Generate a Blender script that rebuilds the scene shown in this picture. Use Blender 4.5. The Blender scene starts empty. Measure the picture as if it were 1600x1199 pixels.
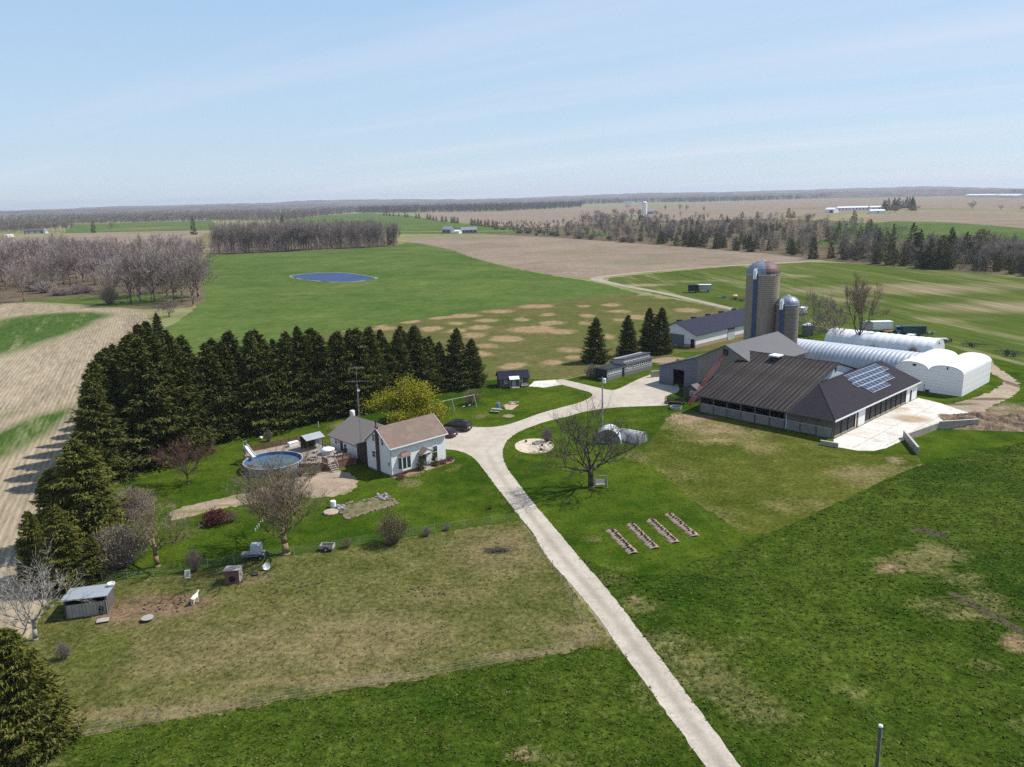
import bpy, bmesh, math, random
import numpy as np
from mathutils import Matrix, Vector
from mathutils.geometry import delaunay_2d_cdt

SC = bpy.context.scene
COL = SC.collection
R = math.radians

# ------------------------------------------------------------------ camera
F, CZ = 1235.0, 40.0
PITCH, ROLL = R(13.15), R(1.3)
cp, sp = math.cos(PITCH), math.sin(PITCH)
cr, sr = math.cos(ROLL), math.sin(ROLL)
cam = bpy.data.cameras.new('camera')
camo = bpy.data.objects.new('camera', cam)
COL.objects.link(camo)
up0 = Vector((0, sp, cp)); rt0 = Vector((1, 0, 0)); fw = Vector((0, cp, -sp))
rt = rt0 * cr - up0 * sr
upv = rt0 * sr + up0 * cr
mw = Matrix((rt, upv, -fw)).transposed().to_4x4()
mw.translation = (0, 0, CZ)
camo.matrix_world = mw
cam.sensor_fit = 'HORIZONTAL'
cam.sensor_width = 36
cam.lens = F / 1600 * 36
cam.clip_start = 0.5
cam.clip_end = 60000
SC.camera = camo

# ------------------------------------------------------------------ world and sun
SUN_EL = R(51)
SUN_XY = Vector((0.955, 0.297)).normalized()
SUN_AZ = math.atan2(SUN_XY.x, SUN_XY.y)
world = bpy.data.worlds.new('World')
SC.world = world
world.use_nodes = True
wn, wl = world.node_tree.nodes, world.node_tree.links
wn.clear()
wo = wn.new('ShaderNodeOutputWorld')
bg = wn.new('ShaderNodeBackground')
sky = wn.new('ShaderNodeTexSky')
sky.sky_type = 'NISHITA'
sky.sun_disc = False
sky.sun_elevation = SUN_EL
sky.sun_rotation = SUN_AZ
sky.altitude = 300
sky.air_density = 1.0
sky.dust_density = 0.35
sky.ozone_density = 2.2
bg.inputs[1].default_value = 0.14
# thin cirrus streaks, laid out on a high flat layer over the whole sky
tc = wn.new('ShaderNodeTexCoord')
sep = wn.new('ShaderNodeSeparateXYZ')
wl.new(tc.outputs['Generated'], sep.inputs[0])
mz = wn.new('ShaderNodeMath'); mz.operation = 'MAXIMUM'; mz.inputs[1].default_value = 0.0
wl.new(sep.outputs[2], mz.inputs[0])
az = wn.new('ShaderNodeMath'); az.operation = 'ADD'; az.inputs[1].default_value = 0.06
wl.new(mz.outputs[0], az.inputs[0])
dv = []
for k in (0, 1):
    d = wn.new('ShaderNodeMath'); d.operation = 'DIVIDE'
    wl.new(sep.outputs[k], d.inputs[0]); wl.new(az.outputs[0], d.inputs[1]); dv.append(d)
cb = wn.new('ShaderNodeCombineXYZ')
wl.new(dv[0].outputs[0], cb.inputs[0]); wl.new(dv[1].outputs[0], cb.inputs[1])
mp = wn.new('ShaderNodeMapping')
mp.inputs['Rotation'].default_value = (0, 0, R(36.5))
wl.new(cb.outputs[0], mp.inputs['Vector'])
mp2 = wn.new('ShaderNodeMapping')
mp2.inputs['Scale'].default_value = (0.085, 0.62, 1)
mp2.inputs['Location'].default_value = (1.3, 0.35, 0)
wl.new(mp.outputs[0], mp2.inputs['Vector'])
nz = wn.new('ShaderNodeTexNoise')
nz.inputs['Scale'].default_value = 1.0
nz.inputs['Detail'].default_value = 6
nz.inputs['Roughness'].default_value = 0.52
wl.new(mp2.outputs[0], nz.inputs['Vector'])
rmp = wn.new('ShaderNodeValToRGB')
rmp.color_ramp.elements[0].position = 0.47
rmp.color_ramp.elements[1].position = 0.68
rmp.color_ramp.elements[0].color = (0, 0, 0, 1)
rmp.color_ramp.elements[1].color = (0.42, 0.42, 0.42, 1)
wl.new(nz.outputs[0], rmp.inputs[0])
mx = wn.new('ShaderNodeMix'); mx.data_type = 'RGBA'
mx.inputs[7].default_value = (5.0, 5.1, 5.7, 1)
wl.new(rmp.outputs[0], mx.inputs[0])
# pale spring haze low in the sky, the same all round
gr = wn.new('ShaderNodeValToRGB')
st = [(0.0, (3.55, 4.25, 4.95)), (0.08, (3.15, 4.15, 5.2)), (0.22, (2.6, 3.8, 5.3)), (0.5, (1.3, 2.3, 4.0)), (1.0, (0.7, 1.4, 2.9))]
while len(gr.color_ramp.elements) < len(st): gr.color_ramp.elements.new(0.5)
for e, (pos, c) in zip(gr.color_ramp.elements, st):
    e.position = pos; e.color = (*[k / 6 for k in c], 1)
wl.new(mz.outputs[0], gr.inputs[0])
gs_ = wn.new('ShaderNodeVectorMath'); gs_.operation = 'SCALE'; gs_.inputs['Scale'].default_value = 6
wl.new(gr.outputs[0], gs_.inputs[0])
m2_ = wn.new('ShaderNodeMix'); m2_.data_type = 'RGBA'; m2_.inputs[0].default_value = 0.85
wl.new(sky.outputs[0], m2_.inputs[6]); wl.new(gs_.outputs[0], m2_.inputs[7])
wl.new(m2_.outputs[2], mx.inputs[6])
wl.new(mx.outputs[2], bg.inputs[0])
wl.new(bg.outputs[0], wo.inputs[0])

sl = bpy.data.lights.new('sun', 'SUN')
sl.energy = 4.9
sl.angle = R(0.55)
sl.color = (1.0, 0.955, 0.89)
so = bpy.data.objects.new('sun', sl)
COL.objects.link(so)
sd = Vector((SUN_XY.x * math.cos(SUN_EL), SUN_XY.y * math.cos(SUN_EL), math.sin(SUN_EL)))
so.rotation_euler = sd.to_track_quat('Z', 'Y').to_euler()
so.location = (60, 20, 120)

SC.view_settings.view_transform = 'Standard'
SC.view_settings.look = 'None'
SC.view_settings.gamma = 1
SC.view_settings.exposure = 0.24
SC.render.engine = 'CYCLES'
SC.cycles.use_denoising = False
try:
    SC.cycles.denoiser = 'OPENIMAGEDENOISE'
except Exception:
    pass
SC.cycles.max_bounces = 5
SC.cycles.diffuse_bounces = 2
SC.cycles.glossy_bounces = 2
SC.cycles.transparent_max_bounces = 6
SC.cycles.volume_bounces = 0
SC.cycles.use_adaptive_sampling = True

# ------------------------------------------------------------------ survey helpers
def ray(px, py):
    u = (px - 800) / F; v = (599.5 - py) / F
    u2 = u * cr + v * sr; v2 = -u * sr + v * cr
    return (u2, cp + v2 * sp, -sp + v2 * cp)

def G(px, py, z=0.0):
    d = ray(px, py); t = (z - CZ) / d[2]
    return Vector((d[0] * t, d[1] * t, z))

def ZT(px, py, base):
    d = ray(px, py); t = base[1] / d[1]
    return CZ + d[2] * t

TH = R(43.5)
UX, UY = math.cos(TH), math.sin(TH)
def W(a, b, z=0.0):                       # farmyard grid -> world
    return Vector((a * UX - b * UY, a * UY + b * UX, z))

# ------------------------------------------------------------------ objects
def tag(o, label, cat, group=None):
    o['label'] = label; o['category'] = cat
    if group: o['group'] = group
    return o

def thing(name, label, cat, loc=(0, 0, 0), rz=0.0, group=None, scale=None):
    o = bpy.data.objects.new(name, None)
    o.empty_display_size = 0.5
    COL.objects.link(o)
    o.location = loc; o.rotation_euler = (0, 0, rz)
    if scale is not None:
        o.scale = (scale,) * 3 if not hasattr(scale, '__len__') else scale
    return tag(o, label, cat, group)

def child(name, mesh, parent, loc=(0, 0, 0), rz=0.0, rot=None):
    o = bpy.data.objects.new(name, mesh)
    COL.objects.link(o)
    o.parent = parent
    o.location = loc
    o.rotation_euler = rot if rot else (0, 0, rz)
    return o

def mesh_np(name, v, f, m, smooth=False):
    """verts (n,3) array and equal-length faces array -> mesh"""
    me = bpy.data.meshes.new(name)
    v = np.asarray(v, dtype=np.float32); f = np.asarray(f, dtype=np.int32)
    k = f.shape[1]
    me.vertices.add(len(v)); me.vertices.foreach_set('co', v.ravel())
    me.loops.add(f.size); me.loops.foreach_set('vertex_index', f.ravel())
    me.polygons.add(len(f))
    me.polygons.foreach_set('loop_start', np.arange(0, f.size, k, dtype=np.int32))
    me.polygons.foreach_set('loop_total', np.full(len(f), k, dtype=np.int32))
    if smooth: me.polygons.foreach_set('use_smooth', np.ones(len(f), dtype=bool))
    me.update(calc_edges=True)
    if m: me.materials.append(m)
    return me

class MB:
    def __init__(s): s.v = []; s.f = []
    def add(s, vs, fs):
        n = len(s.v); s.v += [tuple(q) for q in vs]; s.f += [tuple(i + n for i in q) for q in fs]; return s
    def box(s, x0, y0, z0, x1, y1, z1):
        return s.add([(x0,y0,z0),(x1,y0,z0),(x1,y1,z0),(x0,y1,z0),(x0,y0,z1),(x1,y0,z1),(x1,y1,z1),(x0,y1,z1)],
                     [(3,2,1,0),(4,5,6,7),(0,1,5,4),(1,2,6,5),(2,3,7,6),(3,0,4,7)])
    def face(s, pts): return s.add(pts, [tuple(range(len(pts)))])
    def prism(s, pts, off):
        n = len(pts); o = Vector(off)
        q = [Vector(p) for p in pts]
        return s.add(q + [p + o for p in q], [tuple(range(n))[::-1], tuple(range(n, 2*n))] + [(i, (i+1) % n, n + (i+1) % n, n + i) for i in range(n)])
    def tube(s, p, q, r0, r1=None, n=6):
        p = Vector(p); q = Vector(q); r1 = r0 if r1 is None else r1
        d = (q - p)
        if d.length < 1e-6: return s
        d.normalize()
        a = d.orthogonal().normalized(); b = d.cross(a)
        vs = []
        for c, r in ((p, r0), (q, r1)):
            for i in range(n):
                t = 2 * math.pi * i / n
                vs.append(c + a * (math.cos(t) * r) + b * (math.sin(t) * r))
        return s.add(vs, [tuple(range(n))[::-1], tuple(range(n, 2*n))] + [(i, (i+1) % n, n + (i+1) % n, n + i) for i in range(n)])
    def path(s, pts, r, n=6):
        for i in range(len(pts) - 1): s.tube(pts[i], pts[i+1], r, r, n)
        return s
    def lathe(s, prof, n=24, c=(0, 0), a0=0, a1=2*math.pi, axis='z'):
        full = abs(a1 - a0 - 2 * math.pi) < 1e-6
        m = n if full else n + 1
        vs = []
        for r, z in prof:
            for i in range(m):
                t = a0 + (a1 - a0) * i / n
                if axis == 'z': vs.append((c[0] + r * math.cos(t), c[1] + r * math.sin(t), z))
                elif axis == 'y': vs.append((c[0] + r * math.cos(t), z, c[1] + r * math.sin(t)))
                else: vs.append((z, c[0] + r * math.cos(t), c[1] + r * math.sin(t)))
        fs = []
        for j in range(len(prof) - 1):
            for i in range(n):
                i2 = (i + 1) % m if full else i + 1
                fs.append((j*m + i, j*m + i2, (j+1)*m + i2, (j+1)*m + i))
        return s.add(vs, fs)
    def mesh(s, name, m, smooth=False):
        me = bpy.data.meshes.new(name)
        me.from_pydata(s.v, [], s.f)
        bm = bmesh.new(); bm.from_mesh(me)
        bmesh.ops.recalc_face_normals(bm, faces=bm.faces)
        bm.to_mesh(me); bm.free()
        if smooth: me.polygons.foreach_set('use_smooth', [True] * len(me.polygons))
        if m: me.materials.append(m)
        me.update()
        return me
    def build(s, name, m, parent=None, loc=(0, 0, 0), rz=0.0, smooth=False, rot=None):
        return child(name, s.mesh(name, m, smooth), parent, loc, rz, rot)

def bx(name, m, parent, x0, y0, z0, x1, y1, z1, bevel=0):
    return MB().box(x0, y0, z0, x1, y1, z1).build(name, m, parent)

def copy_tree(o, parent=None):
    c = o.copy(); COL.objects.link(c); c.parent = parent
    for ch in o.children: copy_tree(ch, c)
    return c

# ------------------------------------------------------------------ materials
MC = {}
def mat(key, rgb, rough=0.85, var=0.18, scale=2.0, bump=0.0, metal=0.0, rnd=0.0, rgb2=None, big=0.0, spec=0.3, stretch=None, bscale=None):
    """noise-varied surface; rnd = colour change from piece to piece; rgb2 = second colour in patches"""
    if key in MC: return MC[key]
    m = bpy.data.materials.new(key); m.use_nodes = True
    n, l = m.node_tree.nodes, m.node_tree.links
    p = n['Principled BSDF']
    p.inputs['Roughness'].default_value = rough
    p.inputs['Metallic'].default_value = metal
    p.inputs['Specular IOR Level'].default_value = spec
    t = n.new('ShaderNodeTexCoord'); vec = t.outputs['Object']
    if stretch:
        mpn = n.new('ShaderNodeMapping'); mpn.inputs['Scale'].default_value = stretch
        l.new(vec, mpn.inputs['Vector']); vec = mpn.outputs[0]
    a = n.new('ShaderNodeTexNoise'); a.inputs['Scale'].default_value = scale; a.inputs['Detail'].default_value = 5
    l.new(vec, a.inputs['Vector'])
    mr = n.new('ShaderNodeMapRange')
    mr.inputs[1].default_value = 0.25; mr.inputs[2].default_value = 0.75
    mr.inputs[3].default_value = 1 - var; mr.inputs[4].default_value = 1 + var
    l.new(a.outputs[0], mr.inputs[0])
    fac = mr.outputs[0]
    if rnd:
        oi = n.new('ShaderNodeObjectInfo')
        r2 = n.new('ShaderNodeMapRange'); r2.inputs[3].default_value = 1 - rnd; r2.inputs[4].default_value = 1 + rnd
        l.new(oi.outputs['Random'], r2.inputs[0])
        mu = n.new('ShaderNodeMath'); mu.operation = 'MULTIPLY'
        l.new(fac, mu.inputs[0]); l.new(r2.outputs[0], mu.inputs[1]); fac = mu.outputs[0]
    base = n.new('ShaderNodeMix'); base.data_type = 'RGBA'
    base.inputs[6].default_value = (*rgb, 1); base.inputs[7].default_value = (*(rgb2 or rgb), 1); base.inputs[0].default_value = 0
    if rgb2:
        b = n.new('ShaderNodeTexNoise'); b.inputs['Scale'].default_value = big or scale * 0.3; b.inputs['Detail'].default_value = 6
        b.inputs['Roughness'].default_value = 0.6
        l.new(vec, b.inputs['Vector'])
        m3 = n.new('ShaderNodeMapRange'); m3.inputs[1].default_value = 0.46; m3.inputs[2].default_value = 0.62
        l.new(b.outputs[0], m3.inputs[0]); l.new(m3.outputs[0], base.inputs[0])
    vm = n.new('ShaderNodeVectorMath'); vm.operation = 'SCALE'
    l.new(base.outputs[2], vm.inputs[0]); l.new(fac, vm.inputs['Scale'])
    l.new(vm.outputs[0], p.inputs['Base Color'])
    if bump:
        bp = n.new('ShaderNodeBump'); bp.inputs['Strength'].default_value = bump; bp.inputs['Distance'].default_value = 0.05
        src = a
        if bscale:
            src = n.new('ShaderNodeTexNoise'); src.inputs['Scale'].default_value = bscale; l.new(vec, src.inputs['Vector'])
        l.new(src.outputs[0], bp.inputs['Height']); l.new(bp.outputs[0], p.inputs['Normal'])
    MC[key] = m
    return m

def leafmat(key, c1, c2, c3=None, rough=0.85, objvar=0.15, spec=0.04, transl=0.0):
    """foliage or twigs: colour differs from leaf to leaf and tree to tree"""
    if key in MC: return MC[key]
    m = bpy.data.materials.new(key); m.use_nodes = True
    n, l = m.node_tree.nodes, m.node_tree.links
    p = n['Principled BSDF']; p.inputs['Roughness'].default_value = rough
    p.inputs['Specular IOR Level'].default_value = spec
    g = n.new('ShaderNodeNewGeometry')
    rp = n.new('ShaderNodeValToRGB')
    rp.color_ramp.elements[0].color = (*c1, 1); rp.color_ramp.elements[1].color = (*c2, 1)
    if c3:
        e = rp.color_ramp.elements.new(0.70); e.color = (*c2, 1)
        rp.color_ramp.elements[-1].color = (*c3, 1)
    # clumps: low-frequency noise shifts whole sprays together
    t = n.new('ShaderNodeTexCoord')
    a = n.new('ShaderNodeTexNoise'); a.inputs['Scale'].default_value = 0.8; a.inputs['Detail'].default_value = 3
    l.new(t.outputs['Object'], a.inputs['Vector'])
    ad = n.new('ShaderNodeMath'); ad.operation = 'MULTIPLY_ADD'; ad.inputs[1].default_value = 0.55
    l.new(g.outputs['Random Per Island'], ad.inputs[0])
    m2 = n.new('ShaderNodeMapRange'); m2.inputs[1].default_value = 0.3; m2.inputs[2].default_value = 0.7; m2.inputs[4].default_value = 0.5
    l.new(a.outputs[0], m2.inputs[0]); l.new(m2.outputs[0], ad.inputs[2])
    l.new(ad.outputs[0], rp.inputs[0])
    oi = n.new('ShaderNodeObjectInfo')
    r2 = n.new('ShaderNodeMapRange'); r2.inputs[3].default_value = 1 - objvar; r2.inputs[4].default_value = 1 + objvar
    l.new(oi.outputs['Random'], r2.inputs[0])
    vm = n.new('ShaderNodeVectorMath'); vm.operation = 'SCALE'
    l.new(rp.outputs[0], vm.inputs[0]); l.new(r2.outputs[0], vm.inputs['Scale'])
    l.new(vm.outputs[0], p.inputs['Base Color'])
    MC[key] = m
    return m

def groundmat(key, g1, g2, dry, bare=(0.30, 0.23, 0.16), fine=3.0, mid=0.6, large=0.03, bump=0.5, rows=None, contrast=3.0, lum=0.35, bdist=0.12, k_mid=0.9, k_fine=0.5, stretch=None):
    """grass <-> dry straw ('dry' attribute) <-> soil ('bare' attribute), with multi-scale noise"""
    if key in MC: return MC[key]
    m = bpy.data.materials.new(key); m.use_nodes = True
    n, l = m.node_tree.nodes, m.node_tree.links
    p = n['Principled BSDF']; p.inputs['Roughness'].default_value = 0.95
    p.inputs['Specular IOR Level'].default_value = 0.0
    t = n.new('ShaderNodeTexCoord'); vec = t.outputs['Object']; vec0 = vec
    if stretch:
        m0 = n.new('ShaderNodeMapping'); m0.inputs['Rotation'].default_value = (0, 0, stretch[0]); l.new(vec, m0.inputs['Vector'])
        m1 = n.new('ShaderNodeMapping'); m1.inputs['Scale'].default_value = (1, stretch[1], 1); l.new(m0.outputs[0], m1.inputs['Vector']); vec = m1.outputs[0]
    def noise(s, det=4, rough=0.55, off=0):
        a = n.new('ShaderNodeTexNoise'); a.inputs['Scale'].default_value = s; a.inputs['Detail'].default_value = det
        a.inputs['Roughness'].default_value = rough
        if off:
            q = n.new('ShaderNodeVectorMath'); q.operation = 'ADD'; q.inputs[1].default_value = (off, off * 1.7, 0)
            l.new(vec, q.inputs[0]); l.new(q.outputs[0], a.inputs['Vector'])
        else: l.new(vec, a.inputs['Vector'])
        return a.outputs[0]
    def mr(x, a, b, c, d):
        q = n.new('ShaderNodeMapRange'); l.new(x, q.inputs[0])
        for i, v in zip((1, 2, 3, 4), (a, b, c, d)): q.inputs[i].default_value = v
        return q.outputs[0]
    def math_(op, x, y):
        q = n.new('ShaderNodeMath'); q.operation = op
        for i, v in ((0, x), (1, y)):
            if isinstance(v, (int, float)): q.inputs[i].default_value = v
            else: l.new(v, q.inputs[i])
        return q.outputs[0]
    def mix(f, a, b):
        q = n.new('ShaderNodeMix'); q.data_type = 'RGBA'; l.new(f, q.inputs[0])
        for i, v in ((6, a), (7, b)):
            if isinstance(v, tuple): q.inputs[i].default_value = (*v, 1)
            else: l.new(v, q.inputs[i])
        return q.outputs[2]
    nl, nm, nf, nf2 = noise(large, 5), noise(mid, 6, 0.6, 31), noise(fine, 5, 0.65, 77), noise(fine * 2.7, 3, 0.6, 11)
    nv = noise(large * 6, 4, 0.55, 5)
    gm = mix(mr(math_('ADD', math_('MULTIPLY', nl, 0.6), math_('MULTIPLY', nv, 0.4)), 0.40, 0.60, 0, 1), g1, g2)
    def wob(attr):
        at = n.new('ShaderNodeAttribute'); at.attribute_name = attr
        x = math_('ADD', at.outputs['Fac'], math_('MULTIPLY', math_('SUBTRACT', nm, 0.5), k_mid))
        x = math_('ADD', x, math_('MULTIPLY', math_('SUBTRACT', nf, 0.5), k_fine))
        return mr(x, 0.5 - 0.5 / contrast, 0.5 + 0.5 / contrast, 0, 1)
    c = mix(wob('dry'), gm, dry)
    c = mix(wob('bare'), c, bare)
    lumf = math_('ADD', mr(nf, 0.3, 0.7, 1 - lum, 1 + lum), mr(nf2, 0.3, 0.7, -lum * 0.6, lum * 0.6))
    lumf = math_('ADD', lumf, mr(nm, 0.3, 0.7, -lum * 0.55, lum * 0.55))
    lumf = math_('MAXIMUM', lumf, 0.12)
    if rows:
        mpn = n.new('ShaderNodeMapping'); mpn.inputs['Rotation'].default_value = (0, 0, rows[0])
        l.new(vec0, mpn.inputs['Vector'])
        wv = n.new('ShaderNodeTexWave'); wv.inputs['Scale'].default_value = rows[1]; wv.inputs['Distortion'].default_value = 0.5
        wv.inputs['Detail'].default_value = 2; wv.inputs['Detail Scale'].default_value = 0.6
        l.new(mpn.outputs[0], wv.inputs['Vector'])
        lumf = math_('MULTIPLY', lumf, mr(wv.outputs['Fac'], 0, 1, 1 - rows[2], 1 + rows[2]))
    vm = n.new('ShaderNodeVectorMath'); vm.operation = 'SCALE'
    l.new(c, vm.inputs[0]); l.new(lumf, vm.inputs['Scale'])
    l.new(vm.outputs[0], p.inputs['Base Color'])
    if bump:
        bp = n.new('ShaderNodeBump'); bp.inputs['Strength'].default_value = bump; bp.inputs['Distance'].default_value = bdist
        l.new(math_('ADD', nf, math_('MULTIPLY', nm, 0.6)), bp.inputs['Height']); l.new(bp.outputs[0], p.inputs['Normal'])
    MC[key] = m
    return m

def glassmat(key='window_glass', c=(0.03, 0.04, 0.05)):
    if key in MC: return MC[key]
    m = mat(key, c, rough=0.08, var=0.05, spec=0.8)
    return m
# ================================================================== GROUND
rng = np.random.default_rng(7)

def P(*pts): return [G(x, y) for x, y in pts]

def inpoly(poly, x, y):
    xs = np.array([p[0] for p in poly]); ys = np.array([p[1] for p in poly])
    r = np.zeros(x.shape, bool); j = len(xs) - 1
    for i in range(len(xs)):
        c = ((ys[i] > y) != (ys[j] > y)) & (x < (xs[j]-xs[i]) * (y-ys[i]) / (ys[j]-ys[i] + 1e-12) + xs[i])
        r ^= c; j = i
    return r

def densify(poly, step, jit, seed):
    g = np.random.default_rng(seed)
    out = []
    n = len(poly)
    for i in range(n):
        a = Vector(poly[i][:2]); b = Vector(poly[(i+1) % n][:2])
        L = (b - a).length; k = max(1, int(L / step))
        nrm = Vector((-(b-a).y, (b-a).x)).normalized() if L > 1e-6 else Vector((0, 0))
        for t in range(k):
            q = a.lerp(b, t / k) + nrm * float(g.normal(0, jit))
            out.append(q)
    return out

def smooth_poly(poly, it=2):
    """corner cutting, so that outlines read as natural curves"""
    pts = [Vector(p[:2]) for p in poly]
    for _ in range(it):
        o = []
        for i in range(len(pts)):
            a, b = pts[i], pts[(i+1) % len(pts)]
            o += [a.lerp(b, .25), a.lerp(b, .75)]
        pts = o
    return pts

def blobs(lst, base=0.0):
    """patches given by where they lie on the ground (centre and half-axes in photo pixels)"""
    B = []
    for px, py, rx, ry, s in lst:
        c = G(px, py); dep = math.hypot(c.y, CZ)
        wx = rx * dep / F
        wy = abs(G(px, py - ry).y - G(px, py + ry).y) / 2
        B.append((c.x, c.y, wx, wy, s * 1.35))
    def fn(x, y):
        v = np.full(x.shape, base, float)
        for cx, cy, wx, wy, s in B:
            d = np.sqrt(((x-cx)/wx)**2 + ((y-cy)/wy)**2)
            v += s * np.clip(1.15 * (1.4 - d), 0, 1)
        return v
    return fn

def sheet(name, poly, m, z, step=2.0, jit=0.0, dry=None, bare=None, seed=1, curve=0, kind='structure', extra=None):
    if curve: poly = smooth_poly(poly, curve)
    bd = densify(poly, step, jit, seed)
    x0 = min(p.x for p in bd); x1 = max(p.x for p in bd); y0 = min(p.y for p in bd); y1 = max(p.y for p in bd)
    gx, gy = np.meshgrid(np.arange(x0 + step*.5, x1, step), np.arange(y0 + step*.5, y1, step))
    gx = gx.ravel(); gy = gy.ravel()
    gx = gx + rng.uniform(-.25, .25, gx.shape) * step; gy = gy + rng.uniform(-.25, .25, gy.shape) * step
    ok = inpoly([(p.x, p.y) for p in bd], gx, gy)
    pts = bd + [Vector((a, b)) for a, b in zip(gx[ok].tolist(), gy[ok].tolist())]
    n = len(bd)
    edges = [(i, (i+1) % n) for i in range(n)]
    vs, es, fs, *_ = delaunay_2d_cdt(pts, edges, [tuple(range(n))], 1, 1e-4)
    xy = np.array([(v.x, v.y) for v in vs])
    v3 = np.column_stack([xy, np.full(len(xy), z)])
    me = mesh_np(name, v3, np.array([f for f in fs if len(f) == 3]), m)
    for an, fn in (('dry', dry), ('bare', bare)) + tuple((extra or {}).items()):
        if fn is None: continue
        at = me.attributes.new(an, 'FLOAT', 'POINT')
        val = fn(xy[:, 0], xy[:, 1]) if callable(fn) else np.full(len(xy), fn)
        at.data.foreach_set('value', np.asarray(val, np.float32))
    if me.polygons and me.polygons[0].normal.z < 0: me.flip_normals()
    o = bpy.data.objects.new(name, me); COL.objects.link(o)
    if kind: o['kind'] = kind
    return o

const = lambda v: (lambda x, y: np.full(x.shape, v, float))

# ---- ground cover materials
M_lawn = groundmat('lawn_grass', (0.026, 0.056, 0.004), (0.072, 0.104, 0.010), (0.135, 0.12, 0.045), (0.27, 0.2, 0.135), fine=2.6, mid=0.28, large=0.05, bump=0.7, lum=0.36, k_mid=1.0, k_fine=.9, contrast=1.6)
M_hay = groundmat('hay_crop', (0.022, 0.048, 0.004), (0.060, 0.088, 0.011), (0.125, 0.118, 0.042), (0.20, 0.14, 0.08), fine=1.6, mid=0.35, large=0.05, bump=0.9, lum=0.52, bdist=0.3, k_mid=1.2, k_fine=1.2, contrast=1.3)
M_pad = groundmat('paddock_grass', (0.062, 0.080, 0.014), (0.092, 0.098, 0.024), (0.160, 0.132, 0.060), (0.17, 0.115, 0.07), fine=1.8, mid=0.30, large=0.05, bump=0.8, lum=0.40, contrast=1.1, bdist=0.2, k_mid=1.1, k_fine=1.0)
M_green = groundmat('green_field_crop', (0.062, 0.104, 0.022), (0.1, 0.136, 0.036), (0.155, 0.142, 0.06), fine=0.22, mid=0.035, large=0.010, bump=0.0, lum=0.20, rows=(R(35), 0.08, 0.04), k_fine=0.5, contrast=1.5)
M_bale = groundmat('bale_field_grass', (0.078, 0.096, 0.022), (0.125, 0.108, 0.044), (0.265, 0.19, 0.105), fine=0.6, mid=0.16, large=0.016, bump=0.0, lum=0.22, contrast=1.4, k_mid=1.2, k_fine=0.6)
M_tan = groundmat('stubble_soil', (0.205, 0.162, 0.118), (0.255, 0.2, 0.148), (0.185, 0.165, 0.105), fine=0.35, mid=0.05, large=0.012, bump=0.0, lum=0.20, rows=(R(-20), 0.12, 0.07), k_fine=0.5, contrast=1.5)
M_stub = groundmat('stubble_rows', (0.245, 0.198, 0.132), (0.315, 0.258, 0.178), (0.0577, 0.1004, 0.0223), (0.30, 0.24, 0.16), fine=1.0, mid=0.16, large=0.03, bump=0.35, lum=0.28, rows=(R(-24), 0.36, 0.12), contrast=1.05, stretch=(R(-24), .12), k_mid=2.0, k_fine=1.0)
M_streak = groundmat('streaky_field', (0.06, 0.092, 0.016), (0.095, 0.118, 0.028), (0.245, 0.2, 0.12), fine=0.4, mid=0.075, large=0.016, bump=0.0, lum=0.22, contrast=1.2, stretch=(R(-7), .07), k_mid=1.6, k_fine=.7)
M_far = groundmat('far_farmland', (0.170, 0.185, 0.075), (0.250, 0.215, 0.115), (0.34, 0.26, 0.16), fine=0.06, mid=0.012, large=0.003, bump=0.0, lum=0.15)
M_litter = groundmat('leaf_litter', (0.105, 0.082, 0.055), (0.140, 0.112, 0.070), (0.085, 0.120, 0.030), fine=0.3, mid=0.06, large=0.02, bump=0.0, lum=0.3, contrast=1.6)
M_gravel = groundmat('gravel', (0.385, 0.338, 0.275), (0.48, 0.425, 0.352), (0.21, 0.18, 0.14), (0.12, 0.13, 0.05), fine=4.0, mid=0.8, large=0.10, bump=0.3, lum=0.20, contrast=1.2, k_mid=1.0, k_fine=.8, bdist=0.04)
M_dirt = groundmat('bare_dirt', (0.27, 0.205, 0.145), (0.34, 0.262, 0.19), (0.18, 0.18, 0.07), (0.24, 0.17, 0.11), fine=2.5, mid=0.5, large=0.10, bump=0.4, lum=0.25, k_mid=1.2)
M_track = groundmat('rutted_track', (0.28, 0.22, 0.155), (0.36, 0.29, 0.215), (0.15, 0.11, 0.075), (0.14, 0.16, 0.05), fine=2.0, mid=0.5, large=0.10, bump=0.8, lum=0.25, bdist=0.2)
M_conc = groundmat('yard_concrete', (0.54, 0.50, 0.44), (0.68, 0.64, 0.575), (0.36, 0.26, 0.155), (0.22, 0.15, 0.09), fine=1.6, mid=0.30, large=0.12, bump=0.05, lum=0.16, contrast=1.8, k_mid=1.2)

# ---- one sheet out to the horizon, then the fields
xs = np.array([-30000, -9000, -3000, -1000, 0, 1000, 3000, 9000, 30000.]); ys = np.array([-600, 0, 300, 1000, 3000, 9000, 30000.])
gv = [(x, y, 0) for y in ys for x in xs]
gf = [(j*9+i, j*9+i+1, (j+1)*9+i+1, (j+1)*9+i) for j in range(6) for i in range(8)]
go = child('ground', mesh_np('ground', gv, gf, M_far), None); go['kind'] = 'structure'

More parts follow.
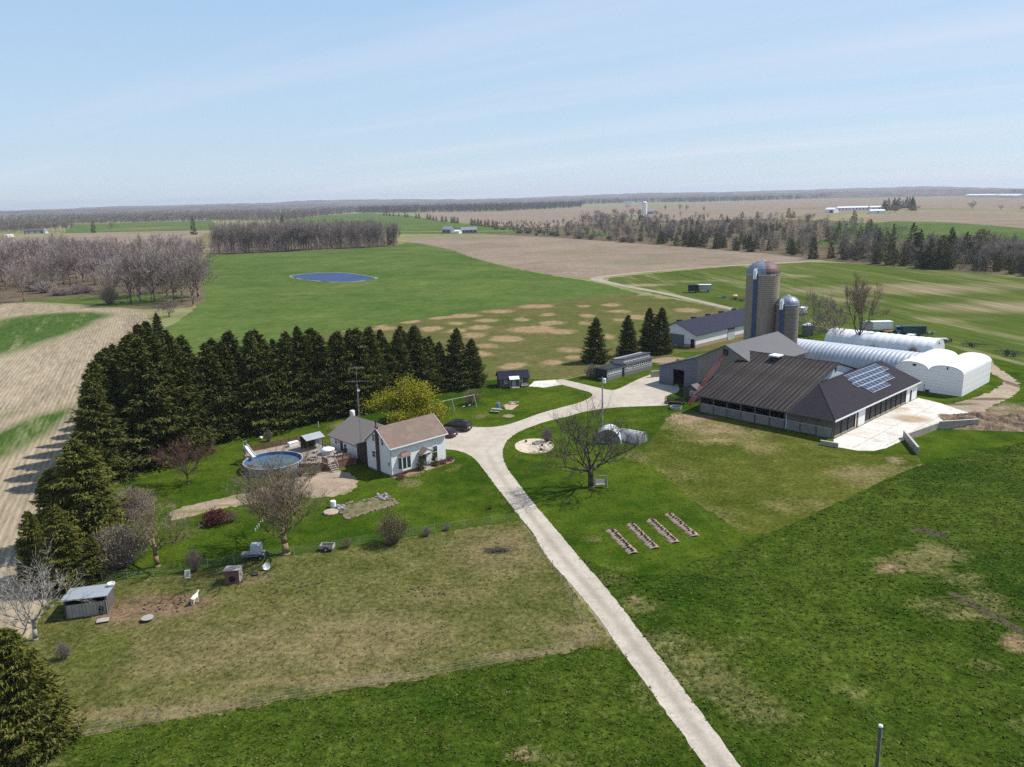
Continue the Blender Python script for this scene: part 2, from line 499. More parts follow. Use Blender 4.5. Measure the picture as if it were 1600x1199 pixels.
# far fields (outlines follow the fields' edges on the ground)
sheet('green_field_beyond_wood', P((436,346),(500,338),(570,333),(640,337),(690,346),(745,352),(800,356),(880,360),(880,364),(620,366),(440,352)), M_green, .10, 14, 0, const(-.1))
sheet('tan_field_far', P((652,333),(780,331),(905,324.5),(1010,321),(1012,331),(960,344),(900,352),(830,356),(760,352),(700,345),(660,338)), M_tan, .12, 16, 0, const(0))
sheet('tan_field_far_right', P((1010,325),(1080,320),(1200,315),(1300,312),(1450,309),(1600,309),(1800,310),(1800,345),(1600,330),(1440,328),(1300,336),(1180,343),(1080,345),(1000,345)), M_tan, .11, 18, 0, blobs([(1300,326,60,3,.8),(1440,327,60,2.5,.8)]))
sheet('tan_field_right_slope', P((1360,337),(1440,331),(1600,333),(1800,338),(1800,372),(1600,357),(1500,349),(1420,345),(1340,346)), M_tan, .14, 10, 0, const(0))
sheet('bright_green_field', P((1300,352),(1400,346),(1480,348),(1600,357),(1800,372),(1800,402),(1600,388),(1520,379),(1430,377),(1300,372)), M_green, .13, 8, 0, const(-.3))
sheet('tan_field_left', P((-200,392),(0,373),(90,367.5),(170,364.5),(320,362),(322,372),(240,392),(100,402),(0,410),(-200,430)), M_tan, .12, 10, 0, const(0))
sheet('green_field_left', P((112,351),(210,348.5),(330,345),(338,350),(330,360),(170,363),(100,365)), M_green, .11, 12, 0, blobs([(230,357,60,2,.6)]))
sheet('pale_field_left', P((300,375),(322,364),(335,364),(335,378),(310,380)), M_bale, .13, 8, 0, const(.5))
sheet('scrub_field', P((-200,430),(0,405),(170,395),(310,398),(320,470),(300,480),(228,484),(160,478),(60,472),(0,474),(-200,490)), M_litter, .06, 6, 0, blobs([(180,470,90,10,.8),(20,450,30,20,-.5),(100,470,60,5,.7)], .1))
sheet('wood_floor', P((325,378),(440,350),(560,348),(620,366),(622,384),(520,391),(330,398)), M_litter, .08, 8, 0)
sheet('hedgerow_floor', P((720,352),(800,354),(900,352),(1000,344),(1200,342),(1330,346),(1430,372),(1600,384),(1800,400),(1800,446),(1600,432),(1440,420),(1290,408),(1200,397),(1000,381),(860,371),(760,366)), M_litter, .09, 6, 0, blobs([(1290,380,40,6,.9),(1420,390,40,5,.9),(1500,395,30,4,.9),(930,366,30,2.5,.9),(1440,410,60,6,.5)], .15))

sheet('green_field', P((286,500),(312,474),(320,398),(336,396),(520,391),(622,383),(640,378),(700,389),(740,404),(800,419),(870,432),(925,440),(975,452),(1010,463),(870,470),(700,494),(600,509),(510,522),(420,560),(250,560),(236,520)), M_green, .05, 4, .5,
      blobs([(480,460,70,3,.35),(650,448,60,5,.30),(430,412,80,3,.25),(560,400,120,3,.2),(350,432,60,1.5,.35),(480,459,120,1,.35)], -.22), curve=1)
sheet('tan_stubble_field', P((620,375),(700,369),(760,367),(860,371),(1000,381),(1200,396),(1290,407),(1240,412),(1100,418),(960,431),(925,437),(870,431),(800,418),(740,403),(700,388)), M_tan, .06, 4, .6, blobs([(760,372,60,2,.5),(1000,410,80,6,.45),(900,395,70,5,.35)], .05), curve=1)
BALE = [(535,516,26,3),(592,509,13,2.5),(640,503,16,3),(685,497,16,2.5),(725,494,26,3),(780,487,26,3),(760,501,20,3),(750,512,18,3.5),(712,506,14,3),(675,514,17,4),(740,524,21,4.5),(785,530,20,5),(712,517,14,3.5),(757,541,19,4),(750,554,16,5),(795,574,14,4),
        (855,492,13,3),(912,479,12,2),(917,494,14,3),(970,487,17,3),(955,477,15,2.5),(1000,496,16,4),(915,505,14,3.5),(862,505,20,3),(832,515,36,5),(815,500,12,3),(970,500,14,3),(1075,485,22,4),(890,547,20,5),(860,567,20,5),(897,559,16,4),(810,571,12,4),(805,530,12,4),(950,527,12,5),(837,479,26,3),(600,514,20,3),(880,519,20,4)]
sheet('bale_field', P((500,523),(600,508),(700,493),(870,469),(1000,459),(1090,474),(1170,492),(1166,545),(1060,552),(1022,562),(920,584),(880,594),(745,594),(700,606),(330,636),(245,640),(240,560),(420,545)), M_bale, .055, 2.2, .4,
      blobs([(a, b, c, d, .75 + .45 * ((a * 7 + b * 3) % 10) / 10) for a, b, c, d in BALE] + [(1062,464,40,3.5,1.0),(1135,480,18,4,.9)], -.18), curve=1)
sheet('streaky_green_field', P((934,437),(1000,429),(1180,413),(1290,409),(1440,420),(1600,432),(1900,455),(2000,700),(1700,604),(1600,575),(1540,558),(1480,544),(1400,526),(1250,506),(1170,493),(1100,475),(1000,455)), M_streak, .045, 3, .5,
      blobs([(1420,452,160,9,.55),(1560,480,120,10,.55),(1330,470,50,6,.35),(1230,432,50,3,.35),(1480,500,80,4,.2),(1000,446,50,2,.7),(1080,440,50,2,.35)], .05), curve=1)
sheet('left_stubble_field', P((-260,500),(-60,474),(60,474),(130,481),(228,484),(238,520),(225,560),(200,640),(170,740),(130,830),(90,900),(40,1010),(0,1090),(-80,1300),(-700,1300)), M_stub, .010, 1.6, .3,
      blobs([(10,518,90,26,1.1),(90,496,80,7,.8),(-70,550,90,50,1.3),(0,690,20,46,.8),(10,650,20,12,.5),(-60,720,60,90,1.0)], -.2), curve=1)

# the yard
sheet('lawn', P((238,520),(520,540),(745,592),(880,594),(1022,562),(1060,552),(1160,545),(1168,488),(1250,502),(1400,522),(1540,554),(1700,598),(2100,690),(1800,780),(1450,760),(1180,860),(1000,920),(830,900),(560,870),(380,890),(150,925),(125,915),(112,860),(130,800),(170,720),(225,600)), M_lawn, .012, 0.9, .1,
      blobs([(560,664,60,8,.7),(470,690,50,6,.6),(420,670,60,5,.5),(640,755,22,7,.8),(705,735,14,4,.5),(715,728,10,4,.5),(755,650,12,5,.45),(1070,690,60,20,.45),(990,710,30,8,.5),(1010,720,22,8,.55),(925,842,20,7,.65),(960,890,40,10,.4),(1130,832,8,4,.8),(200,780,60,20,.5),(330,830,50,20,.25),(450,800,80,25,.35),(240,745,30,8,.35),(1120,600,60,10,.3),(1300,600,400,40,.18),(960,615,30,8,.2),(740,652,25,5,.3),(780,660,30,5,.25)], -.22),
      blobs([(640,742,30,5,.55),(645,735,40,3,.5),(255,790,30,6,.5),(1070,655,36,8,.62),(1130,670,40,8,.45),(1560,660,70,14,.8),(1590,640,60,12,.6),(930,560,80,8,.6),(1000,560,60,6,.6),(1060,566,40,7,.8),(1130,562,40,8,.5),(1290,500,60,20,.7),(1330,480,80,12,.5),(795,650,10,3,.9),(820,660,3,2,.4),(1500,545,30,6,.5)], -.25))
M_past = groundmat('barnyard_grass', (0.056, 0.074, 0.010), (0.094, 0.100, 0.019), (0.175, 0.145, 0.062), (0.27, 0.19, 0.12), fine=1.8, mid=0.30, large=0.05, bump=0.8, lum=0.40, contrast=1.2, bdist=0.2, k_mid=1.1, k_fine=1.0)
sheet('barnyard_pasture', P((1000,712),(1030,672),(1052,640),(1090,642),(1200,668),(1300,697),(1345,712),(1420,708),(1450,722),(1400,742),(1270,806),(1180,845),(1120,808),(1060,765)), M_past, .016, 0.8, .25,
      blobs([(1130,680,70,14,.5),(1080,660,60,14,.5),(1190,700,30,10,.5),(1340,745,40,16,.6),(1110,810,40,25,.35),(1250,790,60,14,.3),(1060,740,40,12,.25),(1400,735,50,8,.5)], -.02),
      blobs([(1070,655,42,8,.75),(1130,672,60,8,.45),(1120,690,40,5,.35),(1460,716,18,3,.9),(1450,728,16,3,.9),(1400,720,16,8,.5)], -.2), curve=1)
# hay on both sides of the drive
HAY_R = P((852,826),(905,872),(1000,908),(1100,872),(1180,844),(1270,804),(1350,766),(1410,737),(1480,716),(1600,690),(1800,655),(2400,760),(2400,1700),(1250,1700),(1135,1200),(1000,1010),(930,925))
sheet('hay_field', HAY_R, M_hay, .020, 0.9, .25,
      blobs([(1000,945,30,14,.5),(990,938,8,4,.9),(1040,1010,60,26,.50),(1110,1060,60,35,.55),(1190,1110,60,30,.45),(1150,1010,40,20,.25),(1420,880,50,16,.75),(1470,865,36,16,.8),(1440,830,30,8,.3),(1500,905,40,12,.5),(1540,935,30,14,.55),(1480,950,50,18,.45),(1545,1040,25,8,.6),(1595,1010,30,16,.8),(1330,1080,40,14,.25),(1560,960,60,10,.45),(960,905,40,10,.4),(1280,1180,40,10,.3),(1590,1130,30,15,.35),(940,870,30,8,.3)], -.06),
      blobs([(1390,890,26,9,.8),(1480,868,20,7,.3),(1462,832,26,4,.65),(1590,1005,26,14,.85),(1530,950,50,3,.3),(993,938,9,3.5,1.0)], -.25), curve=1)
HAY_L = P((-60,1185),(60,1160),(250,1128),(400,1100),(600,1068),(800,1033),(930,1008),(975,1015),(1050,1110),(1130,1230),(1250,1700),(-600,1700))
sheet('hay_field', HAY_L, M_hay, .022, 0.8, .2,
      blobs([(815,1180,22,12,.9),(880,1185,40,10,.35),(60,1190,60,12,.5),(760,1075,120,8,.15),(1010,1090,30,30,.3)], -.06),
      blobs([(813,1180,16,11,1.0)], -.25))
PAD = P((10,1172),(25,1090),(45,1010),(70,950),(110,918),(160,908),(240,903),(366,882),(560,853),(680,833),(812,814),(835,838),(880,900),(936,975),(972,1018),(930,1012),(800,1036),(600,1071),(400,1104),(250,1131),(100,1158))
sheet('goat_paddock', PAD, M_pad, .026, 0.7, .18,
      blobs([(780,860,70,35,.45),(900,990,40,20,.45),(500,1000,160,60,.30),(300,1020,120,40,.28),(600,1000,100,40,.25),(250,1115,200,8,.9),(600,1062,200,7,.9),(850,1022,90,6,.9),(120,1150,60,8,.8),(390,905,30,9,.8),(330,1100,90,20,.3),(700,930,60,20,.2),(160,1020,40,30,-.3)], .26),
      blobs([(230,945,80,18,.75),(200,975,50,12,.5),(290,945,60,14,.45),(170,960,30,12,.5),(420,925,60,6,.2),(800,850,24,16,.35),(300,965,40,8,.3)], -.22))

# ---- drive, paths, yard concrete
DRIVE = P((1260,1420),(1103,1199),(1060,1140),(1017,1080),(970,1017),(940,972),(900,922),(850,867),(835,835),(815,812),(800,792),(780,767),(760,740),(745,720),(732,710),(715,704),(690,702),(680,690),(680,668),(700,662),(735,668),(777,668),(810,659),(840,647),(885,635),(908,629),(928,619),(922,613),(905,609),(880,602),(868,598),(874,592),(892,596),(930,605),(955,611),(970,607),(992,595),(1020,584),(1032,580),(1060,600),(1062,614),(1042,617),(1040,627),(1048,634),(1010,635),(955,637),(910,644),(885,652),(860,657),(835,665),(810,675),(793,687),(785,702),(787,725),(807,752),(832,785),(867,825),(912,880),(955,927),(990,975),(1025,1020),(1070,1080),(1115,1140),(1157,1199),(1330,1420))
cl = [G(*q) for q in ((1295,1420),(1130,1199),(1044,1080),(965,972),(880,872),(815,788),(775,735),(760,705),(790,684),(850,655),(910,636),(960,622),(1000,612))]
def drive_dry(x, y):
    d = np.full(x.shape, 99.)
    for p, q in zip(cl[:-1], cl[1:]):
        ax, ay, bx_, by_ = p.x, p.y, q.x, q.y
        t = np.clip(((x-ax)*(bx_-ax)+(y-ay)*(by_-ay)) / ((bx_-ax)**2+(by_-ay)**2), 0, 1)
        d = np.minimum(d, np.hypot(x-ax-t*(bx_-ax), y-ay-t*(by_-ay)))
    near = np.clip((150 - y) / 50, 0.25, 1)
    return -.05 + near * .5 * np.clip(1.3 - d / .6, 0, 1) + near * .35 * np.clip((d - 1.45) / .4, 0, 1)
def drive_bare(x, y):
    v = drive_dry(x, y)
    return -.45 + np.clip((75 - y) / 25, 0, 1) * .75 * np.clip((v - .1) / .3, 0, 1) * (v < .36)
sheet('gravel_drive', DRIVE, M_gravel, .034, 0.40, .035, drive_dry, drive_bare, curve=2)
sheet('dirt_path', P((262,806),(275,795),(320,785),(360,776),(402,766),(430,755),(470,741),(505,734),(541,737),(560,750),(556,766),(530,776),(466,780),(413,784),(360,793),(310,803),(275,815)), M_dirt, .030, .5, .22, blobs([(440,765,60,6,.3),(300,800,40,3,.6),(360,790,40,2,.5),(360,778,40,2,.5),(545,770,20,6,.5),(480,778,40,3,.5)], -.05), const(-.3), curve=1)
sheet('sand_circle', [G(835,697) + Vector((3.25*math.cos(t), 4.1*math.sin(t), 0)) for t in np.linspace(0, 6.283, 30)[:-1]], mat('pale_sand', (0.55, 0.46, 0.35), var=.12, scale=1.5, bump=.2), .031, .7, .06)
sheet('sand_pit', P((786,634),(800,629),(811,633),(800,641),(790,640)), mat('brown_sand', (0.42, 0.32, 0.22), var=.15, scale=2), .031, .6, .05)
sheet('concrete_pad', P((826,604),(835,596),(868,594),(880,601),(850,606)), M_conc, .030, .8, .03, const(-.3), const(-.5))
sheet('farm_track', P((1440,630),(1477,634),(1510,626),(1547,613),(1564,604),(1568,596),(1560,589),(1549,584),(1540,572),(1530,556),(1545,554),(1556,574),(1577,586),(1595,601),(1592,614),(1570,626),(1547,636),(1534,648),(1540,660),(1500,660)), M_track, .030, .7, .2, blobs([(1545,624,30,2,.8),(1580,600,6,8,.8),(1500,632,30,2,.6)], .1), const(-.1), curve=1)
YARD = [W(*q) for q in ((124.6,54.25),(121.0,52.6),(121.3,49.0),(122.8,47.0),(125.5,46.2),(131.9,45.7),(141.8,44.3),(146.2,40.8),(154.6,40.8),(160.2,49.6),(161.8,54.25))]
sheet('concrete_yard', YARD, M_conc, .040, .5, .02,
      blobs([(1425,655,34,8,.62),(1330,668,20,4,.5),(1400,640,30,5,.5),(1390,676,26,3,.3),(1450,645,14,3,.4),(1370,690,10,3,.5),(1315,672,12,5,.5)], -.16), blobs([(1430,632,20,5,.5),(1420,655,26,5,.28)], -.32))
# slab joints cut into the yard
jm = mat('slab_joint', (0.22, 0.19, 0.15), var=.3)
jb = MB()
for a in (129, 134, 139, 144, 149, 154): 
    p, q = W(a, 54.1), W(a, 45.9 if a < 142 else 41.4)
    d = (q - p).normalized(); nn = Vector((-d.y, d.x, 0)) * .035
    jb.face([tuple(k + Vector((0, 0, .045))) for k in (p + nn, q + nn, q - nn, p - nn)])
for b in (50.0, 46.6):
    p, q = W(122 if b > 49 else 126, b), W(158.5 if b > 49 else 157, b)
    d = (q - p).normalized(); nn = Vector((-d.y, d.x, 0)) * .035
    jb.face([tuple(k + Vector((0, 0, .0465))) for k in (p + nn, q + nn, q - nn, p - nn)])
j = jb.build('slab_joint', jm, bpy.data.objects['concrete_yard'])

# lane bending round the far fields
def ribbon(name, pts, w, m, z, step=2.0, jit=.08, dry=None, bare=None):
    c = [G(*q) for q in pts]; L = []; Rr = []
    for i, p in enumerate(c):
        d = (c[min(i+1, len(c)-1)] - c[max(i-1, 0)]).normalized(); nn = Vector((-d.y, d.x, 0)) * (w if not hasattr(w, '__len__') else w[i]) / 2
        L.append(p + nn); Rr.append(p - nn)
    return sheet(name, L + Rr[::-1], m, z, step, jit, dry or const(-.3), bare or const(-.4), curve=1)
M_lane = groundmat('lane_gravel', (0.29, 0.25, 0.19), (0.34, 0.30, 0.235), (0.15, 0.15, 0.06), fine=1.5, mid=.3, large=.05, bump=0, lum=.15)
ribbon('farm_lane', [(1180,492),(1160,487),(1100,473),(1040,459),(985,449),(945,441),(930,437),(937,433),(965,430),(1000,426),(1060,421),(1180,413),(1290,408),(1330,404),(1420,400)], [3.8]*4 + [4.5, 5.5, 6.5, 6.5, 5] + [4]*6, M_lane, .070, 2.5)
ribbon('country_road', [(-200,382),(0,372.5),(90,367),(180,364),(330,361.5),(620,363),(760,361.5),(880,360)], 8, M_lane, .16, 12, 0)
ribbon('far_road', [(1000,347),(1100,343),(1300,337),(1440,330),(1600,334),(1800,338)], 8, M_lane, .17, 12, 0)

M_ditch = groundmat('wet_ditch', (0.055, 0.05, 0.03), (0.09, 0.075, 0.045), (0.08, 0.10, 0.02), (0.2, .15, .1), fine=2, mid=.5, bump=.8, lum=.4)
sheet('ditch', P((1476,922),(1500,930),(1530,945),(1562,962),(1620,996),(1620,1006),(1556,971),(1520,951),(1490,936)), M_ditch, .032, .4, .12, const(.2), const(-.4), curve=1)
sheet('ditch', P((1425,824),(1450,826),(1480,835),(1482,842),(1455,838),(1430,832)), M_ditch, .033, .35, .12, const(.1), const(-.4), curve=1)
# ---- pond
def ell(px, py, rx, ry, k=28, wob=.06, seed=3):
    g = np.random.default_rng(seed); c = G(px, py); wx = rx * math.hypot(c.y, CZ) / F; wy = abs(G(px, py-ry).y - G(px, py+ry).y) / 2
    return [c + Vector((wx*math.cos(t)*(1+g.normal(0, wob)), wy*math.sin(t)*(1+g.normal(0, wob)), 0)) for t in np.linspace(0, 6.283, k, endpoint=False)]
PONDP = P((450,432.5),(462,429.5),(490,427),(525,426),(552,427.5),(570,431),(592,434.5),(580,437.5),(560,440.5),(535,441.5),(505,440.5),(478,437.5),(460,435))
PC = sum((Vector(p) for p in PONDP), Vector()) / len(PONDP)
sheet('pond_shore', [PC + (p - PC) * 1.012 for p in PONDP], mat('pale_mud', (0.27, 0.26, 0.23), var=.2, scale=.2), .075, 3, .5, curve=1)
wm = mat('pond_water', (0.022, 0.045, 0.115), rough=0.45, var=.35, scale=.08, bump=.7, bscale=.9, spec=.15)
sheet('pond', [PC + (p - PC) * .97 for p in PONDP], wm, .095, 3, .3, curve=1)

# ---- tufts of grass and crop that stand above the sheets
def tufts(name, label, poly, dens, m, h, w, maxd=160, seed=1, blades=4, hole=None, cat='grass', weight=None):
    g = np.random.default_rng(seed)
    x0 = min(p[0] for p in poly); x1 = max(p[0] for p in poly); y0 = max(25, min(p[1] for p in poly)); y1 = min(maxd, max(p[1] for p in poly))
    x0 = max(x0, -75); x1 = min(x1, 110)
    n = int((x1-x0)*(y1-y0)*dens)
    x = g.uniform(x0, x1, n); y = g.uniform(y0, y1, n)
    ok = inpoly([(p[0], p[1]) for p in poly], x, y) & (np.abs(x) < y * .72 + 8)
    if weight is not None: ok &= g.uniform(0, 1, n) < weight(x, y)
    for hp in hole or []: ok &= ~inpoly([(p[0], p[1]) for p in hp], x, y)
    # clump the tufts
    cl_ = .5 + .5*np.sin(x*.9 + 1.7*np.sin(y*.43)) * np.sin(y*.8 + 1.3*np.sin(x*.37))
    ok &= g.uniform(0, 1, n) < (.6 + .4*cl_)
    x = x[ok]; y = y[ok]; n = len(x)
    s = g.uniform(.6, 1.35, n)
    V_ = []; 
    for b in range(blades):
        t = g.uniform(0, 6.283, n); l = w * s * g.uniform(.5, 1.1, n); hh = h * s * g.uniform(.5, 1.1, n)
        ca, sa = np.cos(t), np.sin(t)
        bw = w * s * .38
        bx_ = x + ca*l*.15; by_ = y + sa*l*.15
        V_.append(np.stack([np.column_stack([bx_ - sa*bw, by_ + ca*bw, np.full(n, .0)]), np.column_stack([bx_ + sa*bw, by_ - ca*bw, np.full(n, .0)]), np.column_stack([x + ca*l, y + sa*l, hh])], 1))
    v = np.concatenate(V_).reshape(-1, 3)
    f = np.arange(len(v)).reshape(-1, 3)
    o = child(name, mesh_np(name, v, f, m), None)
    o['kind'] = 'stuff'; o['label'] = label; o['category'] = cat
    return o
m_hayt = leafmat('hay_blades', (0.023, 0.048, 0.004), (0.074, 0.106, 0.013), (0.17, 0.155, 0.06))
m_padt = leafmat('paddock_blades', (0.034, 0.050, 0.008), (0.108, 0.102, 0.031), (0.235, 0.195, 0.105))
m_lawnt = leafmat('verge_blades', (0.022, 0.050, 0.004), (0.068, 0.104, 0.010), (0.12, 0.125, 0.03))
hb = blobs([(1420,880,70,24,1),(1470,865,40,18,1),(1595,1010,34,20,1),(1110,1060,60,40,.5)], 0)
drp = [DRIVE]
tufts('hay_clumps', 'lush dark green hay clumps right of the gravel drive', HAY_R, 6, m_hayt, .13, .27, 150, 3, 4, drp, weight=lambda x, y: 1 - .85*np.clip(hb(x, y), 0, 1))
tufts('hay_clumps', 'lush green hay clumps in the strip below the goat paddock', HAY_L, 8.5, m_hayt, .13, .26, 90, 4, 4, drp)
tufts('paddock_tufts', 'dry straw-coloured grass tufts across the goat paddock', PAD, 5, m_padt, .11, .20, 130, 5, 3, drp)
LAWN_T = P((300,700),(560,655),(745,596),(880,600),(1022,570),(1060,640),(1180,845),(1000,915),(850,830),(812,812),(560,850),(366,880),(160,905),(130,850),(200,760))
tufts('lawn_tufts', 'uneven tufts of green grass on the lawn round the house', LAWN_T, 4.5, m_lawnt, .075, .22, 175, 9, 3, drp + [P((262,806),(402,766),(470,741),(541,737),(560,750),(530,776),(413,784),(275,815)), [W(60,92),W(76,92),W(76,114),W(60,114)], [W(48,102),W(64,102),W(64,118),W(48,118)], P((541,812),(622,788),(605,774),(526,792))])
# ================================================================== TREES
def unit(v): return v / (np.linalg.norm(v) + 1e-9)

M_needle = leafmat('spruce_needles', (0.034, 0.047, 0.011), (0.088, 0.096, 0.024), (0.165, 0.145, 0.042))
M_needle_y = leafmat('cedar_needles', (0.050, 0.068, 0.014), (0.130, 0.132, 0.028), (0.215, 0.175, 0.05))
M_bark = mat('spruce_bark', (0.10, 0.075, 0.055), var=.3, scale=6, bump=.4)
M_bark2 = mat('grey_bark', (0.150, 0.122, 0.098), var=.3, scale=6, bump=.4, rnd=.2)
M_bark_pale = mat('pale_dead_bark', (0.27, 0.245, 0.215), var=.2, scale=6, rnd=.1)
M_bark_oak = mat('dark_bark', (0.085, 0.070, 0.055), var=.3, scale=6, bump=.4)
M_bark_yel = mat('lichen_bark', (0.21, 0.155, 0.085), var=.35, scale=4, bump=.4)
M_twig = leafmat('grey_twigs', (0.18, 0.145, 0.125), (0.31, 0.255, 0.22))
M_twig_red = leafmat('budding_twigs', (0.215, 0.170, 0.155), (0.35, 0.285, 0.262), (0.36, 0.265, 0.24))
M_twig_tan = leafmat('tan_twigs', (0.19, 0.145, 0.095), (0.29, 0.22, 0.15))
M_twig_tan2 = leafmat('olive_twigs', (0.125, 0.102, 0.072), (0.20, 0.165, 0.12))
M_twig_dk = leafmat('dark_twigs', (0.075, 0.062, 0.048), (0.13, 0.105, 0.085))
M_twig_pale = leafmat('pale_twigs', (0.23, 0.215, 0.19), (0.34, 0.315, 0.285))
M_bud_y = leafmat('young_leaves', (0.14, 0.145, 0.012), (0.27, 0.26, 0.020), (0.36, 0.33, 0.05))
M_bud_g = leafmat('spring_buds', (0.13, 0.13, 0.045), (0.22, 0.20, 0.075))
M_red = leafmat('red_shrub', (0.075, 0.022, 0.018), (0.165, 0.055, 0.042))

def tri_mesh(name, tris, m):
    v = np.asarray(tris, np.float32).reshape(-1, 3)
    return mesh_np(name, v, np.arange(len(v)).reshape(-1, 3), m)

def spruce_meshes(seed, H=15., Rr=3.0, nb=300, ns=34, ragged=.25, low=.04, needle=None, power=.85, fat=1.0):
    g = np.random.default_rng(seed)
    T = []
    sides = g.uniform(.8, 1.15, 8)                     # lopsided crown
    for i in range(nb):
        f = (i + g.uniform(0, 1)) / nb
        f = f ** 1.25                                   # more branches low down
        z = H * (low + (1 - low) * f)
        az_ = g.uniform(0, 6.283)
        r = Rr * (1 - f) ** power * (1 + g.normal(0, ragged) * .6) * sides[int(az_ / 6.2832 * 8) % 8] + .12
        if f < .12: r *= .75 + 2 * f
        d = np.array([math.cos(az_), math.sin(az_), 0])
        s = np.array([-d[1], d[0], 0])
        droop = (.34 - .30 * f) * r
        k = max(6, int(ns * (.35 + .8 * r / Rr)))
        t = g.uniform(.12, 1, k) ** .75
        up_tip = np.where(t > .72, (t - .72) * .55 * r, 0)
        base = np.outer(t * r, d) + np.array([0, 0, z]) + np.outer(-droop * np.sin(t * 1.9) + up_tip, [0, 0, 1])
        side = g.normal(0, 1, k) * .30 * r * (.25 + .5 * t) * .6
        base += np.outer(side, s) + g.normal(0, .05, (k, 3))
        ln = g.uniform(.38, .75, k) * fat * (.55 + .5 * min(1, r / 1.5))
        dirv = np.outer(np.ones(k), d) * g.uniform(.4, 1.1, (k, 1)) + np.outer(np.sign(side) * g.uniform(0, .9, k), s) + np.outer(g.uniform(-.7, .45, k), [0, 0, 1])
        dirv /= np.linalg.norm(dirv, axis=1, keepdims=True)
        wv = np.cross(dirv, g.normal(0, 1, (k, 3))); wv /= np.linalg.norm(wv, axis=1, keepdims=True)
        wv *= (g.uniform(.07, .14, k) * fat)[:, None]
        T.append(np.stack([base - wv, base + wv, base + dirv * ln[:, None]], 1))
    # leader
    k = 30; zz = H * g.uniform(.93, 1.02, k); a = g.uniform(0, 6.283, k)
    b = np.column_stack([np.cos(a)*.05, np.sin(a)*.05, zz]); dv_ = np.column_stack([np.cos(a), np.sin(a), g.uniform(.2, 1.2, k)]) * .38
    wv = np.cross(dv_, [0, 0, 1.]) * .25
    T.append(np.stack([b - wv, b + wv, b + dv_], 1))
    crown = tri_mesh('crown', np.concatenate(T), needle or M_needle)
    tb = MB().tube((0, 0, -.15), (0, 0, H*.55), .21, .11, 7).tube((0, 0, H*.55), (0, 0, H*.985), .11, .02, 6)
    return crown, tb.mesh('trunk', M_bark), H

SPR = [spruce_meshes(s, Rr=r, ragged=q, nb=380, ns=62, power=pw_) for s, r, q, pw_ in ((1, 3.4, .35, .75), (2, 3.9, .4, .7), (3, 3.1, .45, .8), (4, 3.6, .38, .68), (5, 4.1, .35, .72))]
SPR_BIG = spruce_meshes(9, H=10, Rr=3.6, nb=420, ns=80, needle=M_needle_y, power=.7, fat=.8)
SPR_Y = [spruce_meshes(11, H=10, Rr=3.1, nb=280, ns=105, needle=M_needle_y, power=.55, fat=.65), spruce_meshes(12, H=10, Rr=2.7, nb=280, ns=100, needle=M_needle_y, power=.62, fat=.65)]
SPR_LO = [spruce_meshes(s, Rr=r, nb=110, ns=16, fat=1.7, power=p_) for s, r, p_ in ((21, 2.7, .85), (22, 3.2, .7), (23, 2.9, .55))]
CED_LO = [spruce_meshes(s, Rr=r, nb=110, ns=16, fat=1.7, power=p_, needle=M_needle_y) for s, r, p_ in ((31, 3.2, .6), (32, 4.0, .5))]

_rt = random.Random(5)
def put_tree(parts, x, y, h, label, cat='tree', name='tree', group=None, wide=1.0, rz=None):
    crown, trunk, H = parts[:3]
    s = h / H
    t = thing(name, label, cat, (x, y, 0), _rt.uniform(0, 6.28) if rz is None else rz, group, (s * wide, s * wide, s))
    child('trunk', trunk, t); child('crown', crown, t)
    if len(parts) > 3:
        child('leaves', parts[3], t)
    return t

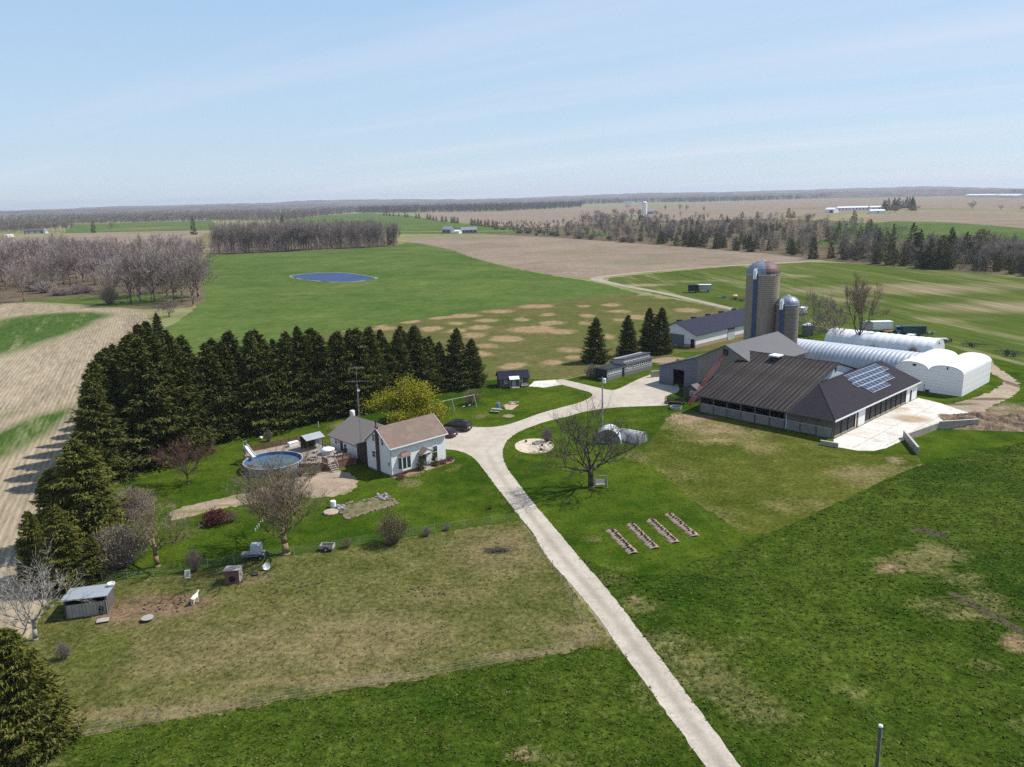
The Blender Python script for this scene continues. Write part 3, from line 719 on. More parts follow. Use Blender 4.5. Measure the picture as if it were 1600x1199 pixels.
# ---- bare broadleaf trees: trunk and limbs as tapering tubes, then twigs
def bare_tree(seed, H=14., fork=.22, spread=.75, r0=.32, limbs=6, kids=(5, 5, 4), twigs=4, twig_w=.035, twig_l=1.1, bark=None, twig=None, leaf=None, leaf_n=0, leaf_s=.16, lean=.05, side=.35, updraft=.25, sides=(7, 5, 4, 3), oval=1.0, leaf_sig=.28, limb_r=1.0):
    g = np.random.default_rng(seed)
    mb = MB(); tw = []; ends = []
    Lt = H * fork
    # lengths fall level by level so that the top reaches H
    L0 = H * (1 - fork) * .50
    def limb(p, d, L, r, lev):
        n = 4 if lev == 0 else (3 if lev == 1 else 2)
        pts = [p]; dd = d
        for i in range(n):
            dd = unit(dd + g.normal(0, .16, 3) + np.array([0, 0, updraft * .35]))
            q = pts[-1] + dd * L / n
            pts.append(q)
        rr = [r * (1 - .62 * i / n) for i in range(n + 1)]
        for i in range(n): mb.tube(pts[i], pts[i+1], rr[i], rr[i+1], sides[min(lev, 3)])
        if lev < len(kids):
            for k in range(kids[lev]):
                t = 1.0 if k == 0 else g.uniform(.3, 1.0)
                i = min(n - 1, int(t * n)); f = t * n - i
                b = pts[i] + (pts[i+1] - pts[i]) * f
                ax = unit(g.normal(0, 1, 3)); sd_ = unit(np.cross(dd, ax))
                nd = unit(dd * (1.0 if k == 0 else .75) + sd_ * (.25 if k == 0 else g.uniform(.5, .95) * spread) + np.array([0, 0, updraft * .6]))
                limb(b, nd, L * g.uniform(.52, .74), max(.013, r * (.5 if k else .45)), lev + 1)
        else:
            for k in range(twigs):
                t = g.uniform(.15, 1); b = pts[0] + (pts[-1] - pts[0]) * t
                nd = unit(dd + g.normal(0, .55, 3) + np.array([0, 0, updraft * .4])); l = twig_l * g.uniform(.5, 1.2)
                w_ = unit(np.cross(nd, g.normal(0, 1, 3))) * twig_w
                tw.append((b - w_, b + w_, b + nd * l))
                ends.append(b + nd * l * .6)
    top = np.array([g.normal(0, lean) * Lt, g.normal(0, lean) * Lt, Lt])
    mb.tube((0, 0, -.1), (0, 0, .25), r0 * 1.45, r0 * 1.12, 8).tube((0, 0, .25), top * .55, r0 * 1.12, r0 * .92, 8).tube(top * .55, top, r0 * .92, r0 * .8, 8)
    tw_main = len(mb.f)
    a0 = g.uniform(0, 6.28)
    for i in range(limbs):
        a = a0 + i * 6.283 / limbs + g.normal(0, .2)
        el = g.uniform(.35, 1.0) if i else 1.45
        st = top * g.uniform(.72, 1.0)
        d = np.array([math.cos(a) * math.cos(el) * spread * 1.3, math.sin(a) * math.cos(el) * spread * 1.3, math.sin(el) + .1])
        limb(st, unit(d), L0 * g.uniform(.85, 1.1) * (1.12 if i == 0 else 1) * (1 if el > .6 else oval), r0 * g.uniform(.42, .6) * limb_r, 0)
    zmax = max(v[2] for v in mb.v)
    trunk = mb.mesh('trunk', bark or M_bark2, True)
    crown = tri_mesh('crown', tw, twig or M_twig)
    out = [crown, trunk, zmax]
    if leaf is not None:
        E_ = np.array(ends); k = leaf_n
        c = E_[g.integers(0, len(E_), k)] + g.normal(0, leaf_sig, (k, 3))
        d = g.normal(0, 1, (k, 3)); d /= np.linalg.norm(d, axis=1, keepdims=True)
        e = np.cross(d, g.normal(0, 1, (k, 3))); e /= np.linalg.norm(e, axis=1, keepdims=True)
        ss = g.uniform(.6, 1.3, (k, 1)) * leaf_s
        out.append(tri_mesh('leaves', np.stack([c - e*ss*.6, c + e*ss*.6, c + d*ss*1.4], 1), leaf))
    return out

def shrub_mesh(seed, h=2.2, r=1.4, n=420, w=.03, m=None, leaf=None, leaf_n=0, leaf_s=.10):
    g = np.random.default_rng(seed); tw = []; E_ = []
    a = g.uniform(0, 6.283, n); k = g.uniform(0, 1, n) ** .6
    for i in range(n):
        d = np.array([math.cos(a[i]) * k[i] * r, math.sin(a[i]) * k[i] * r, h * (1 - .45 * k[i]**2) * g.uniform(.65, 1.05)])
        b = np.array([math.cos(a[i]) * .18 * k[i], math.sin(a[i]) * .18 * k[i], 0]) * r
        m1 = b + (d - b) * .5 + g.normal(0, .08, 3) * r
        for p, q, ww in ((b, m1, w), (m1, d, w * .7)):
            s = unit(np.cross(q - p, g.normal(0, 1, 3))) * ww
            tw.append((p - s, p + s, q)); 
        for _ in range(3):
            t = g.uniform(.2, 1); p = m1 + (d - m1) * t; q = p + unit(d - b + g.normal(0, .9, 3)) * .32 * r * g.uniform(.5, 1); s = unit(np.cross(q - p, g.normal(0, 1, 3))) * w * .6
            tw.append((p - s, p + s, q)); E_.append(q)
    st = tri_mesh('stems', tw, m or M_twig_tan)
    lf = None
    if leaf is not None:
        E_ = np.array(E_); c = E_[g.integers(0, len(E_), leaf_n)] + g.normal(0, .1 * r, (leaf_n, 3))
        c[:, 2] = np.maximum(c[:, 2], .05)
        d = g.normal(0, 1, (leaf_n, 3)); d /= np.linalg.norm(d, axis=1, keepdims=True)
        e = np.cross(d, g.normal(0, 1, (leaf_n, 3))); e /= np.linalg.norm(e, axis=1, keepdims=True)
        lf = tri_mesh('leaves', np.stack([c - e*leaf_s, c + e*leaf_s, c + d*leaf_s*1.8], 1), leaf)
    return st, lf, h

def put_shrub(sm, x, y, h, label, group=None, cat='shrub', name='shrub', wide=1.0):
    s = h / sm[2]
    t = thing(name, label, cat, (x, y, 0), _rt.uniform(0, 6.28), group, (s*wide, s*wide, s))
    child('stems', sm[0], t)
    if sm[1]: child('leaves', sm[1], t)
    return t

# ---- windbreak of spruces round the house
def hgt(px_top, py_top, x, y): return ZT(px_top, py_top, (x, y, 0))
def proj(x, y, z):
    z -= CZ
    dep = y * cp - z * sp; up = y * sp + z * cp
    u2, v2 = x / dep, up / dep
    return 800 + (u2 * cr - v2 * sr) * F, 599.5 - (u2 * sr + v2 * cr) * F

sil = [(215,500),(250,512),(285,523),(308,526),(335,524),(352,520),(370,517),(397,515),(425,530),(455,507),(470,510),(485,508),(502,512),(535,520),(572,508),(590,520),(608,500),(634,508),(658,511),(684,530),(697,512),(715,516),(735,545)]
def top_at(px):
    if px <= sil[0][0]: return sil[0][1]
    for (x0, y0), (x1, y1) in zip(sil[:-1], sil[1:]):
        if x0 <= px <= x1: return y0 + (y1 - y0) * (px - x0) / (x1 - x0)
    return sil[-1][1]
ORD = ['first', 'second', 'third', 'fourth', 'fifth', 'sixth', 'seventh', 'eighth', 'ninth', 'tenth', 'eleventh', 'twelfth', 'thirteenth', 'fourteenth', 'fifteenth', 'sixteenth', 'seventeenth', 'eighteenth', 'nineteenth', 'twentieth', 'twenty-first']
gl = 'tall spruces of the windbreak facing the house'
def along(line, n):
    """n points evenly spaced along a polyline on the ground"""
    L = [Vector(q) for q in line]; ds = [0]
    for u_, v_ in zip(L[:-1], L[1:]): ds.append(ds[-1] + (v_ - u_).length)
    out = []
    for i in range(n):
        s = ds[-1] * i / (n - 1); k_ = max(j for j in range(len(L) - 1) if ds[j] <= s + 1e-6)
        out.append(L[k_].lerp(L[k_ + 1], min(1, (s - ds[k_]) / (ds[k_ + 1] - ds[k_]))))
    return out
hedge_front = [(-58.5, 121.5), (-56, 131.2), (-51.5, 135), (-47, 138.5), (-42.5, 142.6), (-37.5, 145.6), (-31.5, 150.5), (-23.7, 158.6), (-15.5, 167)]
for row, (n_, off, nm, gp) in enumerate(((19, 0, 'front', gl), (17, 5.0, 'rear', 'spruces of the rear windbreak row'))):
    for i, q in enumerate(along(hedge_front, n_)):
        x = q.x - off * .55 + _rt.uniform(-.6, .6); y = q.y + off * .85 + _rt.uniform(-.6, .6)
        px, _ = proj(x, y, 16)
        h = max(10.5, min(20, hgt(px, top_at(px) + (_rt.uniform(0, 16) if row == 0 else _rt.uniform(-4, 8)), x, y)))
        put_tree(SPR[(i * 2 + row) % 5], x, y, h, 'tall dark green spruce, %s from the right end of the %s windbreak row' % (ORD[n_ - 1 - i], nm), name='spruce_tree', group=gp, wide=_rt.uniform(.95, 1.25))
for x, y, ty, lb in ((-11.8, 168.6, 514, 'tall spruce at the right tip of the windbreak beside the swing set'), (-8.6, 169.6, 530, 'shorter spruce closing the right tip of the windbreak')):
    px, _ = proj(x, y, 14); put_tree(SPR[1], x, y, hgt(px, ty, x, y), lb, name='spruce_tree', wide=1.1)
k = 0
for x, y, ty in ((-73,157,503),(-72,151.5,508),(-71,146,522),(-70,140.5,535),(-69,135,540),(-67.5,129.5,545),(-65.5,124,552),(-64,118.5,566),(-62,113.5,590),(-62.5,134,540)):
    px, _ = proj(x, y, 14)
    put_tree(SPR[(k * 3) % 5], x, y, max(8, min(19, hgt(px, ty, x, y))), 'dark spruce beside the stubble field, %s in the side windbreak counted from its far end' % ORD[k], name='spruce_tree', group='spruces along the stubble field', wide=_rt.uniform(.95, 1.15)); k += 1
put_tree(SPR[3], *G(248, 528)[:2], 7.8, 'lone spruce standing just past the corner of the windbreak', name='spruce_tree', wide=1.1)
for i, (px, py, tx, ty, q, w_, lb) in enumerate([
        (140,850,128,690,0,1.25,'broad olive green cedar below the tall windbreak spruces'), (95,855,75,735,1,1.1,'dark olive cedar at the edge of the stubble field'),
        (105,915,100,792,1,1.15,'olive cedar behind the goat shed'), (150,905,150,838,0,.9,'small yellowish cedar beside the goat shed'), (60,905,60,800,1,1.0,'shaded cedar behind the pale dead tree')]):
    b = G(px, py)
    put_tree(SPR_Y[q], b.x, b.y, hgt(tx, ty, b.x, b.y), lb, name='cedar_tree', wide=w_)
b = G(38, 1165); put_tree(SPR_BIG, b.x, b.y, hgt(38, 985, b.x, b.y), 'large yellowish green spruce in the near corner of the paddock', name='spruce_tree', wide=.95)
b = G(-25, 1120); put_tree(SPR_BIG, b.x, b.y, 8.2, 'dark spruce cut off by the left edge behind the near corner spruce', name='spruce_tree')
for px, py, ty, q, w_, lb in ((931,566,497,1,1.15,'spruce nearest the small dark shed in the group of three'), (981,558,493,3,1.1,'middle spruce in the group of three by the poultry shed'), (1014,553,482,0,1.1,'left stem of the twin spruces beside the long white barn'), (1033,552,481,4,1.0,'right stem of the twin spruces beside the long white barn')):
    b = G(px, py); put_tree(SPR[q], b.x, b.y, hgt(px, ty, b.x, b.y), lb, name='spruce_tree', wide=w_)

# ---- single broadleaf trees in the yard
T_OAK = bare_tree(41, 13.5, fork=.22, spread=.95, r0=.40, limbs=8, kids=(4, 4, 4), twigs=6, twig_w=.018, twig_l=1.0, bark=M_bark_oak, twig=M_twig_dk, oval=1.0, limb_r=.8)
T_VASE = bare_tree(42, 11, fork=.24, spread=.62, r0=.30, limbs=11, kids=(5, 4, 4), twigs=6, twig_w=.018, twig_l=1.2, bark=M_bark_yel, twig=M_twig_tan2, updraft=.4, limb_r=.62)
T_PEAR = bare_tree(43, 7, fork=.30, spread=.75, r0=.20, limbs=6, kids=(4, 4, 3), twigs=5, twig_w=.014, twig_l=.6, bark=M_bark_yel, twig=M_twig, leaf=M_bud_g, leaf_n=900, leaf_s=.06)
T_DEAD = bare_tree(44, 10, fork=.25, spread=.95, r0=.22, limbs=7, kids=(4, 4, 3), twigs=4, twig_w=.018, twig_l=.9, bark=M_bark_pale, twig=M_twig_pale)
T_YEL = bare_tree(45, 8, fork=.20, spread=1.0, r0=.25, limbs=8, kids=(4, 4, 3), twigs=4, twig_w=.02, twig_l=.7, bark=M_bark2, twig=M_twig, leaf=M_bud_y, leaf_n=46000, leaf_s=.15, leaf_sig=.5)
T_RED = bare_tree(46, 5.5, fork=.22, spread=.7, r0=.10, limbs=7, kids=(4, 4, 3), twigs=5, twig_w=.013, twig_l=.5, bark=M_bark_oak, twig=M_twig_dk, leaf=M_red, leaf_n=3500, leaf_s=.06)
T_ASH = bare_tree(47, 16, fork=.20, spread=.45, r0=.40, limbs=6, kids=(4, 4, 4), twigs=8, twig_w=.04, twig_l=1.4, limb_r=.65, bark=M_bark_oak, twig=M_twig_tan, updraft=.35)
T_MAP = bare_tree(48, 13, fork=.22, spread=.8, r0=.36, limbs=7, kids=(4, 4, 4), twigs=8, twig_w=.038, twig_l=1.2, limb_r=.65, bark=M_bark_oak, twig=M_twig)

def yard_tree(T, px, py, ty, lb, wide=1.0, name='bare_tree', rz=None):
    b = G(px, py); return put_tree(T, b.x, b.y, hgt(px, ty, b.x, b.y), lb, name=name, wide=wide, rz=rz)
yard_tree(T_OAK, 924, 761, 606, 'spreading dark bare tree with a bench beside its trunk', 1.15, rz=.6)
yard_tree(T_VASE, 447, 866, 700, 'dense bare tree with yellowish trunk in front of the pool', 1.45)
yard_tree(T_PEAR, 246, 886, 766, 'small budding tree with pale trunk by the paddock fence', 1.1, 'budding_tree')
yard_tree(T_DEAD, 56, 1000, 855, 'pale grey leafless tree left of the goat shed', 1.15)
yard_tree(T_YEL, 641, 665, 589, 'round yellow-green tree just behind the house', 1.35, 'leafing_tree')
yard_tree(T_RED, 294, 757, 684, 'small reddish tree on the lawn left of the pool', 1.15, 'ornamental_tree')
yard_tree(T_ASH, 1341, 543, 425, 'tallest bare tree rising behind the ribbed arched barn', 1.0)
yard_tree(T_MAP, 1301, 536, 455, 'middle bare tree of three behind the ribbed arched barn', .95)
yard_tree(T_MAP, 1269, 525, 443, 'bare tree nearest the short silo', 1.0, rz=2.2)
SH_A = shrub_mesh(61, 2.4, 1.7, 420, .022, M_twig_tan, M_bud_g, 900, .05)
SH_B = shrub_mesh(62, 2.4, 1.5, 420, .022, M_twig)
SH_R = shrub_mesh(63, 1.4, 1.3, 260, .02, M_twig_red, M_red, 2600, .07)
SH_R2 = shrub_mesh(66, 1.4, 1.5, 300, .03, M_twig_red)
SH_C = shrub_mesh(64, 1.5, .6, 160, .02, M_needle, M_needle_y, 2600, .06)
SH_D = shrub_mesh(65, 3.2, 2.6, 700, .035, M_twig, M_bud_g, 700, .07)
for sm, px, py, h, w_, lb in (
        (SH_A, 614, 850, 4.0, .72, 'round tan shrub on the lawn beside the paddock fence'),
        (SH_D, 190, 885, 4.8, .9, 'big brown brush clump between cedar and budding tree'),
        (SH_D, 208, 812, 4.2, .9, 'greyish brush clump under the windbreak by the dirt path'),
        (SH_R, 338, 818, 1.7, 1.0, 'dark red shrub on the lawn below the dirt path'), (SH_A, 362, 815, 1.6, .9, 'tan shrub right beside the dark red shrub'),
        (SH_B, 305, 893, 3.0, .5, 'thin grey shrub against the paddock fence'), (SH_A, 542, 856, 1.2, .8, 'tiny tan bush by the fence near the wooden cart'),
        (SH_B, 667, 838, 1.3, .8, 'low grey shrub at the fence right of the tan shrub'), (SH_B, 698, 829, .8, 1.2, 'low twiggy bush at the fence nearest the drive'),
        (SH_A, 738, 632, 3.0, .95, 'tan shrub on the lawn beside the swing frame'), (SH_B, 855, 690, 2.6, .8, 'grey twiggy shrub above the sand circle'),
        (SH_D, 925, 590, 3.0, .8, 'reddish brown brush at the left end of the poultry shed'), (SH_D, 962, 572, 2.2, 1.0, 'brush clump under the group of three spruces'),
        (SH_D, 1362, 566, 4.0, .7, 'dark leafless brush between the two long arched barns'), (SH_D, 1395, 570, 3.2, .9, 'leafless brush leaning on the white arched barn'), (SH_D, 1425, 562, 3.0, .7, 'rightmost leafless brush beside the white arched barn'),
        (SH_B, 390, 740, 1.6, 1.4, 'brown brambles below the pool slide'), (SH_B, 490, 742, 1.6, 1.3, 'bare bushes along the pool deck skirt'), (SH_B, 468, 745, 1.5, 1.2, 'bare bushes against the pool wall'),
        (SH_A, 766, 795, .6, .9, 'tiny clump on the lawn left of the drive'), (SH_A, 890, 787, .6, .9, 'tiny clump on the lawn right of the drive'),
        (SH_B, 100, 1030, 1.8, .7, 'reddish dry weed stalks beside the large near spruce'), (SH_B, 420, 690, 2.2, .6, 'bare shrub at the windbreak edge behind the pool')):
    b = G(px, py); put_shrub(sm, b.x, b.y, h, lb, wide=w_)

# ---- woods
WV = [bare_tree(70 + i, 20, fork=fk, spread=s_, r0=.30, limbs=7, kids=(4, 4), twigs=10, twig_w=.060, twig_l=2.3, bark=b_, twig=t_, sides=(5, 4, 3, 3), updraft=.35)
      for i, (fk, s_, b_, t_) in enumerate(((.26, .65, M_bark2, M_twig_red), (.22, .75, M_bark2, M_twig_red), (.32, .55, M_bark2, M_twig), (.26, .65, M_bark2, M_twig), (.28, .6, M_bark2, M_twig_tan)))]
def pix_tree(T, px, py, h, lb, gp, name='bare_tree', wide=1.0):
    b = G(px, py); return put_tree(T, b.x, b.y, h, lb, name=name, group=gp, wide=wide)
def lin(t, L):
    for (x0, y0), (x1, y1) in zip(L[:-1], L[1:]):
        if x0 <= t <= x1: return y0 + (y1 - y0) * (t - x0) / (x1 - x0)
    return L[-1][1]
def mass(name, label, pts, m, k=40, seed=1, slim=.30, cat='wood', zlo=.22):
    """trees too many to tell apart, as one object: trunks and twig sprays spread through each crown"""
    g = np.random.default_rng(seed); T = []
    for x, y, h in pts:
        r = h * slim; dep = math.hypot(y, CZ); sw = max(.06, dep / 790 * .20)
        T.append(np.array([[[x - sw*.4, y, 0], [x + sw*.4, y, 0], [x, y, h*.8]], [[x, y - sw*.4, 0], [x, y + sw*.4, 0], [x, y, h*.8]]]))
        a = g.uniform(0, 6.283, k); zz = g.uniform(zlo, 1.0, k)
        rr = r * np.sqrt(np.clip(1 - ((zz - .60) / (.68 - zlo)) ** 2, .02, 1)) * g.uniform(.25, 1, k)
        b_ = np.column_stack([x + rr*np.cos(a)*.55, y + rr*np.sin(a)*.55, h*np.maximum(zz - .14, .01)])
        e = np.column_stack([x + rr*np.cos(a), y + rr*np.sin(a), h*(zz + g.uniform(-.02, .07, k))])
        s = g.normal(0, 1, (k, 3)); s /= np.linalg.norm(s, axis=1, keepdims=True); s *= sw * g.uniform(.6, 1.6, (k, 1))
        T.append(np.stack([b_ - s, b_ + s, e], 1))
    o = child(name, tri_mesh(name, np.concatenate(T), m), None)
    o['kind'] = 'stuff'; o['label'] = label; o['category'] = cat
    return o
rw = random.Random(11)
LB = 'bare purplish tree in the loose wood at the left'
for px, py, h in [(205,474,21),(220,474,23),(242,473,24),(272,470,22),(285,474,19),(302,476,21),(38,472,19),(100,445,22),(110,448,19),(172,476,9),(265,496,8)]:
    if h == 8: pix_tree(T_MAP, px, py, 9.5, 'round pale bare tree at the tip of the stubble field', None, wide=1.2); continue
    if h == 9: put_shrub(SH_D, *G(px, py)[:2], 8, 'dark thicket at the front of the left wood', wide=.6); continue
    pix_tree(WV[rw.randrange(3)], px, py, h, LB, 'trees of the left wood')
mp_ = []
for i in range(250):
    px = rw.uniform(-40, 316); f = rw.random()
    lo = 455 if px < 160 else 471
    py = lo - f * (lo - 400 - (6 if px > 250 else 0))
    h = rw.uniform(15, 23)
    if i < 85: pix_tree(WV[rw.choice((0, 1, 0, 1, 2, 3))], px, py, h, LB, 'trees of the left wood', wide=rw.uniform(.95, 1.3))
    else: b = G(px, py); mp_.append((b.x, b.y, h * .9))
mass('wood_thicket', 'purplish leafless growth filling the loose wood at the left', mp_, M_twig_red, 90, 3, .34)
for px, py, h in ((70,458,6),(100,462,4),(120,460,4.5),(55,455,7),(88,462,4),(135,458,4)):
    put_shrub(SH_R2, *G(px, py)[:2], h, 'reddish brush at the edge of the left wood', 'reddish brush', wide=.9)
for px, py, h in ((66,440,14),(72,455,11)): pix_tree(WV[4], px, py, h, 'yellowish budding tree in the left wood', 'budding trees of the left wood', 'budding_tree')
mp_ = []
for i in range(330):
    f = rw.random(); px = 333 + 284 * f
    fr = 397 - 11 * max(0, (px - 400) / 217) if px > 400 else 398 - (px - 333) * .01
    q = rw.random() ** 1.5
    py = fr - 1 - q * 24 * (1 - .45 * f); h = rw.uniform(20, 26) * (1 - .22 * max(0, f - .55))
    if q < .12 and i < 250 or i < 40: pix_tree(WV[rw.choice((2, 3, 2, 3, 0))], px, py, h, 'slender grey bare tree in the dense wood beyond the pond', 'trees of the wood beyond the pond', wide=rw.uniform(.75, 1.0))
    else: b = G(px, py); mp_.append((b.x, b.y, h))
mass('wood_thicket', 'crowded grey-brown trunks filling the wood beyond the pond', mp_, M_twig, 90, 5, .22, zlo=.06)
pix_tree(SPR_LO[1], 444, 372, 27, 'tall dark conifer standing above the wood beyond the pond', None, 'conifer_tree')
pix_tree(SPR_LO[0], 609, 383, 15, 'dark conifer at the right tip of the wood beyond the pond', None, 'conifer_tree')
pix_tree(SPR_LO[1], 303, 367, 24, 'lone dark conifer by the country road', None, 'conifer_tree')
pix_tree(SPR_LO[1], 147, 364, 20, 'dark conifer beside the road at far left', None, 'conifer_tree')
pix_tree(WV[4], 174, 363, 19, 'yellow budding tree beside the road at far left', None, 'budding_tree')

# mixed hedgerow and wood across the right
front = [(770,362),(800,364),(860,371),(1000,381),(1200,397),(1290,408),(1440,420),(1600,432),(1680,438)]
back = [(770,352),(800,350),(900,346),(1000,338),(1200,343),(1330,350),(1440,380),(1600,396),(1680,405)]
g_h = 'trees of the hedgerow wood'; mp_ = []; mp2 = []
def gap(px, py): return (1275 < px < 1312 and py > 384) or (1390 < px < 1450 and 384 < py < 394) or (1480 < px < 1530 and 392 < py < 399)
for i in range(1150):
    px = rw.uniform(775, 1640); fr, bk = lin(px, front), lin(px, back)
    f = rw.random(); py = fr - 1.5 - f * (fr - bk)
    if gap(px, py) and rw.random() < .85: continue
    h = rw.uniform(8, 13) if px > 960 else rw.uniform(4.5, 8.5)
    if px < 870: h = rw.uniform(3, 6)
    if 905 < px < 1000 and py < 360: h = rw.uniform(14, 18)
    if i < 125: pix_tree(WV[rw.choice((2, 3, 2, 3, 0, 4))], px, py, h * 1.1, 'grey leafless tree in the long hedgerow wood', g_h, wide=rw.uniform(1.0, 1.4))
    else: b = G(px, py); (mp_ if rw.random() < .6 else mp2).append((b.x, b.y, h))
mass('hedgerow_thicket', 'grey leafless growth filling the long hedgerow wood', mp_, M_twig, 60, 6, .42, zlo=.10)
mass('hedgerow_thicket', 'dark brushy growth low in the long hedgerow wood', [(x, y, h * .75) for x, y, h in mp2], M_twig_dk, 70, 7, .5, zlo=.08)
for i in range(225):
    px = rw.uniform(995, 1640) if i > 40 else rw.uniform(1000, 1240); fr, bk = lin(px, front), lin(px, back)
    py = fr - 1 - (rw.random() ** 1.3) * (fr - bk) * .85
    if gap(px, py): continue
    h = rw.uniform(5.5, 11)
    if 1340 < px < 1560 and rw.random() < .2: h = rw.uniform(12, 16)
    pix_tree(SPR_LO[rw.randrange(3)] if rw.random() < .6 else CED_LO[rw.randrange(2)], px, py, h, 'dark evergreen in the long hedgerow wood', 'evergreens of the hedgerow wood', 'evergreen_tree', rw.uniform(1.0, 1.5))
for px, py, h in ((1270,405,13),(1298,404,10),(1410,416,10),(1437,419,12),(1450,420,12),(1465,421,11),(1480,421,12),(1435,405,17),(1483,410,19),(1508,412,17),(1425,395,19),(1068,384,11),(1082,386,12),(1118,389,10),(1150,392,10),(1172,394,11)):
    pix_tree(SPR_LO[rw.randrange(2)], px, py, h, 'dark pointed conifer at the front of the hedgerow wood', 'conifers at the front of the hedgerow wood', 'conifer_tree', 1.3)
for i in range(26):
    px = rw.uniform(775, 1000); py = lin(px, front) - rw.uniform(0, 5)
    put_shrub(SH_D, *G(px, py)[:2], rw.uniform(3, 5), 'grey brush along the edge of the tan field', 'brush along the tan field', wide=rw.uniform(.9, 1.4))
# rows of round evergreens on the far slope
for px, py in ((600,337),(604,337),(609,338),(615,338),(623,338.5),(633,339.5),(637,339.5),(650,341),(655,341.5),(668,343),(672,343.5),(677,344.5),(682,345),(691,346.5),(697,347),(706,348),(710,348.5),(715,349),(737,352),(742,352.5),(747,353),(752,353.5),(758,354),(763,354.5),(770,355.5),(775,356)):
    b = G(px, py); put_tree(SPR_LO[2], b.x, b.y, rw.uniform(8.5, 12), 'round dark evergreen in the row crossing the far slope', name='evergreen_tree', group='evergreens on the far slope', wide=1.5)
for i in range(16):
    px = rw.uniform(1378, 1428); py = 330 - (px - 1400) * .02 - rw.uniform(0, 5)
    pix_tree(SPR_LO[rw.randrange(3)], px, py, rw.uniform(18, 26), 'dark conifer in the grove at the far white farm', 'conifers at the far white farm', 'conifer_tree', 1.3)
for px, py, h in ((1390,334,16),(1398,333,15),(1424,331,14),(1432,330,13)): pix_tree(WV[4], px, py, h, 'pale tree in front of the far conifer grove', 'pale trees at the far white farm', wide=1.6)
for px, py, h, lb in ((1519,329,19,'lone bare tree beside the far road'),(1564,329,11,'small lone tree right of the far road tree'),(1596,330,10,'small tree at the far right edge by the road')): pix_tree(WV[4], px, py, h, lb, None, wide=1.3)
for px, py, h in ((1232,340,15),(1240,341,11),(1335,345,14),(1160,341,11),(1183,341,11)): pix_tree(CED_LO[1], px, py, h, 'rounded olive evergreen above the hedgerow wood', 'olive evergreens above the hedgerow', 'evergreen_tree', 1.3)
for px, py, h in ((979,328,18),(1040,330,16),(1062,330,19),(1072,331,18),(1100,332,15)): pix_tree(WV[3], px, py, h, 'tall bare tree near the far white silo', 'bare trees near the far silo', wide=1.1)
for i in range(26):
    px = rw.uniform(0, 112); pix_tree(WV[rw.choice((2, 3))], px, 366 - px * .04 - rw.uniform(0, 2), rw.uniform(14, 20), 'bare tree round the far left farm by the road', 'trees round the far left farm', wide=1.2)

# ---- far forest: one mass
def forest(name, label, front, backy, n, hmin, hmax, seed, m):
    g = random.Random(seed); pts = []
    x0, x1 = front[0][0], front[-1][0]
    for i in range(n):
        px = g.uniform(x0, x1); fr = lin(px, front); bk = backy(px)
        c = G(px, fr - (g.random() ** 1.5) * (fr - bk)); pts.append((c.x, c.y, g.uniform(hmin, hmax)))
    return mass(name, label, pts, m, 26, seed, .42, 'forest')
HZ = lambda px: 310.9 - (px - 800) * .0227
M_fw = leafmat('far_forest_twigs', (0.125, 0.098, 0.082), (0.20, 0.165, 0.135), (0.19, 0.19, 0.085))
M_fw2 = leafmat('far_forest_twigs_dark', (0.085, 0.072, 0.062), (0.15, 0.125, 0.105))
forest('far_forest', 'grey-brown leafless forest along the left horizon', [(-80,368),(60,361),(112,351),(340,345.5),(440,346),(500,339),(560,332.5),(650,332.5)], lambda px: HZ(px) + 7, 5200, 17, 22, 1, M_fw)
forest('far_forest', 'leafless forest block along the horizon behind the tan field', [(560,334),(650,333),(780,331),(905,324.5),(908,324)], lambda px: HZ(px) + 8, 2200, 19, 25, 2, M_fw2)
forest('far_forest', 'leafless forest along the right horizon', [(905,320),(1000,317),(1090,316.5),(1200,313.5),(1300,310),(1370,307.5),(1460,305),(1700,304)], lambda px: HZ(px) + 5, 3200, 22, 30, 3, M_fw2)
# ================================================================== BUILDINGS
M_white = mat('white_siding', (0.78, 0.78, 0.77), rough=.6, var=.05, scale=2, stretch=(1, 1, 12), bump=.15)
M_trim = mat('white_trim', (0.80, 0.80, 0.78), rough=.5, var=.04)
M_shingle = mat('brown_shingles', (0.175, 0.125, 0.098), var=.16, scale=9, bump=.35, rgb2=(0.205, 0.150, 0.12), big=.7)
M_shingle_g = mat('grey_shingles', (0.185, 0.162, 0.145), var=.14, scale=9, bump=.35)
M_found = mat('stone_foundation', (0.20, 0.17, 0.145), var=.3, scale=4)
M_glass = glassmat()
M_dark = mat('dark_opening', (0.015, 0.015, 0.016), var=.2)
M_darkwood = mat('dark_wood', (0.060, 0.048, 0.038), var=.3, scale=3)
M_chase = mat('brown_brick', (0.10, 0.062, 0.048), var=.25, scale=8, bump=.3)
M_steel = mat('galvanized_steel', (0.42, 0.43, 0.45), rough=.42, var=.12, metal=.7, scale=1.5)
M_blackm = mat('black_metal', (0.02, 0.02, 0.022), rough=.5, var=.1)
M_navy = mat('navy_steel_roof', (0.014, 0.016, 0.035), rough=.65, var=.10, scale=.6, spec=.12, stretch=(3, 1, 1))
M_plum = mat('charcoal_steel_roof', (0.019, 0.016, 0.022), rough=.7, var=.14, scale=.6, spec=.10)
M_brownroof = mat('weathered_brown_steel', (0.034, 0.028, 0.025), rough=.7, var=.25, scale=.5, rnd=.28, stretch=(.25, 2, 1), spec=.1, rgb2=(0.052, 0.042, 0.036), big=.35)
M_rib = mat('faded_roof_seam', (0.125, 0.11, 0.10), rough=.6, var=.6, scale=.7, rnd=.35)
M_greyroof = mat('grey_steel_roof', (0.078, 0.076, 0.080), rough=.55, var=.12, scale=.8, spec=.3, stretch=(4, .5, 1))
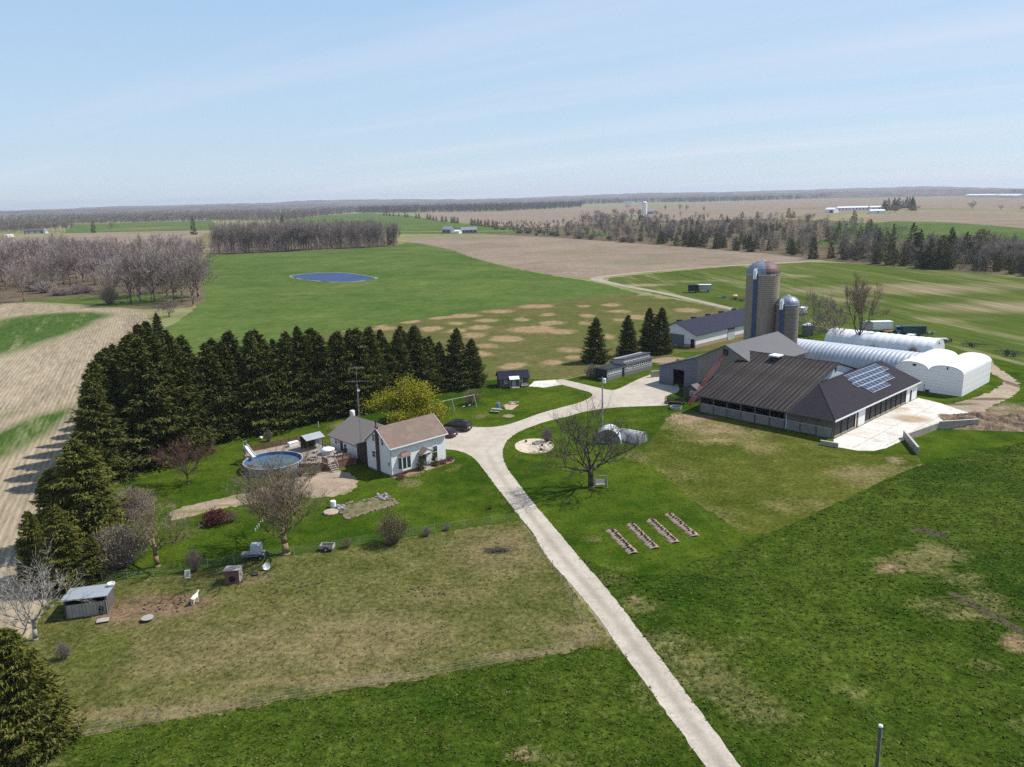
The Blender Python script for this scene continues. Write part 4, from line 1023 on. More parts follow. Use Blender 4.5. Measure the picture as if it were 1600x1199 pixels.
M_tin = mat('weathered_tin_wall', (0.20, 0.19, 0.19), rough=.5, var=.2, scale=1.2, metal=.25, stretch=(1, 5, .3), rgb2=(0.235, 0.195, 0.16), big=.3)
M_bluetin = mat('blue_grey_tin_wall', (0.135, 0.145, 0.185), rough=.5, var=.14, scale=1.2, metal=.25, stretch=(1, 5, .3))
M_block = mat('concrete_block', (0.19, 0.185, 0.18), var=.14, scale=1.5, bump=.1, rnd=.10)
M_concw = mat('concrete_wall', (0.33, 0.29, 0.245), var=.2, scale=1.0, bump=.2)
M_screen = mat('black_curtain', (0.022, 0.022, 0.024), rough=.6, var=.3, rnd=.3)
M_fabric = mat('white_tarp', (0.76, 0.77, 0.78), rough=.55, var=.05, scale=.7, rnd=.05, rgb2=(0.66, 0.66, 0.63), big=.25)
M_fabric_b = mat('bluish_ribbed_tarp', (0.42, 0.455, 0.51), rough=.42, var=.06, scale=.7, rnd=.05, spec=.5)
M_panelgrey = mat('pale_grey_siding', (0.80, 0.79, 0.785), rough=.55, var=.05, stretch=(1, 1, 8))
M_stave = mat('concrete_staves', (0.315, 0.262, 0.195), var=.2, scale=3, rgb2=(0.235, 0.198, 0.152), big=.15, stretch=(1, 1, .35), bump=.2)
M_stave2 = mat('weathered_staves', (0.205, 0.178, 0.150), var=.16, scale=3, stretch=(1, 1, .35), bump=.2)
M_hoop = mat('rusty_hoop', (0.17, 0.125, 0.09), var=.3, rnd=.15)
M_chute = mat('blue_chute', (0.050, 0.075, 0.150), rough=.5, var=.2)
M_domered = mat('maroon_dome', (0.125, 0.058, 0.056), rough=.6, var=.2, metal=.1, rnd=.12)
M_domeblue = mat('galvanized_dome', (0.22, 0.26, 0.33), rough=.5, var=.16, metal=.4, rnd=.15)
M_solar = mat('solar_cell', (0.030, 0.036, 0.060), rough=.12, var=.1, spec=.7, rnd=.1)
M_alu = mat('aluminium_frame', (0.62, 0.64, 0.67), rough=.35, var=.05, metal=.5)
M_redpaint = mat('faded_red_paint', (0.30, 0.075, 0.06), rough=.55, var=.2)
M_grey = mat('grey_paint', (0.34, 0.34, 0.34), rough=.6, var=.12)
M_board = mat('weathered_board', (0.115, 0.102, 0.092), rough=.8, var=.22, scale=2, rnd=.14, stretch=(1, 1, .3))
M_boardpale = mat('pale_weathered_board', (0.36, 0.33, 0.29), rough=.8, var=.2, scale=2, rnd=.12)
M_brickpale = mat('pale_brick', (0.42, 0.27, 0.19), var=.2, scale=4)
M_deck = mat('deck_boards', (0.30, 0.245, 0.19), var=.2, scale=3, rnd=.1)
M_cedarw = mat('red_brown_wood', (0.165, 0.085, 0.060), var=.25, scale=3, rnd=.15)

def wallwin(parent, side, c, z0, w, h, depth=.06, frame=M_trim, pane=M_glass, cross=True, t=.09, at=0.0, name='window'):
    """framed window on the wall y=at (side 'f', seen from -y) or x=at (side 'l', seen from -x)"""
    def bxx(mb, u0, u1, za, zb, d0, d1):
        if side == 'f': mb.box(u0, at - d1, za, u1, at - d0, zb)
        else: mb.box(at - d1, u0, za, at - d0, u1, zb)
    u0, u1, z1 = c - w/2, c + w/2, z0 + h
    fr = MB()
    bxx(fr, u0, u0+t, z0, z1, .005, depth); bxx(fr, u1-t, u1, z0, z1, .005, depth); bxx(fr, u0+t, u1-t, z1-t, z1, .005, depth); bxx(fr, u0+t, u1-t, z0, z0+t, .005, depth + .03)
    if cross: bxx(fr, u0+t, u1-t, z0+h*.48, z0+h*.48+.05, .012, depth - .01)
    o = fr.build(name, frame, parent)
    pn = MB(); bxx(pn, u0+t*.9, u1-t*.9, z0+t*.9, z1-t*.9, .004, .028)
    pn.build('pane', pane, o)
    return o

def slab(pts, th=.12): return MB().prism(pts, (0, 0, -th))

# ---------------------------------------------------------------- farmhouse
H = thing('farmhouse', 'white two-storey farmhouse with brown roof and grey-roofed rear wing', 'house', W(63.6, 93.5), TH)
L_, D_, E_, RY, RZ = 10.4, 6.2, 4.72, 3.1, 7.15
w = MB().box(0, 0, .3, L_, D_, E_)
w.prism([(0, 0, E_), (0, D_, E_), (0, RY, RZ - .12)], (L_, 0, 0))
w.build('wall', M_white, H)
bx('foundation', M_found, H, .05, .05, -.1, L_ - .05, D_ - .05, .3)
rf = slab([(-.3, -.42, E_ - .22), (L_ + .3, -.42, E_ - .22), (L_ + .3, RY, RZ), (-.3, RY, RZ)], .14)
rf.prism([(-.3, RY + .01, RZ), (L_ + .3, RY + .01, RZ), (L_ + .3, D_ + .42, E_ - .22), (-.3, D_ + .42, E_ - .22)], (0, 0, -.14))
ro = rf.build('roof', M_shingle, H)
MB().box(-.3, -.50, E_ - .36, L_ + .3, -.425, E_ - .20).build('gutter', M_trim, ro)
vg = MB()
for s in (-.345, L_ + .305):
    for (y0, z0, y1, z1) in ((-.42, E_ - .22, RY, RZ), (D_ + .42, E_ - .22, RY, RZ)):
        vg.prism([(s, y0, z0 - .20), (s, y1, z1 - .20), (s, y1, z1 - .02), (s, y0, z0 - .02)], (.04, 0, 0))
vg.build('bargeboard', M_trim, ro)
bx('downpipe', M_grey, H, -.03, -.11, .2, .05, -.02, E_ - .35)
# chimney chase on the gable
ch = bx('chimney', M_chase, H, -.30, 2.82, -.05, -.02, 3.38, RZ + .15)
MB().tube((-.22, 3.1, RZ + .25), (-.22, 3.1, RZ + .95), .09, n=10).tube((-.22, 3.1, RZ + .95), (-.22, 3.1, RZ + 1.08), .17, .17, 10).build('flue', M_blackm, ch)
wallwin(H, 'l', 4.2, 4.72, .72, 1.2); wallwin(H, 'l', 1.9, 4.5, .72, 1.25); wallwin(H, 'l', 4.35, 2.15, 1.0, 1.05)
wallwin(H, 'f', 8.3, .95, .98, 2.05)
bx('electric_meter', M_grey, H, -.16, .28, 1.7, -.005, .55, 2.2)
# bay window
bay = MB()
bp_ = [(1.35, -.02), (1.62, -.62), (3.22, -.62), (3.5, -.02)]
bay.prism([(x, y, .72) for x, y in bp_], (0, 0, .22)).prism([(x, y, 2.72) for x, y in bp_], (0, 0, .25))
for x, y in bp_[1:3]: bay.box(x - .06, y - .01, .94, x + .06, y + .10, 2.72)
bay.box(2.36, -.63, .94, 2.48, -.55, 2.72)
bo = bay.build('bay_window', M_trim, H)
for (x0, y0), (x1, y1) in zip(bp_[:-1], bp_[1:]):
    MB().face([(x0, y0 + .03, .94), (x1, y1 + .03, .94), (x1, y1 + .03, 2.72), (x0, y0 + .03, 2.72)]).prism([(x0, y0 + .035, .94), (x1, y1 + .035, .94), (x1, y1 + .035, 2.72), (x0, y0 + .035, 2.72)], (0, .02, 0)).build('pane', M_glass, bo)
br_ = MB(); n = len(bp_); ap = (2.42, -.02, 3.35)
q = [(1.25, -.015, 2.97), (1.55, -.72, 2.97), (3.3, -.72, 2.97), (3.6, -.015, 2.97)]
br_.face(q); 
for i in range(3): br_.face([q[i], q[i+1], (2.42 + (.5 if i == 2 else -.5 if i == 0 else .5), -.016, 3.38), ] if i != 1 else [q[1], q[2], (2.92, -.016, 3.38), (1.92, -.016, 3.38)])
br_.build('bay_roof', mat('copper_roof', (0.20, 0.095, 0.075), rough=.5, var=.15), bo)
# door and portico
d = bx('door', mat('grey_green_door', (0.14, 0.17, 0.16), rough=.4, var=.06), H, 5.55, -.05, .3, 6.5, -.006, 2.45)
MB().box(5.45, -.08, .3, 5.548, -.005, 2.55).box(6.502, -.08, .3, 6.6, -.005, 2.55).box(5.548, -.08, 2.452, 6.502, -.005, 2.55).build('door_frame', M_trim, d)
bx('door_glass', M_glass, d, 5.8, -.065, 1.35, 6.25, -.052, 2.2)
MB().tube((6.4, -.10, 1.25), (6.4, -.05, 1.25), .03, n=8).build('handle', M_steel, d)
po = MB().prism([(4.85, -1.25, 2.62), (6.05, -1.25, 3.32), (6.05, -.01, 3.32), (4.85, -.01, 2.62)], (0, 0, -.1)).prism([(6.06, -1.25, 3.32), (7.25, -1.25, 2.62), (7.25, -.01, 2.62), (6.06, -.01, 3.32)], (0, 0, -.1)).build('portico_roof', M_shingle, H)
MB().prism([(4.98, -1.2, 2.58), (7.12, -1.2, 2.58), (6.05, -1.2, 3.20)], (0, .06, 0)).build('portico_gable', M_white, po)
bk = MB()
for x in (5.2, 6.85): bk.prism([(x, -.02, 1.7), (x, -.02, 2.5), (x, -1.1, 2.5), (x, -.9, 2.38)], (.09, 0, 0))
bk.build('portico_bracket', M_trim, po)
MB().box(5.2, -1.5, -.05, 6.9, -.01, .16).box(5.35, -.95, .16, 6.75, -.01, .30).build('front_step', M_concw, H)
# rear wing
wx0, wx1, wy0, wy1, we, wr = .85, 9.9, D_ - .01, 18.4, 2.75, 5.05
ww = MB().box(wx0, 10.0, .2, wx1, wy1, we).box(wx0 + 2.1, D_ + .005, .2, wx1, 9.999, we)
ww.prism([(wx0, wy1 - .02, we), (wx1, wy1 - .02, we), ((wx0 + wx1)/2, wy1 - .02, wr - .1)], (0, -.2, 0))
wo_ = ww.build('wing_wall', M_white, H)
mx_ = (wx0 + wx1) / 2
sl_ = (wr - we + .12) / (mx_ - wx0 + .4)
wrf = slab([(wx0 - .4, 9.6, we - .12), (mx_, 5.2, wr), (mx_, wy1 + .35, wr), (wx0 - .4, wy1 + .35, we - .12)], .13)
wrf.prism([(wx0 - .4, 9.6, we - .12), (wx0 + 1.75, 9.58, we - .12 + 2.15*sl_), (mx_, 5.2, wr)], (0, 0, -.13))
wrf.prism([(mx_ + .01, 5.2, wr), (wx1 + .4, 5.2, we - .12), (wx1 + .4, wy1 + .35, we - .12), (mx_ + .01, wy1 + .35, wr)], (0, 0, -.13))
wrf.build('wing_roof', M_shingle_g, H)
for c, z, a, b in ((16.6, 1.45, .75, .95), (15.8, 1.7, .5, .7), (13.85, .95, .85, 1.15)): wallwin(H, 'l', c, z, a, b, at=wx0)
bx('wing_door', M_darkwood, H, wx0 - .05, 14.6, .25, wx0 - .004, 15.35, 2.3)
# dark entry link between house and wing
lk = MB().box(.55, D_ + .012, -.05, wx0 + 2.09, 9.95, 2.9).build('entry_porch', M_darkwood, H)
slab([(.3, D_ + .43, 4.15), (wx0 + 2.2, D_ + .43, 4.35), (wx0 + 2.2, 9.9, 3.05), (.3, 9.9, 2.95)], .1).build('porch_roof', mat('dark_shingles', (0.06, 0.055, 0.05), var=.2, scale=6), lk)
MB().prism([(.55, D_ + .012, 2.9), (.55, 9.95, 2.9), (.55, 9.9, 2.98), (.55, D_ + .43, 4.1)], (2.2, 0, 0)).build('porch_gable', M_darkwood, lk)
# conical shrubs by the door
for lx, ly, lb in ((4.9, -.75, 'left cone-shaped evergreen beside the farmhouse door'), (7.55, -.75, 'right cone-shaped evergreen beside the farmhouse door')):
    p = W(63.6 + lx, 93.5 + ly)
    put_tree(spruce_meshes(int(lx * 10), H=2.2, Rr=.62, nb=90, ns=20, needle=M_needle_y, power=.55, fat=.42, low=.02), p.x, p.y, 2.0, lb, cat='shrub', name='cone_shrub')
fb = W(63.6, 93.5)
o = sheet('flower_bed', [W(*q) for q in ((63.4, 92.3), (65.5, 92.4), (68.0, 91.9), (71.5, 91.9), (75.2, 92.2), (75.3, 94.5), (74.1, 93.45), (63.6, 93.45))], mat('bark_mulch', (0.26, 0.15, 0.095), var=.3, scale=5, bump=.4), .033, .5, .1, curve=1)
SHL = shrub_mesh(90, .5, .6, 70, .02, M_twig_red, M_red, 300, .05)
for a, b, lb in ((64.2, 92.0, 'low red shrub at the left corner of the farmhouse'), (72.6, 92.7, 'low red shrub under the right farmhouse window'), (74.4, 93.0, 'low red shrub at the right corner of the farmhouse')):
    p = W(a, b); put_shrub(SHL, p.x, p.y, .65, lb)
# aerial mast
t = thing('antenna_mast', 'tall lattice television mast with yagi aerials beside the farmhouse', 'antenna', W(65.0, 103.2 + .3))
mt = MB(); hh = 15.2
for k in range(3):
    a = k * 2.094; b = a + 2.094
    mt.tube((.22*math.cos(a), .22*math.sin(a), 0), (.08*math.cos(a), .08*math.sin(a), 12.5), .028, n=4)
    for i in range(16):
        z0 = i * .78; r0 = .22 - .14*z0/12.5; r1 = .22 - .14*(z0+.78)/12.5
        mt.tube((r0*math.cos(a), r0*math.sin(a), z0), (r1*math.cos(b), r1*math.sin(b), z0 + .78), .014, n=3)
mt.tube((0, 0, 12.4), (0, 0, hh), .025, n=5)
mt.build('mast', M_steel, t)
for z, ln, nm in ((hh - .15, 2.0, 'yagi_antenna'), (12.9, 3.0, 'yagi_antenna')):
    y = MB().tube((-ln*.6, 0, z), (ln*.6, .2, z), .022, n=4)
    for i in range(9): x = -ln*.55 + i * ln*.14; y.tube((x, -.62 + .03*i, z), (x, .72 - .03*i, z), .014, n=3)
    y.build(nm, M_steel, t)
MB().lathe([(.02, 0), (.2, .05), (.26, .11)], 14).build('dish', M_grey, t, loc=(.2, -.2, 11.6), rot=(R(70), 0, R(30)), smooth=True)

# ---------------------------------------------------------------- cattle barn (brown and charcoal roofs)
B = thing('cattle_barn', 'long cattle barn with ribbed brown and charcoal steel roofs', 'barn', W(124.5, 54.4), TH)
S = .293; EZ = 3.55
pl = lambda x, y, dz=0: (x, y, EZ + x * S + dz)
# walls
for i in range(9):
    y0 = .3 + i * 2.84
    bx('wall_panel', M_block, B, .52, y0 + .12, -.1, .70, y0 + 2.70, 1.55)
    if i < 3: bx('wall_panel', M_board, B, .53, y0 + .12, 1.6, .66, y0 + 2.70, 3.3)
for i in range(10):
    y0 = .3 + i * 2.84
    bx('post', M_board, B, .45, y0 - .10, -.1, .72, y0 + .10, 3.5)
bx('rail', M_boardpale, B, .44, .42, 1.56, .60, 25.7, 1.72)
bx('rail', M_board, B, .46, .42, 3.28, .64, 25.7, 3.52)
bx('back_wall', M_dark, B, 6.0, 4.5, -.1, 6.1, 25.6, 4.5)  # added inside the barn; near-black colour stands in for interior shade
bx('end_wall', M_board, B, .75, 25.72, -.1, 14.4, 25.85, 3.6)
MB().prism([(.75, 25.72, 3.6), (14.4, 25.72, 3.6), (14.4, 25.72, 7.6)], (0, .13, 0)).build('end_gable', M_tin, B)
MB().box(.5, 8.45, -.1, 36.5, 8.6, EZ).prism([(.3, 8.45, EZ), (36.7, 8.45, EZ), (18.5, 8.45, 8.78)], (0, .15, 0)).build('gable_wall', mat('pale_blue_siding', (0.50, 0.56, 0.63), rough=.5, var=.05), B)
bx('gable_door', M_blackm, B, 18.25, 8.38, 7.2, 18.75, 8.445, 8.1)
bx('far_wall', M_tin, B, 36.3, 8.62, -.1, 36.45, 26, EZ + .05)
# roof sheets with raised seams
pw = .905
ps = slab([pl(-.45, 0), pl(18.5, 0), pl(18.5, pw - .06), pl(-.45, pw - .06)], .05).mesh('roof_panel', M_brownroof)
rs = MB().prism([pl(-.46, 0, .045), pl(18.5, 0, .045), pl(18.5, .06, .045), pl(-.46, .06, .045)], (0, 0, -.10)).mesh('roof_seam', M_rib)
for i in range(21):
    child('roof_panel', ps, B, (0, 7.62 + i * pw, 0.0))
    child('roof_seam', rs, B, (0, 7.62 + i * pw + pw - .06, 0))
slab([(18.52, 8.0, EZ + 18.5*S), (37.4, 8.0, EZ), (37.4, 26.6, EZ), (18.52, 26.6, EZ + 18.5*S)], .06).build('roof_panel', M_brownroof, B)
MB().tube((18.5, 7.7, EZ + 18.5*S + .02), (18.5, 26.5, EZ + 18.5*S + .02), .10, n=6).build('ridge_cap', M_rib, B)
cap = bx('roof_vent', M_trim, B, 15.7, 18.6, 9.05, 17.9, 20.6, 9.30)
MB().box(15.95, 18.85, 8.0, 17.65, 20.35, 9.04).build('vent_base', M_blackm, cap)
# charcoal front section: hip and long slope
hx, hy = 10.1, 7.6
hz = EZ + hx * S
MB().prism([(-.45, -.45, EZ - .13), (hx, hy, hz), (-.45, hy, EZ - .13)], (0, 0, -.07)).build('hip_roof', M_plum, B)
MB().prism([(-.45, -.45, EZ - .13), (37.4, -.45, EZ - .13), (37.4, hy, hz), (hx, hy, hz)], (0, 0, -.07)).build('front_roof', M_plum, B)
MB().prism([(hx - .1, hy + .01, hz), (37.4, hy + .01, hz), (37.4, 8.44, hz - .25), (hx + .2, 8.44, hz - .25)], (0, 0, -.07)).build('ridge_strip', M_plum, B)
MB().tube((-.45, -.45, EZ - .10), (hx, hy, hz + .03), .07, n=5).tube((hx, hy, hz + .03), (37.4, hy, hz + .03), .07, n=5).build('hip_cap', mat('dark_flashing', (0.022, 0.02, 0.025), rough=.5), B)
bx('fascia', M_trim, B, -.4, -.50, EZ - .42, 37.4, -.455, EZ - .14)
bx('fascia', M_board, B, -.50, -.40, EZ - .36, -.455, 26.5, EZ - .15)
# yard front: white wall with black curtain bays
bx('front_wall', M_white, B, .72, .02, 2.75, 36.6, .16, 3.5)
for x0, x1 in ((8.6, 8.95), (9.85, 12.6), (31.3, 36.6)): bx('front_wall', M_white, B, x0, .02, -.1, x1, .16, 2.745)
bays = [(.75, 3.2), (3.3, 5.8), (5.9, 8.5)] + [(12.7 + i * 2.32, 12.7 + i * 2.32 + 2.2) for i in range(8)]
for x0, x1 in bays:
    bx('curtain_bay', M_screen, B, x0, .10, .35, x1, .17, 2.74)
    bx('bay_post', M_blackm, B, x1 + .01, -.02, -.1, x1 + .09, .14, 2.745)
    bx('kerb_wall', M_concw, B, x0, .0, -.1, x1, .20, .345)
bx('door', M_cedarw, B, 8.98, .01, .1, 9.82, .09, 2.3)
bx('side_door', M_blackm, B, 33.2, -.02, .1, 34.0, .018, 2.2)
bx('right_wall', M_white, B, 36.605, .02, -.1, 36.75, 8.4, 3.5)
# solar array on the front slope
A = thing('solar_array', 'array of framed solar panels on the charcoal barn roof', 'solar panels', W(124.5, 54.4), TH)
sl2 = (hz - (EZ - .13)) / (hy + .45)
def rp(x, y, dz): return (x, y, EZ - .13 + (y + .45) * sl2 + dz)
cw, chh = 1.62, 1.16
pm = MB(); 
pv = [rp(0, 0, 0), rp(cw - .06, 0, 0), rp(cw - .06, chh - .05, 0), rp(0, chh - .05, 0)]
z00 = rp(0, 0, 0)[2]
pv = [(x, y, z - z00) for x, y, z in pv]
pmesh = MB().prism(pv, (0, 0, .05)).mesh('solar_panel', M_alu)
ins = [(x + (.05 if x < .5 else -.05), y + (.05 if y < .5 else -.05), z + (.052 + (.05 if y < .5 else -.05) * sl2)) for x, y, z in pv]
cmesh = MB().prism(ins, (0, 0, .006)).mesh('cell_sheet', M_solar)
rowsx = [(17.0, 10), (17.0, 10), (17.0, 10), (17.8, 8)]
for r_, (xs_, nn_) in enumerate(((19.3, 9), (18.4, 10), (17.6, 9), (18.8, 8), (18.8, 5))):
    for i in range(nn_):
        o = child('solar_panel', pmesh, A, rp(xs_ + i * cw, 6.05 - r_ * chh, .10)); child('cell_sheet', cmesh, o)

# ---------------------------------------------------------------- grey gable barn with lean-to
Q = thing('gable_barn', 'tall grey tin barn with wide gable and open lean-to door', 'barn', W(139, 76.8), TH)
pk, br1, br2 = (6.8, 10.5), (13.4, 7.2), (23.2, 4.0)
MB().prism([(0, 0, -.1), (0, 0, 7.0), (0, pk[0], pk[1] - .1), (0, br1[0], br1[1] - .1), (0, br1[0], -.1)], (.18, 0, 0)).build('gable_wall', M_tin, Q)
MB().prism([(0.01, br1[0] + .01, -.1), (0.01, br1[0] + .01, br1[1] - .12), (0.01, 16.6, 6.05), (0.01, 16.6, -.1)], (.16, 0, 0)).prism([(0.01, 16.601, 3.75), (0.01, 16.601, 6.05), (0.01, 19.3, 5.17), (0.01, 19.3, 3.75)], (.16, 0, 0)).prism([(0.01, 19.301, -.1), (0.01, 19.301, 5.17), (0.01, 23.0, 3.98), (0.01, 23.0, -.1)], (.16, 0, 0)).build('leanto_wall', M_bluetin, Q)
bx('loft_door', M_blackm, Q, -.05, 6.3, 8.2, -.004, 7.5, 9.6)
bx('sliding_door', M_bluetin, Q, -.10, 19.35, -.02, -.02, 21.9, 3.8)
bx('interior_shade_wall', M_dark, Q, 6, 14, -.1, 6.1, 22.8, 4.5)  # added behind the open doorway, painted near-black as the shade inside
bx('side_wall', M_bluetin, Q, .18, 22.86, -.1, 20.3, 23.0, 3.95)
bx('side_wall', M_tin, Q, .18, .02, -.1, 20.3, .16, 7.0)
bx('rear_wall', M_tin, Q, 20.3, 0, -.1, 20.45, 23, 3.9)
sc_ = (pk[1] - 7.06) / 6.8
slab([(-.35, -.5, 7.06 - .5*sc_), (20.9, -.5, 7.06 - .5*sc_), (20.9, pk[0], pk[1]), (-.35, pk[0], pk[1])], .1).build('roof', M_greyroof, Q)
slab([(-.35, pk[0] + .01, pk[1]), (20.9, pk[0] + .01, pk[1]), (20.9, br1[0], br1[1]), (-.35, br1[0], br1[1])], .1).build('roof', M_greyroof, Q)
slab([(-.35, br1[0] + .01, br1[1] - .01), (20.9, br1[0] + .01, br1[1] - .01), (20.9, br2[0], br2[1]), (-.35, br2[0], br2[1])], .1).build('leanto_roof', M_greyroof, Q)
MB().prism([(20.32, 0.1, 3.9), (20.32, 0.1, 6.9), (20.32, pk[0], pk[1] - .15), (20.32, br1[0], br1[1] - .15), (20.32, 22.9, 3.9)], (.1, 0, 0)).build('rear_gable', M_tin, Q)
wallwin(Q, 'l', 10.2, 2.6, 1.2, 1.0, at=0, frame=M_board)
# milk house in front of the gable
mk = thing('milk_house', 'small grey gabled outbuilding at the foot of the tall grey barn', 'shed', W(131.4, 84.6), TH)
MB().box(0, 0, -.1, 7.4, 3.6, 2.2).prism([(0, 0, 2.2), (0, 3.6, 2.2), (0, 1.8, 3.05)], (7.4, 0, 0)).build('wall', M_board, mk)
slab([(-.4, -.4, 2.05), (7.5, -.4, 2.05), (7.5, 1.8, 3.2), (-.4, 1.8, 3.2)], .1).build('roof', M_greyroof, mk)
slab([(-.4, 1.81, 3.2), (7.5, 1.81, 3.2), (7.5, 4.0, 2.05), (-.4, 4.0, 2.05)], .1).build('roof', M_greyroof, mk)
for c in (.75, 1.75): wallwin(mk, 'l', c, .9, .8, 1.0)
bx('door', M_darkwood, mk, -.05, 2.5, 0, -.003, 3.3, 1.95)
# red elevator leaning on the barn
e0 = G(1079, 633); e1 = W(138.75, 83.6, 8.6)
EL = thing('bale_elevator', 'faded red bale elevator leaning up to the grey barn loft', 'elevator', e0)
dd = (e1 - e0); L = dd.length; dirn = dd.normalized(); sid = dirn.cross(Vector((0, 0, 1))).normalized(); upn = sid.cross(dirn)
rails = MB()
for s in (-.32, .32):
    for u_ in (.15, .5): rails.tube(sid*s + upn*u_, dd + sid*s + upn*u_, .05, n=4)
rails.build('rail', M_redpaint, EL)
rg = MB()
for i in range(int(L / .7)):
    p = dirn * (i * .7)
    rg.tube(p + sid*-.32 + upn*.15, p + sid*.32 + upn*.15, .035, n=4)
    for s in (-.32, .32): rg.tube(p + sid*s + upn*.15, p + dirn*.7 + sid*s + upn*.5, .025, n=3)
rg.build('rung', M_redpaint, EL)
mid = dd * .42
MB().tube(mid + sid*-.5, Vector((mid.x, mid.y, 0)) + sid*-.8, .05, n=5).tube(mid + sid*.5, Vector((mid.x, mid.y, 0)) + sid*.8, .05, n=5).build('support_leg', M_redpaint, EL)
for s in (-.85, .85):
    c = Vector((mid.x, mid.y, .33)) + sid*s
    MB().lathe([(.12, -.08), (.33, -.09), (.33, .09), (.12, .08)], 12, axis='x').build('wheel', M_blackm, EL, loc=c, rz=math.atan2(sid.y, sid.x))

# ---------------------------------------------------------------- silos
def silo(px, y, dia, top_py, label, stave, dome_mats, hoops, chute_az):
    x = ray(px, 500)[0] / ray(px, 500)[1] * y
    r = dia / 2; zt = ZT(px, top_py, (x, y)); zc = zt - r * .78
    s = thing('silo', label, 'silo', (x, y, 0))
    MB().lathe([(r, -.1), (r, zc)], 40).build('stave_wall', stave, s, smooth=True)
    hm = MB().lathe([(r + .002, -.025), (r + .03, -.025), (r + .03, .025), (r + .002, .025)], 40).mesh('hoop', M_hoop)
    for i in range(hoops):
        child('hoop', hm, s, (0, 0, .6 + (zc - .8) * (i / (hoops - 1))))
    ng = 20
    gm_ = MB().lathe([(r * 1.02 * math.cos(t), r * .78 * math.sin(t)) for t in np.linspace(0, 1.50, 7)], 2, a0=-math.pi/ng*.985, a1=math.pi/ng*.985)
    for m_ in set(dome_mats): pass
    ms = {m_: gm_.mesh('dome_panel', m_) for m_ in set(dome_mats)}
    rbm = MB().path([(r * 1.025 * math.cos(t), 0, r * .785 * math.sin(t)) for t in np.linspace(0, 1.5, 6)], .04, 4).mesh('dome_rib', M_grey)
    for i in range(ng):
        a = 2 * math.pi * i / ng
        child('dome_panel', ms[dome_mats[i * len(dome_mats) // ng]], s, (0, 0, zc), a); child('dome_rib', rbm, s, (0, 0, zc), a + math.pi / ng)
    MB().lathe([(.55, 0), (.55, .18), (.35, .3), (.001, .34)], 12).build('dome_cap', M_grey, s, loc=(0, 0, zt - .12))
    MB().lathe([(r * 1.02, -.12), (r * 1.035, .14)], 40).build('eave_ring', M_alu, s, loc=(0, 0, zc))
    cx, cy = math.cos(chute_az), math.sin(chute_az)
    MB().lathe([(.55, 0), (.55, zc + .3)], 12, c=(cx * r, cy * r)).build('chute', M_chute, s, smooth=True)
    hd = MB().box(-.35, -.35, -1.0, .35, .35, .9).prism([(-.35, -.35, .9), (.35, -.35, .9), (.35, .1, 1.4), (-.35, .1, 1.4)], (0, .25, 0)).build('chute_hood', M_trim, s, loc=(cx * (r + .45), cy * (r + .45), zc + .1), rz=chute_az + math.pi/2)
    return s
silo(1189, 188, 7.7, 408, 'tall concrete stave silo with maroon dome and blue chute', M_stave, [M_domered]*6 + [M_domeblue]*9 + [M_domered]*5, 44, R(228))
silo(1229.5, 184, 5.2, 462, 'short weathered silo with galvanized dome', M_stave2, [M_domeblue], 16, R(225))

# ---------------------------------------------------------------- long white barn
N = thing('white_barn', 'long low white barn with navy roof behind the spruces', 'barn', W(178.4, 116.6), TH)
NL, ND, NE, NR = 42.0, 12.6, 3.75, 6.5
MB().box(0, .0, .95, NL, ND, NE).prism([(0, 0, NE), (0, ND, NE), (0, ND/2, NR - .1)], (NL, 0, 0)).build('wall', M_panelgrey, N)
for i in range(7):
    x0 = .02 + i * 6.0
    if 2 <= i <= 2: continue
    bx('wall_panel', M_white, N, x0, -.05, .96, x0 + 5.94, -.004, NE - .05)
bx('wall_panel', M_white, N, 12.02, -.05, .96, 15.7, -.004, NE - .05)
bx('base_wall', M_brickpale, N, 0, -.03, -.1, NL, ND, .948)
bx('sliding_door', mat('grey_steel_door', (0.45, 0.46, 0.47), rough=.5, var=.1), N, 15.8, -.14, -.05, 19.4, -.06, 2.9)
bx('door_header', mat('rusty_brown_board', (0.12, 0.08, 0.065), var=.2), N, 15.8, -.13, 2.92, 19.4, -.055, 3.75)
bx('sliding_door', M_bluetin, N, -.10, 3.6, 0, -.01, 8.8, 3.3)
bx('side_door', M_dark, N, -.06, .35, 0, -.004, 1.5, 2.4)
s_ = (NR - NE) / (ND / 2)
rr_ = slab([(-.5, -.6, NE - .6*s_ + .08), (NL + .5, -.6, NE - .6*s_ + .08), (NL + .5, ND/2, NR + .08), (-.5, ND/2, NR + .08)], .12).build('roof', M_navy, N)
slab([(-.5, ND/2 + .01, NR + .08), (NL + .5, ND/2 + .01, NR + .08), (NL + .5, ND + .6, NE - .6*s_ + .08), (-.5, ND + .6, NE - .6*s_ + .08)], .12).build('roof', M_navy, N)
for i in range(5):
    MB().box(-.7, -.45, -.2, .7, .45, .28).prism([(-.85, -.55, .28), (.85, -.55, .28), (.85, .55, .28), (-.85, .55, .28)], (0, 0, .07)).build('roof_vent', M_blackm, N, loc=(2.2 + i * 7.0, ND/2 + .5, NR + .05))

